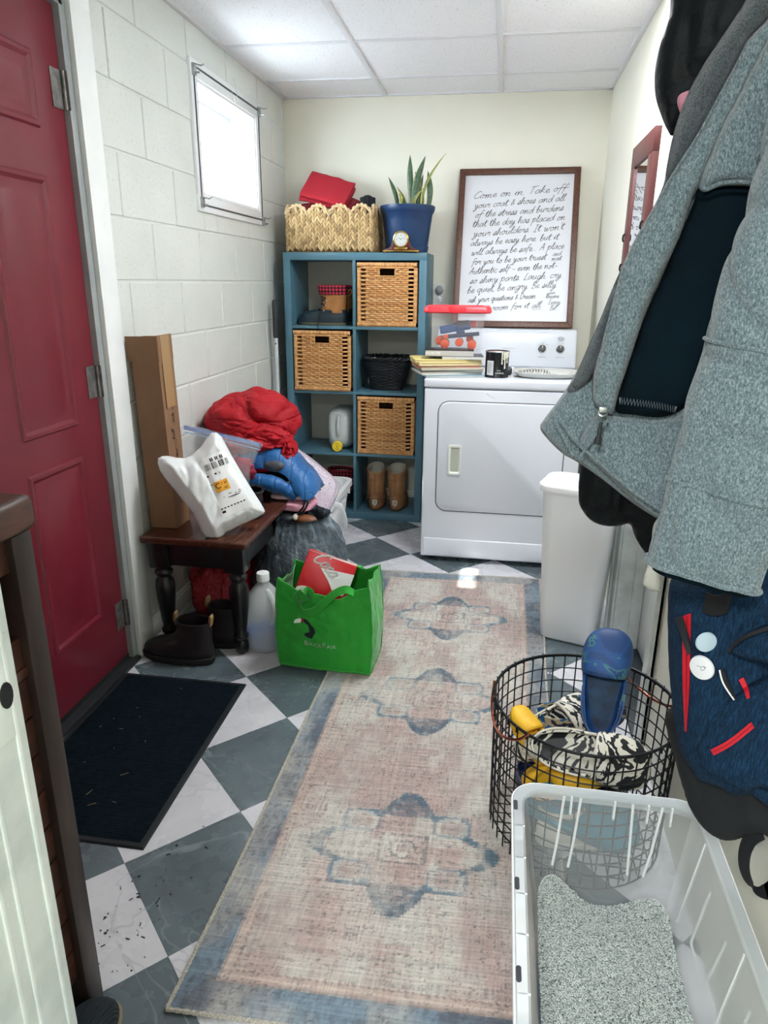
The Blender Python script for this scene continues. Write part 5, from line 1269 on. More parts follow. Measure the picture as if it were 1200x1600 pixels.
# print on the front
def on_tote(x, z, d=.0016):
    f = (x/hw+1)/2; p = tote_xy(min(.999, max(0.001, f)), z); return Vector((p.x, p.y-d, z))
def tprint(name, polys, mat, d, cx=0, cz=0, k=1):
    g = G()
    for P in polys:
        P2 = [Vector((cx+x*k, cz+y*k, 0)) for x, y in P]; n = len(g.v); c = sum(P2, Vector())/len(P2)
        D = []
        for i in range(len(P2)):
            for q in range(3): D.append(P2[i].lerp(P2[(i+1) % len(P2)], q/3))
        g.v.append(tuple(on_tote(c.x, c.y, d))); g.v += [tuple(on_tote(p.x, p.y, d)) for p in D]
        for i in range(len(D)): g.f.append((n, n+1+i, n+1+(i+1) % len(D)))
    return g.build(name, mat, tt, recalc=False)
m_pblk = M('print_black', '#10141c', rough=.7); m_pwht = M('print_white', '#dfe6dc', rough=.7); m_pred = M('print_red', '#8d1730', rough=.7)
bk = (-.057, .18)
tprint('bird_emblem', [[(-.012, .026), (0, .028), (.012, .018), (.022, .004), (.008, .006), (-.004, .014)], [(.022, .004), (.030, -.004), (.034, -.02), (.026, -.034), (.014, -.024), (.012, -.006), (.008, .006)], [(.012, -.022), (.026, -.034), (.020, -.048), (.006, -.046), (-.006, -.036), (-.004, -.028)]], m_pblk, .0018, *bk)
tprint('bird_beak', [[(-.014, .026), (-.024, .026), (-.036, .022), (-.041, .014), (-.040, .008), (-.032, .010), (-.018, .012), (-.012, .016)]], m_pwht, .0018, *bk)
tprint('bird_face', [[(-.016, .028), (-.008, .030), (-.006, .018), (-.012, .012), (-.018, .016)]], m_pred, .0022, *bk)
_c = lambda cx, cz: (lambda c: on_tote(cx+c.x, cz+c.y, .002))
xx = -.067
for ch, sz in zip('BRICKFAIR', (.028, .02, .02, .02, .02, .028, .02, .02, .02)):
    o = text_mesh(ch, sz, 'lettering', m_pwht, tt, Matrix.Identity(4), .0004, 'LEFT', cv=_c(xx, .108+(.0025 if sz > .025 else 0))); 
    o.data.transform(Matrix.Translation((0, 0, 0)))
    o2 = o; xx += {'B': .0185, 'R': .0138, 'I': .0062, 'C': .014, 'K': .0132, 'F': .0165, 'A': .014}[ch]
# soda carton
m_sod = M('soda_red', '#c3121f', rough=.35); m_sow = M('soda_white', '#e6e8e6', rough=.4)
sc = thing('soda_carton', 'red soda can carton sticking out of the green tote bag', 'carton', (.668, 2.16, .285), (0.0, 0, .12))
ms = Matrix.Rotation(.34, 4, 'Y') @ Matrix.Rotation(-.30, 4, 'X')
g = G().box(-.08, .10, -.042, .045, -.09, .115); g.xf(ms); g.build('carton', m_sod, sc, bevel=.003)
mt2 = ms @ Matrix.Translation((0, 0, .1156))
def flatp(name, P, mat, mm, d=.0004):
    return G().prism(P, 0, d, mm).build(name, mat, sc, smooth=False)
mfr = ms @ Matrix.Translation((0, -.0423, 0)) @ Matrix.Rotation(PI/2, 4, 'X')
flatp('white_swoosh', [(-.02, .07), (.10, .085), (.10, .03), (.085, .0), (.05, .0), (.02, .035)], m_sow, mfr)
flatp('white_swoosh', [(-.08, -.042), (-.04, -.03), (.03, .005), (.1, .02), (.1, -.014), (.05, -.028), (-.02, -.042)], m_sow, mt2)
g = G(); st, _ = script_strokes('Coca', .026, -.095, .055, .35, wide=.9)
for s in st: ribbon(g, s, .006, .0006)
g.build('script_lettering', m_sow, sc, m=mfr @ Matrix.Rotation(-.5, 4, 'Z'), recalc=False)
text_mesh('ORIGINAL TASTE', .017, 'lettering', m_sow, sc, mt2 @ Matrix.Translation((.01, .034, .0006)))
text_mesh('Refreshing Flavor', .009, 'lettering', m_sow, sc, mt2 @ Matrix.Translation((.02, .021, .0006)))
flatp('round_sticker', [(-.045+.034*math.cos(a*PI/12), -.028+.02*math.sin(a*PI/12)) for a in range(24)], M('sticker_green_white', '#cfd8c8', rough=.5), mfr, .0012)
text_mesh('24 PK', .013, 'lettering', m_hole, sc, mfr @ Matrix.Translation((-.045, -.028, .0018)))
# ------------------------------------------------------------------ framed lettering print leaning on the wall
m_walnut = NT('walnut_frame_wood'); m_walnut.set(col=m_walnut.ramp(m_walnut.noise(5, 5, .6, v=m_walnut.map((22, 22, 2.5)), dist=.8), [(.3, '#3b2119'), (.55, '#5a3524'), (.75, '#6d4530')]), rough=.45); m_walnut.bump(m_walnut.noise(60, 3, v=m_walnut.map((1, 1, .1))), .15, .002); m_walnut = m_walnut.m
BLc = at(709, 518, 1, 3.853); BRc = at(889.5, 520, 1, 3.853); TLc = at(715.5, 273, 1, 4.118); TRc = at(911, 270, 1, 4.118)
cb_, ct_ = (BLc+BRc)/2, (TLc+TRc)/2
FW = ((BRc-BLc).length+(TRc-TLc).length)/2; FH = (ct_-cb_).length
fy_ = (ct_-cb_).normalized(); fx_ = (BRc-BLc).normalized(); fx_ = (fx_-fy_*fx_.dot(fy_)).normalized(); fz_ = fx_.cross(fy_)
MF = Matrix(((fx_.x, fy_.x, fz_.x, 0), (fx_.y, fy_.y, fz_.y, 0), (fx_.z, fy_.z, fz_.z, 0), (0, 0, 0, 1)))
ZB = DH+.1925
art = thing('framed_print', 'wood framed hand lettered print leaning on the wall above the dryer', 'picture', (cb_.x, cb_.y-.0, ZB), MF.to_euler())
fw = .032
for a in ((-FW/2, FW/2, 0, fw), (-FW/2, FW/2, FH-fw, FH)): 
    q = [(a[0], a[2] if a[2] == 0 else FH), (a[1], a[2] if a[2] == 0 else FH), (a[1]-fw, fw if a[2] == 0 else FH-fw), (a[0]+fw, fw if a[2] == 0 else FH-fw)]
    G().prism(q, -.006, .018).build('frame_rail', m_walnut, art, bevel=.003)
for s in (-1, 1):
    q = [(s*FW/2, 0), (s*FW/2, FH), (s*(FW/2-fw), FH-fw), (s*(FW/2-fw), fw)]
    G().prism(q, -.006, .018).build('frame_stile', m_walnut, art, bevel=.003)
G().box(-FW/2+fw-.004, FW/2-fw+.004, fw-.004, FH-fw+.004, -.002, .003).build('paper', M('print_paper', '#dcdfe6', rough=.6), art, smooth=False)
gz = NT('picture_glass'); gz.set(col='#ffffff', rough=.03, alpha=.05, spec=.15); gz = gz.m
G().box(-FW/2+fw-.003, FW/2-fw+.003, fw-.003, FH-fw+.003, .009, .0105).build('glazing', gz, art, smooth=False)
m_penink = M('pen_ink', '#23262c', rough=.7)
LN = [('Come on in. Take off', 1.0), ('your coat & shoes and all', .98), ('of the stress and burdens', .98), ('that the day has placed on', 1.0), ('your shoulders. It won’t', 1.0), ('always be easy here. but it', .95), ('will always be safe... A place', .95), ('for you to be your truest', .93), ('Authentic self - even the not-', .95), ('so shiny parts. Laugh. cry.', 1.0), ('be quiet, be angry. Be silly.', 1.0), ('ask your questions & Dream', .85), ('there’s room for it all.', .9)]
x0 = -FW/2+fw+.045; wid = FW-2*fw-.085
for i, (s, k) in enumerate(LN):
    y = FH-.138-i*.0508; sz = .0172*k
    st, xe = script_strokes(s, sz, 0, 0, .32); sc_ = (wid-{7: .085, 11: .105, 12: .10}.get(i, 0)-.012*(i % 3))/xe
    g = G()
    for q in st:
        P = [Vector((p.x*sc_, p.y*1.08, 0)) for p in q]; P = [Vector((x0+.004*(i*7 % 5)+p.x-i*.0005, y+p.y+p.x*.075-.02, 0)) for p in P]
        ribbon(g, P, .0027, .0036)
    tag(g.build('ink_lettering', m_penink, art, recalc=False, smooth=False), kind='stuff')
for s, x, ln, dy, sz in (('and', .195, 7, .013, .0125), ('most', .19, 7, -.012, .0125), ('your', .175, 11, .010, .0105), ('dreams', .172, 11, -.010, .0105), ('Every', .185, 12, .008, .0135), ('Bit.', .195, 12, -.022, .0145)):
    st, xe = script_strokes(s, sz, 0, 0, .3); g = G()
    for q in st: ribbon(g, [Vector((x+p.x, FH-.138-ln*.0508+.015+dy+p.y+p.x*.075, 0)) for p in q], .002, .0037)
    tag(g.build('ink_lettering', m_penink, art, recalc=False, smooth=False), kind='stuff')
g = G(); ribbon(g, [Vector((.105, FH-.138-12*.0508-.004, 0)), Vector((.155, FH-.138-12*.0508+.0, 0))], .002, .0037); g.build('underline', m_penink, art, recalc=False)

# ------------------------------------------------------------------ books
rb_ = random.Random(5); TOPZ = DH+.0005; z = TOPZ
def book(label, x0, x1, y0, y1, h, col, rz, z, hard=True, pages='#d9d2bf', name='book'):
    t = thing(name, label, 'book', ((x0+x1)/2, (y0+y1)/2, z), rz, 'books stacked on the dryer'); w, d = (x1-x0)/2, (y1-y0)/2; cm = M('cover_'+col[1:], col, rough=.45); th = .0022 if hard else .0009; o = .003 if hard else 0
    G().box(-w+o, w-o, -d+o, d-o, th, h-th).build('pages', M('pages_'+pages[1:], pages, rough=.8), t, smooth=False)
    G().box(-w, w, -d, d, 0, th).build('cover', cm, t, bevel=.0006); G().box(-w, w, -d, d, h-th, h).build('cover', cm, t, bevel=.0006); G().box(-w-.001, -w+.002, -d, d, 0, h).build('spine', cm, t, bevel=.0008)
    return t
sp_ = [(.885, 1.165, 3.215, 3.435, .011, '#7fa3b8', .30, 'blue edged picture book at the bottom of the pile'), (.86, 1.15, 3.225, 3.44, .012, '#d8d5cd', .36, 'white picture book second from the bottom of the pile'), (.87, 1.16, 3.23, 3.45, .010, '#3d5a63', .24, 'dark teal picture book third from the bottom of the pile'),
       (.86, 1.16, 3.22, 3.44, .010, '#c9c0ae', .33, 'pale picture book in the middle of the pile'), (.85, 1.14, 3.23, 3.45, .008, '#b5523f', .27, 'thin red picture book above the pale one'), (.85, 1.15, 3.225, 3.45, .014, '#e2d5a0', .32, 'yellow picture book near the top of the wide pile'), (.84, 1.15, 3.23, 3.45, .012, '#d6c680', .26, 'mustard picture book on top of the wide pile')]
for x0_, x1_, y0_, y1_, h, c, rz, l in sp_:
    book(l, x0_, x1_, y0_, y1_, h, c, rz, z, pages='#d2c49a' if c in ('#e2d5a0', '#d6c680') else '#ddd6c6'); z += h+.0004
bt = book('grey paperback under the plastic bin, title on its spine', .98, 1.175, 3.25, 3.42, .013, '#4f565c', .10, z, False, '#c9c8c2'); 
z2 = z+.0134
text_mesh('THE LONG ROAD', .008, 'spine_lettering', m_white, bt, Matrix.Translation((0, -.0855, .0065)) @ Matrix.Rotation(PI/2, 4, 'X'))
bk2 = book('thick black paperback under the left side of the bin', .905, 1.13, 3.25, 3.42, .026, '#15191f', .05, z2, False, '#bdbab3')
g = G(); rnd = random.Random(2)
for k in range(9): x = -.113+.0*k; 
text_mesh('HOW TO', .016, 'spine_lettering', m_white, bk2, Matrix.Translation((-.075, -.0857, .013)) @ Matrix.Rotation(PI/2, 4, 'X'))
zb_ = z2+.0265
# ------------------------------------------------------------------ clear storage bin with toy blasters
m_cl = NT('clear_bin_plastic'); m_cl.set(col='#eef0f6', rough=.12, alpha=.15, spec=.6); m_cl = m_cl.m
m_coral = M('coral_lid_plastic', '#ea3340', rough=.35)
bn = thing('storage_bin', 'clear plastic storage bin with coral lid and toys on the book pile', 'storage bin', (1.048, 3.375, zb_), .03)
g = G(); R = [rr3(0, 0, .102, .075, .0, .02), rr3(0, 0, .106, .079, .004, .022), rr3(0, 0, .117, .09, .10, .024), rr3(0, 0, .123, .096, .102, .024), rr3(0, 0, .128, .10, .175, .026)]
g.loft(R, True, False); n = len(g.v); g.f.append(tuple(range(len(R[0])-1, -1, -1))); g.build('tub', m_cl, bn, sharp=40)
g = G(); g.loft([rr3(0, 0, .130, .102, .150, .027), rr3(0, 0, .134, .106, .152, .028), rr3(0, 0, .134, .106, .157, .028), rr3(0, 0, .130, .102, .159, .027)], True, False); g.build('rim_band', m_cl, bn)
ldb = G(); ldb.loft([rr3(0, 0, .150, .122, .166, .03), rr3(0, 0, .156, .128, .172, .032), rr3(0, 0, .154, .126, .188, .032), rr3(0, 0, .148, .12, .196, .03), rr3(0, 0, .120, .095, .197, .026), rr3(0, 0, .117, .092, .192, .025)]); ldo = ldb.build('lid', m_coral, bn, sharp=40)
G().box(-.04, .04, -.131, -.118, .168, .199).build('latch', m_coral, ldo, bevel=.004)
# contents: things of their own
m_or = M('orange_foam', '#e5520f', rough=.6); m_nav = M('navy_toy_plastic', '#101d3c', '#182a52', rough=.4, scale=20); m_bl2 = M('blue_toy_plastic', '#1c62b4', rough=.4)
def bl_(name, label, cat, loc, rot=(0, 0, 0), group=None): return thing(name, label, cat, (1.048+loc[0], 3.375+loc[1], zb_+loc[2]), rot, group)
for i, (x, y, zz, r) in enumerate(((-.055, -.052, .024, .021), (.072, -.055, .022, .021), (.012, -.045, .031, .019), (-.082, -.02, .036, .021), (.06, -.02, .046, .017))):
    o = bl_('foam_ball_launcher', ['orange ended foam tube at lower left of the bin', 'orange ended foam tube at lower right of the bin', 'orange ended foam tube in the middle of the bin', 'orange ended foam tube behind at left in the bin', 'orange ended foam tube behind at right in the bin'][i], 'toy', (x, y, zz), (0, 0, 0), 'foam tubes in the storage bin')
    G().lathe([(0, -.003), (r*.8, -.003), (r, 0), (r, .012), (0, .012)], 24, caps=False).build('orange_end', m_or, o, m=Matrix.Rotation(-PI/2, 4, 'X')); G().lathe([(r*.9, .012), (r*.9, .075)], 20).build('tube', m_nav, o, m=Matrix.Rotation(-PI/2, 4, 'X'))
o = bl_('toy_blaster', 'blue and navy toy blaster lying in the storage bin', 'toy', (.01, .0, .10), (0, -.18, .05)); G().box(-.095, .05, -.02, .02, -.018, .018).box(-.02, .02, -.018, .018, -.04, -.01).build('body', m_bl2, o, bevel=.006); G().lathe([(.014, 0), (.016, .01), (.016, .03)], 20).build('muzzle', m_or, o, m=Matrix.Translation((.05, 0, 0)) @ Matrix.Rotation(PI/2, 4, 'Y'))
G().box(-.02, .045, -.021, .021, .0, .024).build('shell', m_nav, o, bevel=.004)
o = bl_('toy_magazine', 'long navy toy part lying across the storage bin', 'toy', (.02, -.035, .064), (0, -.10, .12)); G().box(-.085, .085, -.014, .014, -.009, .009).build('body', m_nav, o, bevel=.004); G().box(-.086, -.06, -.0145, .0145, -.0095, .0095).build('end', m_or, o, bevel=.004)

# ------------------------------------------------------------------ dripped paint can
m_canb = M('black_can', '#14161a', rough=.3); m_drip = M('cream_paint_drip', '#e8e2d2', rough=.35)
can = thing('paint_can', 'black paint can with cream drips standing on the dryer', 'can', (1.243, 3.30, TOPZ))
RC, HC = .054, .118
G().lathe([(RC-.001, 0), (RC+.0015, .002), (RC, .005), (RC, HC-.005), (RC+.0015, HC-.002), (RC, HC), (RC-.006, HC), (RC-.007, HC-.006), (0, HC-.006)], 48, caps=False).build('can', m_canb, can)
G().lathe([(RC-.004, HC-.004), (RC+.0022, HC-.003), (RC+.0025, HC), (RC+.001, HC+.002), (RC-.005, HC+.002)], 48, caps=False).build('rim', m_steel, can)
G().lathe([(0, HC-.005), (RC-.009, HC-.005), (RC-.007, HC-.003)], 40, caps=False).build('lid_paint', M('pink_cream_paint', '#cfa9a0', rough=.4), can)
def on_can(a, zz, d): return ((RC+d)*math.sin(a), -(RC+d)*math.cos(a), zz)
for a, l, w in ((.42, .055, .0032), (.58, .035, .0028), (.70, .075, .0035), (.85, .03, .003), (.95, .05, .0028), (1.1, .025, .003)):
    G().tube([on_can(a, HC, .0015), on_can(a, HC-.3*l, .001), on_can(a+.01, HC-.8*l, .001), on_can(a+.01, HC-l, .0012)], [w*1.3, w*.8, w*.7, w*1.1], 8).build('paint_drip', m_drip, can)
def can_patch(name, a0, a1, z0, z1, mat, d=.0008): 
    g = G(); g.grid(lambda u, v: on_can(lerp(a0, a1, u), lerp(z0, z1, v), d), 14, 2); return g.build(name, mat, can, recalc=False)
can_patch('paper_label', -.95, -.28, .012, .078, M('can_label', '#c9cacb', rough=.6))
for k in range(7): can_patch('label_line', -.8, -.45+.04*(k % 3), .066-.007*k, .068-.007*k, m_ink, .0012)
ccv = lambda a0, z0: (lambda c: Vector(on_can(a0+c.x/RC, z0+c.y, .001)))
text_mesh('INTERIOR', .009, 'can_lettering', m_pwht, can, Matrix.Identity(4), 0, cv=ccv(.28, .022)); text_mesh('SATIN', .006, 'can_lettering', m_pwht, can, Matrix.Identity(4), 0, cv=ccv(.2, .034))

# ------------------------------------------------------------------ ribbed white tray, cable, plug
m_tray = M('tray_plastic', '#c4c4c0', rough=.4)
trt = thing('ribbed_tray', 'shallow white ribbed plastic tray lying on the dryer top', 'tray', (1.475, 3.37, TOPZ), .06)
def oval(a, b, zz, n=48): return [(a*math.copysign(abs(math.cos(2*PI*k/n))**.7, math.cos(2*PI*k/n)), b*math.copysign(abs(math.sin(2*PI*k/n))**.7, math.sin(2*PI*k/n)), zz) for k in range(n)]
G().loft([oval(.125, .10, 0), oval(.14, .112, .008), oval(.15, .122, .022), oval(.155, .127, .024), oval(.153, .125, .026), oval(.142, .114, .024), oval(.132, .104, .01), oval(.12, .095, .006)]).build('tray', m_tray, trt, sharp=50)
for k in range(11):
    x = -.125+.013*k; h = .013*math.sin(PI*(k+1)/13)
    G().tube(catmull([(x, .07, .012), (x+.012, .03, .016+h), (x+.016, -.03, .016+h), (x+.004, -.085, .012)], 5), .0042, 6).build('rib', m_tray, trt)
blob('centre_dome', m_tray, trt, (1.475+.06, 3.37+.0, TOPZ+.019), (.06, .075, .014), None, 32, 12)
cbl = thing('power_cable', 'dark cable with a white plug behind the paint can on the dryer', 'cable', (1.33, 3.45, TOPZ))
G().tube(catmull([(1.25, 3.47, TOPZ+.006), (1.285, 3.43, TOPZ+.006), (1.30, 3.52, TOPZ+.006), (1.38, 3.545, TOPZ+.006), (1.47, 3.55, TOPZ+.006), (1.60, 3.57, TOPZ+.006)], 8), .0055, 8).build('cable', M('grey_cable', '#4a5258', rough=.5), cbl, world=True)
G().box(1.298, 1.326, 3.46, 3.50, TOPZ+.001, TOPZ+.026).build('plug', m_wp, cbl, world=True, bevel=.006); blob('black_adapter', m_knob, cbl, (1.300, 3.40, TOPZ+.018), (.016, .03, .017), None, 20, 12, pw=.5)

# ------------------------------------------------------------------ wall outlets
def outlet(x, z, label, plug):
    t = thing('wall_outlet', label, 'outlet', (x, RD-.0002, z)); G().box(-.036, .036, -.006, 0, -.058, .058).build('cover_plate', M('outlet_plate', '#dfe0dc', rough=.35), t, bevel=.003)
    for dz in ((-.025,) if plug else (-.025, .025)):
        G().lathe([(.016, 0), (.0165, .003), (.015, .004)], 24).build('socket', m_wp, t, m=Matrix.Translation((0, -.0055, dz)) @ Matrix.Rotation(PI/2, 4, 'X'))
        for sx in (-.006, .006): G().box(sx-.001, sx+.001, -.0100, -.0090, dz, dz+.009).build('slot', m_hole, t)
        G().lathe([(.0025, 0), (.0025, .0006)], 10).build('ground_hole', m_hole, t, m=Matrix.Translation((0, -.0094, dz-.007)) @ Matrix.Rotation(PI/2, 4, 'X'))
    if plug: blob('night_sensor', M('grey_sensor', '#9fa3a4', rough=.4), t, (x, RD-.018, z+.028), (.022, .016, .024), None, 24, 14)
    return t
outlet(.889, 1.257, 'white wall outlet with a round grey plug between shelf and print', True)
outlet(.803, 1.26, 'white wall outlet half hidden behind the blue shelf edge', False)
# ------------------------------------------------------------------ pole in the corner
po = thing('broom_pole', 'white pole with a black grip standing between block wall and shelf', 'pole', (.043, 3.70, 0))
G().tube([(.0, 0, .0), (.0, .0, 1.04)], .0115, 14).build('tube', M('white_pole_enamel', '#cfd5d8', rough=.3), po)
G().tube([(0, 0, 1.03), (0, 0, 1.05), (0, 0, 1.21), (0, 0, 1.225), (0, 0, 1.23)], [.0125, .0145, .0145, .012, .005], 16).build('grip', m_knob, po)
for zz in (1.0, .72): G().lathe([(.004, 0), (.004, .002)], 10).build('button', m_hole, po, m=Matrix.Translation((.002, -.0112, zz)) @ Matrix.Rotation(PI/2, 4, 'X'))
# ------------------------------------------------------------------ red framed mirror on the right wall
m_rw = M('red_stained_wood', '#451a19', '#532221', rough=.42, scale=12, stretch=(1, 1, .2))
mr = thing('wall_mirror', 'red wooden framed mirror on the right wall beside the white casing', 'mirror', (RW, 2.80, 1.28))
ym0, ym1, zm = -.222, .205, .535; fwm = .075
for a in ((ym0, ym1, zm-fwm, zm), (ym0, ym1, -zm, -zm+fwm)): G().box(-.034, -.003, *a).build('frame_rail', m_rw, mr, bevel=.002)
for a in ((ym0, ym0+fwm), (ym1-fwm, ym1)): G().box(-.0335, -.003, a[0], a[1], -zm+fwm, zm-fwm).build('frame_stile', m_rw, mr, bevel=.002)
mg = NT('mirror_glass'); mg.set(col='#e9edef', rough=.01, metal=1)
G().box(-.027, -.024, ym0+fwm-.004, ym1-fwm+.004, -zm+fwm-.004, zm-fwm+.004).build('glass', mg.m, mr, smooth=False)
for y, zz in ((ym0+.03, .23), (ym0+.03, .12), (ym1-.03, .21), (ym1-.03, .1)): G().tube(catmull([(-.034, y, zz+.02), (-.040, y, zz+.016), (-.041, y, zz-.0), (-.036, y, zz-.008)], 5), .0035, 6).build('peg', m_hole, mr)
# ------------------------------------------------------------------ white waste bin
tb = thing('waste_bin', 'tall white plastic waste bin beside the dryer', 'trash can', (1.592, 2.51, 0), -.30)
def binr(hx, hy, zz, r): return rr3(0, 0, hx, hy, zz, r, 10)
g = G(); g.loft([binr(.098, .075, .002, .03), binr(.105, .082, .01, .035), binr(.135, .108, .60, .05), binr(.148, .12, .603, .056), binr(.150, .122, .615, .057), binr(.148, .12, .626, .056), binr(.140, .112, .627, .052), binr(.132, .105, .615, .048), binr(.10, .078, .012, .033)])
g.build('bin', m_wp, tb, sharp=60)
# ------------------------------------------------------------------ black wire basket
m_wire = M('black_wire', '#15181b', rough=.45, metal=.4)
WBX, WBY, WBR, WBH = 1.512, 1.452, .216, .37
wbk = thing('wire_basket', 'round black wire basket of clogs behind the litter tub', 'basket', (WBX, WBY, 0))
def wb_r(zz): return lerp(WBR*.97, WBR, zz/WBH)
NW = 44
for k in range(NW):
    a = 2*PI*k/NW; P = [(wb_r(0)*.0+.165*0+wb_r(0)*math.cos(a), wb_r(0)*math.sin(a), .004), (wb_r(WBH)*math.cos(a), wb_r(WBH)*math.sin(a), WBH)]
    G().tube(P, .0019, 5).tube([P[1], tuple(Vector(P[1])*1.0+Vector((.004*math.cos(a), .004*math.sin(a), .003))), tuple(Vector(P[1])+Vector((.004*math.cos(a), .004*math.sin(a), -.012)))], .0022, 5).build('upright_wire', m_wire, wbk)
for q in range(11):
    zz = .004+q*.0362; G().tube([(wb_r(zz)*math.cos(2*PI*k/72), wb_r(zz)*math.sin(2*PI*k/72), zz) for k in range(72)], .0019, 5, closed=True).build('ring_wire', m_wire, wbk)
G().tube([((wb_r(WBH)+.001)*math.cos(2*PI*k/72), (wb_r(WBH)+.001)*math.sin(2*PI*k/72), WBH) for k in range(72)], .0032, 8, closed=True).build('rim_wire', m_wire, wbk)
for k in range(-5, 6):
    x = k*.034; l = math.sqrt(max(0, .2**2-x*x)); G().tube([(x, -l, .005), (x, l, .005)], .0018, 5).build('base_wire', m_wire, wbk); G().tube([(-l, x, .0075), (l, x, .0075)], .0018, 5).build('base_wire', m_wire, wbk)
m_cop = M('copper_wire', '#b9705a', rough=.25, metal=1)
for a0, s in ((2.95+.55, 1), (.62, 1)):
    P = []
    for k in range(13):
        u = k/12; a = a0+(u-.5)*1.05; r = wb_r(WBH)+.006; P.append((r*math.cos(a), r*math.sin(a), WBH+.006-.062*math.sin(PI*u)**.7))
    G().tube(catmull(P, 3), .0034, 8).build('handle', m_cop, wbk)

# ------------------------------------------------------------------ clogs
def camo(name, cols, scale, stops, dist=1.5):
    t = NT(name); n = t.noise(scale, 3, .5, dist=dist); t.set(col=t.ramp(n, list(zip(stops, cols)), 'CONSTANT'), rough=.55); return t.m
m_zeb = camo('black_white_marble_foam', ['#14161a', '#d8d4c6', '#14161a', '#e4e0d4', '#1b1d20'], 5.5, [0, .40, .50, .56, .64], 3.0)
m_cam = camo('navy_camo_foam', ['#14233f', '#1a5a8c', '#a89c80', '#16233c'], 12, [0, .45, .53, .6], .8)
m_nvb = camo('blue_marbled_foam', ['#123a6c', '#17477e', '#3e6f74', '#143c70'], 9, [0, .5, .62, .68], 2.0)
m_yelf = M('yellow_foam', '#e2ad1e', '#edb92a', rough=.55, scale=10); m_teal = M('teal_foam', '#1f6f86', '#247a92', rough=.5, scale=10); m_navf = M('navy_foam', '#1d2c52', rough=.5); m_pgr = M('pale_foam', '#d3cfc2', rough=.6)
def clog(label, mat, loc, rot, k=1.0, sole=None, trim=None, tagm=None):
    t = thing('foam_clog', label, 'clog', loc, rot, 'foam clogs in the wire basket'); t.scale = (k, k, k); sole = sole or mat; trim = trim or mat
    Lg = .27
    def foot(u, w=1, n=56):   # outline: asymmetric foot
        out = []
        for i in range(n):
            a = 2*PI*i/n; ca, sa = math.cos(a), math.sin(a); x = .5+.5*math.copysign(abs(ca)**.85, ca); wd = (.040+.016*sm(.25, .75, x))*math.copysign(abs(sa)**.8, sa)*w; out.append((x*Lg+(1-w)*.0, wd+.006*math.sin(PI*x), u))
        return out
    def sc(P, s, zz): return [((x-Lg/2)*s+Lg/2, y*s, zz+.012*sm(.72*Lg, Lg, x)+(.006 if x < .3*Lg else 0)*0) for x, y, _ in P]
    F = foot(0)
    G().loft([sc(F, .95, 0), sc(F, 1.02, .006), sc(F, 1.03, .02), sc(F, 1.0, .032), sc(F, .96, .036), sc(F, .88, .030), sc(F, .80, .026)]).build('sole', sole, t, sharp=50)
    G().loft([sc(F, .79, .0262), sc(F, .79, .0275)]).build('footbed', M('dark_footbed', '#0c2038', '#1b3f60', rough=.7, scale=30) if mat is m_nvb else mat, t)
    # upper dome over the front 60 %
    def up(u, v, d=0):
        x = lerp(.56, 1.0, u); zc = .030+.012*sm(.72, 1, x); wd = (.040+.016*sm(.25, .75, x))*(1-((x-.62)/.39)**4 if x > .62 else 1)**.5*.98; h = (.062-.030*sm(.5, 1.0, x))*(1-max(0, (x-.70)/.31)**2.6)**.5
        a = PI*v; front = .05*(math.sin(a))*(1-u)**2
        return ((x+front*(-.2))*Lg-.0+(.012*(1-math.sin(a))*(1-u)), (wd+d)*math.copysign(abs(math.cos(a))**.8, math.cos(a))+.006*math.sin(PI*x), zc+(h+d)*math.sin(a)**.75)
    g = G(); g.grid(lambda u, v: up(u, v), 26, 32); g.build('upper', mat, t, solid=.006, off=-1, recalc=False, sharp=180)
    G().tube([up(0.0, v/20, .001) for v in range(21)], .005, 8).build('opening_rim', trim, t)
    # heel rim wall
    HP = [( (.56-.55*math.sin(PI*i/24)**.9)*Lg+.0, (.0475)*math.cos(PI*i/24)) for i in range(25)]
    g = G(); g.grid(lambda u, v: (HP[int(round(u*24))][0]-(.002*v), HP[int(round(u*24))][1]*(1-.02*v)+.004, .028+.040*v*(1-.25*math.sin(PI*u))), 25, 4); g.build('heel_wall', mat, t, solid=.006, off=0, recalc=False, sharp=180)
    SP = [((.43-.40*math.sin(PI*i/16)**.8)*Lg, .049*math.cos(PI*i/16)+.004, .058+.012*math.sin(PI*i/16)) for i in range(17)]
    strap('heel_strap', trim, t, SP, .018, .004, (0, 0, 1), world=False, n=2)
    for y in (.053, -.045): G().lathe([(.007, -.002), (.007, .002)], 12).build('rivet', tagm or trim, t, m=Matrix.Translation((.43*Lg, y, .058)) @ Matrix.Rotation(PI/2, 4, 'X'))
    if tagm: G().box(-.001, .001, -.012, .012, -.005, .005, Matrix.Translation((.43*Lg*.08-.006, .004, .07))).build('tag', tagm, t, bevel=.0008)
    for u, vs in ((.28, (.3, .5, .7)), (.48, (.22, .41, .59, .78)), (.66, (.3, .5, .7)), (.82, (.4, .6))):
        for v in vs:
            p = Vector(up(u, v)); n = (Vector(up(u+.02, v))-p).cross(Vector(up(u, v+.02))-p).normalized(); n = -n if n.z < 0 else n
            G().lathe([(.0052, -.004), (.0052, .0007)], 10).build('vent_hole', m_hole, t, m=Matrix.Translation(p) @ Vector((0, 0, 1)).rotation_difference(n).to_matrix().to_4x4())
    return t
def R3(x, y, z_): return (math.radians(x), math.radians(y), math.radians(z_))
clog('blue marbled clog standing toe up on the heap', m_nvb, (1.555, 1.45, .255), Matrix(((.10, .995, .05), (.34, -.08, -.93), (.935, .05, .34))).to_euler() if False else R3(0, -52, 80), 1.0)
clog('black and white marbled clog on its side at the front of the basket', m_zeb, (1.375, 1.375, .275), R3(50, 4, -3), 1.0, None, m_pgr)
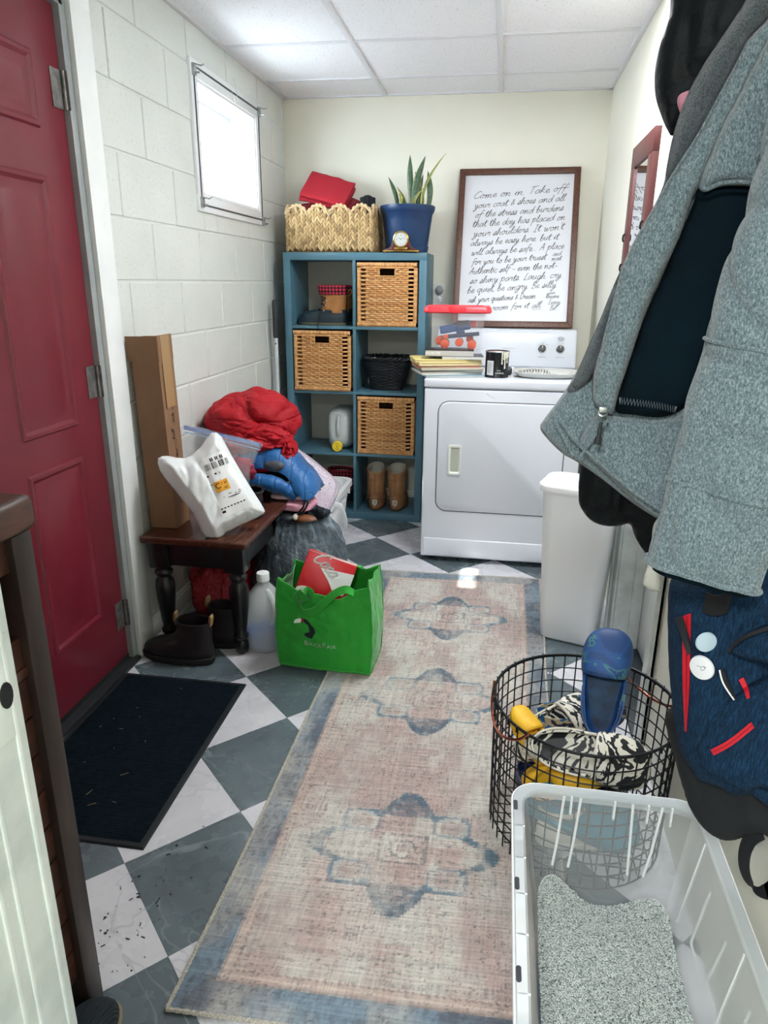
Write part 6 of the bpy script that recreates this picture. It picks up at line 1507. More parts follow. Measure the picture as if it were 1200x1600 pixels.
clog('second marbled clog behind at the left of the basket', m_zeb, (1.355, 1.44, .19), R3(30, -8, 40), 1.0, None, m_pgr)
clog('navy camouflage clog at the back of the heap', m_cam, (1.41, 1.52, .21), R3(0, -8, 14), .85)
clog('yellow clog with a white tag under the blue one', m_yelf, (1.65, 1.44, .215), R3(-10, 15, 192), .8, None, None, m_pgr)
clog('yellow clog on its side at the left front of the basket', m_yelf, (1.375, 1.40, .16), R3(80, -20, 10), .85)
clog('yellow clog toe peeping out at the left rim of the basket', m_yelf, (1.43, 1.39, .20), R3(15, -30, 130), .6)
clog('teal clog low in the basket seen through the tub', m_teal, (1.38, 1.385, .105), R3(35, 10, -6), .98)
clog('navy clog at the bottom left of the basket', m_navf, (1.38, 1.58, .02), R3(0, 0, -65), .85)
low_shoe('canvas_shoe', 'pale shoe with a rubber toe cap at the bottom of the basket', (1.42, 1.36, .014), R3(0, 0, 18), m_pgr, m_pgr, None)
low_shoe('canvas_shoe', 'dark shoe lying on the bottom of the wire basket', (1.63, 1.40, .012), R3(0, 0, 150), m_blkn, m_rubber, None)

# ------------------------------------------------------------------ litter tub
m_tubp = NT('translucent_tub_plastic'); m_tubp.set(col='#e6ecef', rough=.38, alpha=.24, spec=.35); m_tubp = m_tubp.m
m_tubs = NT('translucent_tub_side'); m_tubs.set(col='#e6ecef', rough=.38, alpha=.42, spec=.35); m_tubs = m_tubs.m
m_tubr = NT('translucent_tub_rim'); m_tubr.set(col='#cdd5d9', rough=.3, alpha=.62, spec=.5); m_tubr = m_tubr.m
m_tube = NT('translucent_tub_edge'); m_tube.set(col='#f2f5f6', rough=.3, alpha=.85); m_tube = m_tube.m
TX0, TX1, TY0, TY1, TZR = 1.342, 1.712, .44, 1.165, .335
lt_ = thing('litter_tub', 'translucent plastic tub half filled with grey cat litter', 'tub', ((TX0+TX1)/2, (TY0+TY1)/2, 0))
tcx, tcy, thx, thy = (TX0+TX1)/2, (TY0+TY1)/2, (TX1-TX0)/2, (TY1-TY0)/2
def tubr(zz, ins=0, r=.045): k = .05*(1-zz/TZR); return rr3(tcx, tcy, thx-.018-k-ins, thy-.018-k-ins, zz, r)
g = G(); g.loft([tubr(.004), tubr(.02), tubr(.2), tubr(.285), tubr(TZR-.004)], True, False); 
def split_off(g, keep):
    a, b = G(), G()
    for t, fs in ((a, [f for k, f in enumerate(g.f) if keep(k)]), (b, [f for k, f in enumerate(g.f) if not keep(k)])):
        mp = {}
        for f in fs:
            for i in f:
                if i not in mp: mp[i] = len(t.v); t.v.append(g.v[i])
            t.f.append(tuple(mp[i] for i in f))
    return a, b
ga, gb_ = split_off(g, lambda k: 3 <= k % 36 <= 13)
gb_.build('wall', m_tubs, lt_, world=True); ga.build('end_wall', m_tubp, lt_, world=True)
G().loft([tubr(.002), tubr(.006)]).build('base', m_tubr, lt_, world=True)
g = G(); g.loft([tubr(TZR-.004), tubr(TZR), rr3(tcx, tcy, thx-.014, thy-.014, TZR+.003, .05), rr3(tcx, tcy, thx+.002, thy+.002, TZR+.003, .055), rr3(tcx, tcy, thx+.005, thy+.005, TZR, .055), rr3(tcx, tcy, thx+.005, thy+.005, TZR-.035, .055)], True, False); g.build('rim', m_tubr, lt_, world=True, sharp=30)
G().tube(catmull(rr3(tcx, tcy, thx+.005, thy+.005, TZR-.002, .055), 1, True), .003, 6, closed=True).build('rim_bead', m_tube, lt_, world=True)
for (xa, xb, sgn) in ((TX0+.10, TX0+.082, 1), (TX0+.133, TX0+.113, 1), (TX0+.235, TX0+.238, 1), (TX0+.292, TX0+.258, 1)):   # rib lines on the far wall
    G().tube([(xa, TY1-.02, TZR-.004), (lerp(xa, xb, .4), TY1-.036, .23), (lerp(xa, xb, .7), TY1-.0425, .175)], .0028, 6).build('rib', m_tube, lt_, world=True)
for x in (.115, .20, .265, .31): G().box(TX0+x-.002, TX0+x+.002, TY1-.024, TY1-.016, TZR-.045, TZR-.002).build('rim_gusset', m_tube, lt_, world=True)
for y in (.62, .70, .80, .88, .96, 1.04): G().box(TX0+.0, TX0+.018, y-.0015, y+.0015, TZR-.03, TZR+.003).build('rim_gusset', m_tube, lt_, world=True)
for y in (.72, .94):
    P = [(TX1-.022, y-.05, TZR-.05), (TX1-.040, y-.045, .17), (TX1-.040, y+.045, .17), (TX1-.022, y+.05, TZR-.05)]
    G().tube(P, .0026, 6, closed=False).build('side_panel_rib', m_tube, lt_, world=True)
for y in (1.06, .83, .62): G().tube([(TX1-.018, y, TZR-.005), (TX1-.045, y-.005, .14)], .0026, 6).build('rib', m_tube, lt_, world=True)
for y in (1.095, .90, .73):
    pill = [(TX0+.001+.0042*math.cos(a), y+.0095*(1 if math.sin(a) > 0 else -1)+.0042*math.sin(a)) for a in [2*PI*k/20 for k in range(20)]]
    G().prism(pill, TZR+.0028, TZR+.0036).build('lid_clip_slot', M('slot_shade', '#23292e', rough=.6), lt_, world=True)
# litter: a dug-over bed of granules
def litter_h(x, y):
    h = .118+.012*vf1((x*7, y*7, 0))+.006*vf1((x*17, y*17, 2))
    h += .05*math.exp(-((x-1.42)**2/.006+(y-1.10)**2/.006))-.03*math.exp(-((x-1.52)**2/.004+(y-1.08)**2/.005))+.018*math.exp(-((x-1.62)**2/.004+(y-1.08)**2/.004))
    return h
def vf1(p): return fbm(p, 1, 3)
def lcorner(x, y, r=.05):
    cx, cy, hx, hy = (LX0+LX1)/2, (LY0+LY1)/2, (LX1-LX0)/2, (LY1-LY0)/2; dx, dy = abs(x-cx)-(hx-r), abs(y-cy)-(hy-r)
    if dx > 0 and dy > 0 and math.hypot(dx, dy) > r: k = r/math.hypot(dx, dy); dx *= k; dy *= k; x = cx+math.copysign(hx-r+dx, x-cx); y = cy+math.copysign(hy-r+dy, y-cy)
    return x, y
LX0, LX1, LY0, LY1 = TX0+.057, TX1-.057, TY0+.057, TY1-.057
g = G(); nx, ny = 70, 130
g.grid(lambda u, v: (lambda q: (q[0], q[1], litter_h(*q)-.002))(lcorner(lerp(LX0, LX1, u), lerp(LY0, LY1, v))), nx, ny); top_n = len(g.v)
bound = [i*ny for i in range(nx)]+[(nx-1)*ny+j for j in range(1, ny)]+[i*ny+ny-1 for i in range(nx-2, -1, -1)]+[j for j in range(ny-2, 0, -1)]
base = len(g.v); cx_, cy_ = (LX0+LX1)/2, (LY0+LY1)/2; g.v += [(cx_+(g.v[i][0]-cx_)*.80, cy_+(g.v[i][1]-cy_)*.88, .009) for i in bound]; nb = len(bound)
g.f += [(bound[k], bound[(k+1) % nb], base+(k+1) % nb, base+k) for k in range(nb)]; g.f.append(tuple(base+k for k in range(nb)))
t = NT('litter_bed'); t.set(col=t.ramp(t.voro(420, out='Color'), [(.2, '#8d9696'), (.6, '#bcc4c0')]), rough=.95); t.bump(t.voro(420), .9, .004)
lb_ = thing('cat_litter', 'bed of pale grey cat litter granules in the translucent tub', 'litter', ((LX0+LX1)/2, (LY0+LY1)/2, .009)); 
g.build('bed', t.m, lb_, world=True)
NG = 42000; rs = np.random.RandomState(3); gx = rs.uniform(LX0, LX1, NG); gy = rs.uniform(.62, LY1, NG)
gxy = np.array([lcorner(a, b) for a, b in zip(gx, gy)]); gx, gy = gxy[:, 0], gxy[:, 1]
gz = np.array([litter_h(a, b) for a, b in zip(gx, gy)])+rs.uniform(-.0008, .0012, NG); gs = rs.uniform(.0011, .0021, NG)
oct_ = np.array([(1, 0, 0), (-1, 0, 0), (0, 1, 0), (0, -1, 0), (0, 0, 1), (0, 0, -1)], float); ang = rs.uniform(0, 6.28, NG)
rx = oct_[None, :, 0]*np.cos(ang)[:, None]-oct_[None, :, 1]*np.sin(ang)[:, None]; ry = oct_[None, :, 0]*np.sin(ang)[:, None]+oct_[None, :, 1]*np.cos(ang)[:, None]
VV = np.stack([gx[:, None]+rx*gs[:, None], gy[:, None]+ry*gs[:, None]*.8, gz[:, None]+oct_[None, :, 2]*gs[:, None]*.8], -1).reshape(-1, 3)
tri = np.array([(0, 2, 4), (2, 1, 4), (1, 3, 4), (3, 0, 4), (2, 0, 5), (1, 2, 5), (3, 1, 5), (0, 3, 5)]); FF = (tri[None]+6*np.arange(NG)[:, None, None]).reshape(-1, 3)
pal = np.array([lin(c) for c in ('#b4bdbb', '#c6cdc9', '#dadfda', '#a0a9a9', '#7f898b', '#ced4ce', '#3a4246', '#bcc4c0')]); pc = pal[rs.choice(8, NG, p=[.2, .2, .15, .15, .09, .13, .03, .05])]
g = G(); g.v = (VV-np.array(lb_.location)).tolist(); g.f = FF.tolist()
t = NT('litter_granule'); t.set(col=t.attr(), rough=.9)
tag(g.build('granules', t.m, lb_, cols=np.repeat(pc, 6, 0), recalc=False, smooth=False), kind='stuff')

# ------------------------------------------------------------------ wooden slatted cabinet by the doorway
m_wal = NT('dark_walnut'); m_wal.set(col=m_wal.ramp(m_wal.noise(5, 5, .6, v=m_wal.map((9, 1.2, 9)), dist=1), [(.28, '#2b1a14'), (.55, '#4a2c20'), (.75, '#643d2d')]), rough=.38); m_wal = m_wal.m
m_walv = NT('dark_walnut_upright'); m_walv.set(col=m_walv.ramp(m_walv.noise(5, 5, .6, v=m_walv.map((9, 9, 1.2)), dist=1), [(.28, '#1d1512'), (.55, '#2f221c'), (.75, '#3d2d25')]), rough=.45); m_walv = m_walv.m
KX, KY0, KY1, KH = .572, .41, .825, 1.02
kb = thing('slatted_cabinet', 'dark walnut slatted cabinet by the doorway next to the red door', 'cabinet', (.02, KY0, 0))
lx = KX-.02; ly = KY1-KY0
G().box(-.005, lx+.008, -.005, ly+.008, KH-.055, KH).build('top', m_wal, kb, bevel=.012, segs=3)
for x in (0, lx-.045):
    for y in (0, ly-.045): G().box(x, x+.045, y, y+.045, 0, KH-.055).build('leg', m_walv, kb, bevel=.003)
for x in (.008, lx-.035): G().box(x, x+.024, .045, ly-.045, KH-.11, KH-.055).build('apron', m_wal, kb, bevel=.002)
for y in (.008, ly-.03): G().box(.045, lx-.045, y, y+.022, KH-.11, KH-.055).build('apron', m_wal, kb, bevel=.002)
G().box(.01, lx-.01, .01, ly-.01, .735, .752).build('shelf', m_wal, kb, bevel=.002)
k = 0; zz = .10
while zz < .735:
    G().box(lx-.030, lx-.014, .045, ly-.045, zz, zz+.067).build('slat', m_wal, kb, bevel=.002); G().box(.045, lx-.045, ly-.028, ly-.014, zz, zz+.067).build('slat', m_wal, kb, bevel=.002); zz += .0705
G().box(.045, lx-.045, .012, .018, .1, KH-.11).build('back_panel', m_wal, kb, smooth=False); G().box(.01, lx-.02, .02, ly-.03, .09, .105).build('bottom_panel', m_wal, kb)
sl = thing('slipper', 'dark ribbed slipper toe on the tiles by the cabinet foot', 'slipper', (.585, .60, .0008), R3(0, 0, 86))
t = NT('ribbed_slipper_cloth'); w = t.wave(70, 0, d='Y'); t.set(col=t.ramp(w, [(.2, '#10171c'), (.8, '#1e2a31')]), rough=.95); t.bump(w, .6, .003)
L = smooth_levels([(.010, 0, .205, .045), (.025, .0, .205, .049), (.045, .03, .19, .046), (.062, .07, .16, .036), (.068, .1, .13, .02)]); G().loft([ring_foot(*l) for l in L]).build('upper', t.m, sl); G().loft([ring_foot(0, 0, .206, .046), ring_foot(.011, -.003, .212, .051), ring_foot(.013, -.002, .21, .05)]).build('sole', M('tan_slipper_sole', '#8c7f66', rough=.8), sl)
# ------------------------------------------------------------------ garments and backpack hanging along the right wall
t = NT('heather_wool'); n1 = t.noise(430, 3, .6, v=t.map((1, 1, .5))); n2 = t.noise(900, 2, .6); n3 = t.noise(14, 3)
t.set(col=t.mix(t.math('MULTIPLY', n3, .35), t.ramp(t.math('ADD', t.math('MULTIPLY', n1, .6), t.math('MULTIPLY', n2, .4)), [(.36, '#3c4c53'), (.50, '#6d7e84'), (.64, '#a3b0b3')]), '#5c6b72'), rough=.95, sheen=.4, spec=.15)
t.bump(t.math('ADD', n1, t.math('MULTIPLY', n2, .5)), .55, .003); m_wool = t.m
t = NT('grey_fleece'); n1 = t.noise(420, 3, .7); t.set(col=t.ramp(n1, [(.35, '#2e363c'), (.6, '#59646b')]), rough=1, sheen=.5, spec=.05); t.bump(n1, 1, .005); m_fleece = t.m
m_lin = M('dark_teal_lining', '#03121a', '#051821', rough=.9, spec=.12, scale=10, bump=.15, bscale=300)
m_shell = M('black_coat_shell', '#050c12', '#08131a', rough=.6, spec=.3, scale=10, bump=.5, bscale=30, bdist=.012)
NG_ = Vector((-.34, -.94, .02)).normalized()
def fold_lines(fs, amp, ang, seed=0):
    c, s = math.cos(ang), math.sin(ang)
    def f(x, y):
        q = x*c+y*s; w = .5*fbm((x*5+seed, y*3, 0), 1, 2)
        return amp*(math.sin(q*fs+w*3)*.6-.8*(1-abs(mnoise.noise(Vector((q*fs*.16+seed, (y*c-x*s)*2.2, seed)))))**8+.35*fbm((x*16, y*11, seed), 1, 3))
    return f
def nylon(seed, amp=1):
    def f(x, y):
        p = Vector((x*7+seed, y*5, seed)); p = p+Vector((fbm(p, 1.2, 2), fbm(p+Vector((5, 5, 5)), 1.2, 2), 0))*.5
        return amp*(.016*fbm((x*5, y*4, seed), 1, 2)-.020*(1-abs(mnoise.noise(p)))**7-.008*(1-abs(mnoise.noise(p*2.3)))**6)
    return f
def garment(name, mat, parent, pts, O, N, **k): return soft(name, mat, parent, px_out(pts, O, N), O, N, **k)

# black coat behind, from its hanging shoulder to its hem
bc = thing('black_coat', 'black puffy coat hanging behind the grey wool coat', 'coat', (1.66, 1.34, .80))
Ob = Vector((1.60, 1.36, 1.25)); Nb = Vector((-.36, -.93, 0)).normalized()
garment('shoulder', m_shell, bc, [(1068, -40), (1045, 30), (1030, 75), (1023, 115), (1024, 150), (1032, 178), (1042, 202), (1050, 212), (1062, 200), (1110, 130), (1190, 60), (1230, -40)], Ob, Nb, thick=.05, edge=.085, res=.008, fold=nylon(1, 1.1), smoothn=5)
garment('body', m_shell, bc, [(1065, 120), (1100, 300), (1060, 500), (985, 620), (915, 700), (905, 745), (904, 775), (907, 792), (922, 812), (942, 821), (965, 822), (984, 819), (992, 838), (1004, 858), (1024, 876), (1060, 800), (1130, 600), (1230, 400), (1230, 120)], Ob-Nb*.03, Nb, thick=.032, edge=.035, res=.010, fold=nylon(3, 1.1), smoothn=4)
g = G(); P = [Ob+Vector((0, 0, 0))]
pkx = thing('pink_scarf', 'small fold of pale pink cloth peeking out beside the grey coat', 'scarf', (1.55, 1.2, 1.60))
Op = Vector((1.56, 1.24, 1.62)); garment('cloth', m_pk, pkx, [(1061, 172), (1058, 158), (1062, 148), (1074, 142), (1100, 135), (1110, 160), (1090, 190), (1068, 184)], Op, NG_, thick=.012, edge=.015, res=.006, fold=lambda x, y: .003*math.sin(x*160), smoothn=4)
# cream scarf
ws = thing('cream_scarf', 'cream knitted scarf end hanging between black coat and grey sleeve', 'scarf', (1.62, 1.2, .83))
m_cream = M('cream_knit', '#dcdcd0', '#e8e7dd', rough=.95, scale=20, bump=.4, bscale=180)
garment('cloth', m_cream, ws, [(1022, 818), (1040, 800), (1060, 810), (1046, 860), (1034, 895), (1033, 918), (1028, 924), (1018, 923), (1010, 918), (1004, 912), (1006, 900), (1012, 878), (1018, 845)], Vector((1.62, 1.22, .9)), NG_, thick=.014, edge=.014, res=.006, fold=lambda x, y: .003*math.sin(x*230+y*30), smoothn=4)

# ---- grey wool coat
gc = thing('wool_coat', 'long heather grey wool coat hanging open in front of the other coats', 'coat', (1.66, 1.0, .85))
Og = Vector((1.47, 1.06, 1.20))
# back panel and hem: from the shoulder down to the flared corner
garment('front_panel', m_wool, gc, [(1192, -30), (1164, 15), (1134, 60), (1104, 105), (1078, 152), (1063, 192), (1054, 225), (1041, 292), (1022, 334), (1001, 370), (979, 412), (959, 457), (939, 503), (912, 560), (882, 612), (850, 655), (844, 668), (852, 682), (878, 708), (902, 722), (940, 748), (990, 787), (1045, 822), (1090, 850), (1150, 800), (1240, 700), (1240, -30)], Og, NG_, thick=.022, edge=.03, res=.009, fold=fold_lines(22, .008, .35, 2), smoothn=4)
# dark fleece facing along the front edge
garment('fleece_facing', m_fleece, gc, [(1185, -30), (1160, 10), (1130, 55), (1100, 100), (1073, 150), (1058, 190), (1049, 222), (1042, 258), (1036, 290), (1018, 330), (997, 368), (975, 410), (955, 455), (937, 500), (915, 550), (897, 592), (886, 610), (902, 610), (932, 580), (950, 515), (962, 475), (984, 405), (1022, 335), (1054, 276), (1088, 223), (1105, 197), (1122, 162), (1156, 100), (1173, 66), (1212, 20), (1240, -30)], Og+NG_*.018, NG_, thick=.016, edge=.02, res=.008, fold=fold_lines(30, .004, .5, 4), smoothn=4)
# placket strip between facing and lining
garment('placket', m_wool, gc, [(1230, -30), (1203, 24), (1167, 64), (1150, 98), (1116, 160), (1099, 195), (1082, 221), (1048, 274), (1016, 332), (978, 402), (956, 475), (943, 525), (928, 580), (925, 612), (930, 632), (945, 642), (958, 645), (968, 610), (985, 560), (1005, 500), (1030, 440), (1062, 370), (1082, 310), (1096, 288), (1116, 250), (1140, 200), (1166, 150), (1196, 94), (1250, 10), (1260, -30)], Og+NG_*.036, NG_, thick=.014, edge=.016, res=.008, fold=fold_lines(26, .0035, .5, 6), smoothn=4)
# exposed dark lining
garment('lining', m_lin, gc, [(1094, 286), (1130, 284), (1215, 290), (1250, 330), (1240, 430), (1180, 480), (1120, 560), (1085, 620), (1062, 642), (1030, 652), (990, 648), (962, 642), (970, 605), (990, 545), (1010, 490), (1036, 430), (1066, 360), (1086, 310)], Og+NG_*.030, NG_, thick=.016, edge=.022, res=.010, fold=fold_lines(16, .006, .55, 8), smoothn=4)
Ug = Vector((0, 0, 1)).cross(NG_).normalized(); Vg = NG_.cross(Ug)
def gpt(x, y, off, O=Og): 
    p = px_out([(x, y)], O+NG_*off, NG_)[0]; return O+NG_*off+Ug*p[0]+Vg*p[1]
# overlock stitching along the lower lining edge
P = catmull([gpt(x, y, .052) for x, y in ((968, 626), (1000, 630), (1030, 634), (1056, 640))], 14); g = G(); Q = [p+Vg*(.0045*(-1)**i) for i, p in enumerate(P)]
g.tube(Q, .0011, 5); g.build('overlock_stitch', M('pale_thread', '#9aa9ae', rough=.8), gc, world=True)
# lower body below the lining
garment('lower_body', m_wool, gc, [(958, 650), (990, 655), (1030, 657), (1062, 648), (1110, 600), (1180, 540), (1240, 600), (1240, 800), (1120, 830), (1055, 826), (1000, 790), (940, 735), (905, 700), (915, 668), (935, 648)], Og+NG_*.024, NG_, thick=.014, edge=.02, res=.009, fold=fold_lines(20, .009, 1.2, 12), smoothn=4)
# hem seams and edge stitching
for nm, pts, r in (('hem_seam', [(872, 652), (900, 690), (935, 722), (985, 765), (1042, 805)], .0022), ('hem_seam', [(868, 660), (895, 712)], .002), ('edge_stitch', [(1170, 64), (1153, 98), (1119, 160), (1085, 222), (1051, 275), (1019, 333), (981, 403), (959, 475), (944, 530)], .0018), ('side_seam', [(905, 715), (938, 672), (950, 655)], .0022)):
    P = catmull([gpt(x, y, .046) for x, y in pts], 8); G().tube(P, r, 6).build(nm, m_wool, gc, world=True)
# folded-back flap over the lining
garment('shoulder_flap', m_wool, gc, [(1262, -30), (1215, 30), (1184, 89), (1156, 144), (1129, 195), (1108, 245), (1093, 283), (1094, 297), (1104, 300), (1120, 293), (1140, 290), (1180, 291), (1215, 293), (1260, 300), (1300, 200), (1300, -30)], Og+NG_*.050, NG_, thick=.018, edge=.02, res=.009, fold=fold_lines(24, .006, 1.0, 14), smoothn=4)
P = catmull([gpt(x, y, .070) for x, y in ((1094, 290), (1106, 295), (1124, 287), (1150, 284), (1200, 287))], 8); G().tube(P, .0025, 6).build('edge_stitch', m_wool, gc, world=True)
# sleeve: hanging tube with a folded cuff, nearest to the room
def sleeve_pt(u, v):
    P0, P1 = SL0, SL1; p = P0.lerp(P1, u); a = 2*PI*v; w = lerp(.088, .078, u)*(1+.05*math.sin(PI*u)); d = lerp(.05, .036, u)
    ff = .006*fbm((u*4+1, math.cos(a)*1.2, math.sin(a)*1.2), 1, 2)-.009*(1-abs(mnoise.noise(Vector((u*6, math.cos(a)*.9, math.sin(a)*.9+4)))))**7
    return p+SU*(math.copysign(abs(math.cos(a))**.8, math.cos(a))*(w+ff))+SN*(math.sin(a)*(d+ff))
SN = Vector((-.30, -.95, 0)).normalized(); SO = Vector((1.58, .90, .95))
def spt(x, y): 
    d = ray(x, y); c = Vector((CX, CY, CZ)); return c+d*((SO-c).dot(SN)/d.dot(SN))
SL1 = (spt(1032, 872)+spt(1164, 920))/2; SL0 = (spt(1172, 440)+spt(1350, 380))/2; SL0 = SL1.lerp(SL0, 1.5); ax_ = (SL0-SL1).normalized(); SU = SN.cross(ax_).normalized(); SU = -SU if SU.x < 0 else SU
g = G(); g.grid(lambda u, v: sleeve_pt(u, v), 110, 72, cv=True); g.build('sleeve', m_wool, gc, world=True, sharp=180)
for u in (.50, .80, 1.0):
    G().tube([sleeve_pt(u, k/48)+(sleeve_pt(u, k/48)-SL0.lerp(SL1, u))*.012 for k in range(48)], .0028 if u < 1 else .004, 6, closed=True).build('cuff_seam', m_wool, gc, world=True)
def inner(u, v): p = SL1-ax_*(.004-.022*u)*1; c = SL1; q = sleeve_pt(1, v); return c+(q-c)*.86-ax_*lerp(-.03, .012, u)
g = G(); g.grid(lambda u, v: inner(u, v), 4, 48, cv=True); g.build('cuff_lining', m_lin, gc, world=True, solid=.003, sharp=180)
# zip puller
zp = gpt(942, 640, .062); zq = gpt(934, 694, .062); zr = gpt(939, 660, .064)
G().tube(catmull([zr, zr.lerp(zq, .4), zq], 6), [.0022]+[.0028]*4+[.0035]*4+[.0055]*3+[.0058], 8).build('zip_pull', m_knob, gc, world=True)
G().tube([zp+Ug*(.006*math.cos(a))+Vg*(.006*math.sin(a)-.004) for a in [2*PI*k/20 for k in range(20)]], .0014, 6, closed=True).build('pull_ring', m_steel, gc, world=True)
G().box(-.006, .006, -.004, .004, -.004, .004, Matrix.Translation(zp)).build('zip_slider', m_steel, gc, world=True, bevel=.001)
# hook rail
hk = thing('coat_hook_rail', 'white hook rail on the right wall that carries the coats', 'hooks', (RW, 1.1, 1.78))
G().box(-.018, -.0005, -.5, .5, -.05, .05).build('board', m_white, hk, bevel=.003)
for y in (-.35, -.1, .15, .38): G().tube(catmull([(-.018, y, -.01), (-.06, y, -.02), (-.08, y, .0), (-.075, y, .03)], 5), .006, 8).build('hook', m_steel, hk)

# ---- backpack
t = NT('navy_heather_canvas'); n = t.noise(120, 3, .6, v=t.map((3.2, 3.2, .5), rot=(0, .5, 0))); n2 = t.noise(600, 2); t.set(col=t.ramp(t.math('ADD', t.math('MULTIPLY', n, .7), t.math('MULTIPLY', n2, .3)), [(.36, '#08182a'), (.52, '#102c46'), (.68, '#1e4562')]), rough=.85, spec=.2); t.bump(n2, .4, .002); m_canv = t.m
m_strap = M('black_webbing', '#0c0f14', '#14181e', rough=.85, scale=120); m_redz = M('red_zip', '#c41629', rough=.6); m_blkc = M('black_canvas', '#0a0d12', '#10151b', rough=.8, scale=30, bump=.2, bscale=300)
bp = thing('backpack', 'navy heather backpack with red zips hanging below the grey coat', 'backpack', (1.66, 1.06, .45))
Ok = Vector((1.615, 1.03, .66)); Nk = Vector((-.66, -.75, .04)).normalized(); Uk = Vector((0, 0, 1)).cross(Nk).normalized(); Vk = Nk.cross(Uk)
def kp(x, y, off): p = px_out([(x, y)], Ok+Nk*off, Nk)[0]; return Ok+Nk*off+Uk*p[0]+Vk*p[1]
garment('base_panel', m_blkc, bp, [(1044, 1118), (1055, 1100), (1110, 1050), (1220, 1050), (1230, 1290), (1200, 1298), (1170, 1306), (1146, 1310), (1120, 1298), (1098, 1276), (1080, 1245), (1062, 1185)], Ok-Nk*.03, Nk, thick=.05, edge=.05, res=.010, fold=fold_lines(20, .004, .3, 5), smoothn=4)
garment('main_body', m_canv, bp, [(1054, 905), (1080, 885), (1140, 880), (1230, 880), (1230, 1235), (1190, 1236), (1168, 1240), (1140, 1226), (1105, 1214), (1092, 1195), (1074, 1168), (1063, 1130), (1057, 1080), (1052, 1010)], Ok, Nk, thick=.075, edge=.085, res=.008, fold=fold_lines(26, .006, .6, 3), back=.5, smoothn=4)
garment('front_pocket', m_canv, bp, [(1094, 1140), (1120, 1100), (1160, 1075), (1230, 1060), (1230, 1225), (1190, 1230), (1166, 1236), (1140, 1222), (1108, 1206), (1092, 1178)], Ok+Nk*.06, Nk, thick=.022, edge=.03, res=.008, fold=fold_lines(30, .003, .9, 7), smoothn=4)
garment('top_flap', m_canv, bp, [(1138, 1015), (1150, 1000), (1190, 978), (1240, 970), (1240, 1052), (1200, 1036), (1165, 1030), (1145, 1022)], Ok+Nk*.078, Nk, thick=.018, edge=.02, res=.008, fold=fold_lines(40, .004, 1.3, 9), smoothn=4)
_bv = []
for nm in ('main_body', 'front_pocket', 'top_flap'):
    ob = [c for c in bp.children if c.name.startswith(nm)][0]; _bv.append(BVHTree.FromPolygons([tuple(v.co+bp.location) for v in ob.data.vertices], [tuple(p.vertices) for p in ob.data.polygons]))
def ks(x, y, d):
    """point lying d above the pack's surface where that pixel's ray meets it"""
    c = Vector((CX, CY, CZ)); r = ray(x, y).normalized(); best = None
    for b in _bv:
        h = b.ray_cast(c, r)
        if h[0] is not None and (best is None or h[3] < best): best = h[3]
    if best is None: return kp(x, y, .02)
    return c+r*(best-d)
def ribb(name, mat, pts, off, th=.002):   # zip tape between two edges
    a = catmull([(p[0], p[1], 0) for p in pts[0]], 6); b = catmull([(p[0], p[1], 0) for p in pts[1]], 6); a = [ks(p.x, p.y, off) for p in a]; b = [ks(p.x, p.y, off) for p in b]; g = G()
    g.loft([[p+Nk*th, q+Nk*th, q, p] for p, q in zip(a, b)]); return g.build(name, mat, bp, world=True, sharp=40)
ribb('zip_tape', m_redz, ([(1068, 962), (1067, 1020), (1068, 1080), (1071, 1142)], [(1080, 958), (1079, 1020), (1077, 1080), (1073, 1143)]), .004)
ribb('zip_line', M('dark_red_zip', '#8c0f1c', rough=.5), ([(1073, 962), (1072.5, 1020), (1072, 1080), (1072, 1140)], [(1074.4, 962), (1073.8, 1020), (1073.2, 1080), (1072.6, 1140)]), .006, .001)
ribb('zip_tape', m_redz, ([(1111, 1171), (1140, 1155), (1174, 1128)], [(1116, 1180), (1145, 1164), (1179, 1137)]), .004)
ribb('zip_line', MATS['dark_red_zip'], ([(1113, 1175), (1142, 1159), (1176, 1132)], [(1113.8, 1176.2), (1142.8, 1160.4), (1176.8, 1133.4)]), .006, .001)
ribb('zip_tape', m_redz, ([(1155, 1062), (1163, 1078), (1168, 1092)], [(1162, 1058), (1169, 1074), (1172, 1090)]), .004)
ribb('zip_puller', m_knob, ([(1056, 966), (1066, 990), (1077, 1022)], [(1067, 962), (1075, 988), (1083, 1018)]), .010, .006)
ribb('side_strap', m_strap, ([(1126, 1046), (1132, 1065), (1148, 1092)], [(1131, 1044), (1139, 1064), (1151, 1090)]), .006, .003)
ribb('reflective_edge', m_white, ([(1124, 1047), (1130, 1068), (1147, 1094)], [(1126, 1046), (1132, 1067), (1148.5, 1093)]), .008, .002)
ribb('leather_patch', M('black_leather_patch', '#101318', rough=.3), ([(1098, 955), (1118, 962), (1138, 958)], [(1105, 925), (1122, 930), (1146, 922)]), .005, .003)
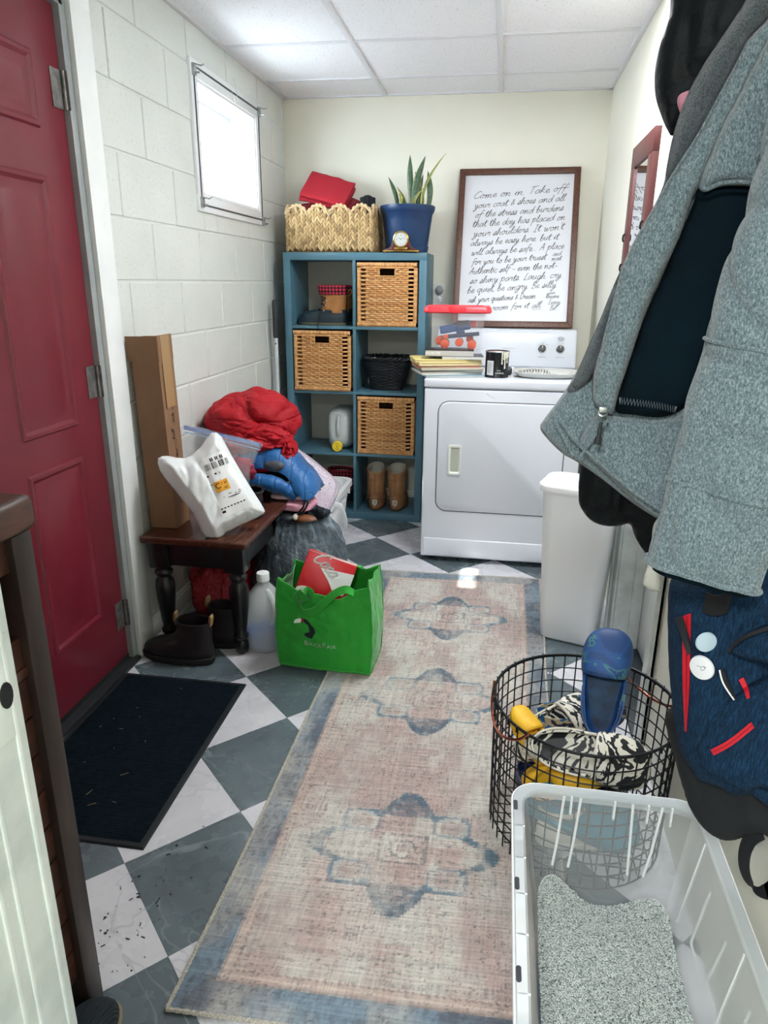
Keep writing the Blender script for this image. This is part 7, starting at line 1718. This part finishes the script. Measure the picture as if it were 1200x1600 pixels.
ribb('label_tag', m_blkc, ([(1119, 1262), (1130, 1276)], [(1131, 1252), (1142, 1264)]), .006, .003)
ribb('flap_piping', m_strap, ([(1137, 1016), (1150, 1001), (1172, 988), (1210, 976)], [(1140, 1020), (1154, 1006), (1176, 993), (1212, 981)]), .005, .004)
def badge(x, y, off, r, label, tilt=0):
    c = ks(x, y, off); R = Matrix((Uk, Vk, Nk)).transposed().to_4x4(); m_ = Matrix.Translation(c) @ R @ Matrix.Rotation(tilt, 4, 'Y')
    return m_
m_bd = M('badge_white', '#e9ebf0', rough=.25)
mb_ = badge(1097, 1043, .006, 0, ''); b1 = G().lathe([(0, -.002), (.0185, -.002), (.0195, 0), (.0185, .003), (.012, .0045), (0, .005)], 32, caps=False).build('round_badge', m_bd, bp, world=True, m=mb_)
g = G(); 
for q in script_strokes('Yo', .008, -.008, -.002, .2)[0]: ribbon(g, q, .0008, .0052)
g.v = [tuple((mb_ @ Vector(v))-bp.location) for v in g.v]; g.build('badge_drawing', m_ink, b1, recalc=False)
mb2 = badge(1103, 1003, .010, 0, '', .95); b2 = G().lathe([(0, -.002), (.0155, -.002), (.0165, 0), (.0155, .003), (0, .0045)], 32, caps=False).build('round_badge', M('pale_blue_badge', '#b9cfdd', rough=.25), bp, world=True, m=mb2)
G().lathe([(.0, .0046), (.009, .0046), (.009, .0052), (0, .0052)], 20, caps=False).build('badge_centre', m_knob, b2, world=True, m=mb2)
b2.children[0].location = (0, 0, 0)
P = [kp(x, y, .0) for x, y in ((1190, 1300), (1172, 1312), (1163, 1335), (1164, 1362), (1176, 1385), (1200, 1394), (1230, 1390))]
strap('carry_loop', m_strap, bp, P, .024, .003, (.35, -.9, .25))
strap('shoulder_strap', m_strap, bp, [(1.66, 1.06, .86), (1.69, 1.07, 1.0), (1.70, 1.08, 1.3), (1.68, 1.0, 1.72)], .04, .008, (.8, -.6, 0))

clampv(bp, 0, 1.738); clampv(gc, 0, 1.725); clampv(bc, 0, 1.722); clampv(ws, 0, 1.735)
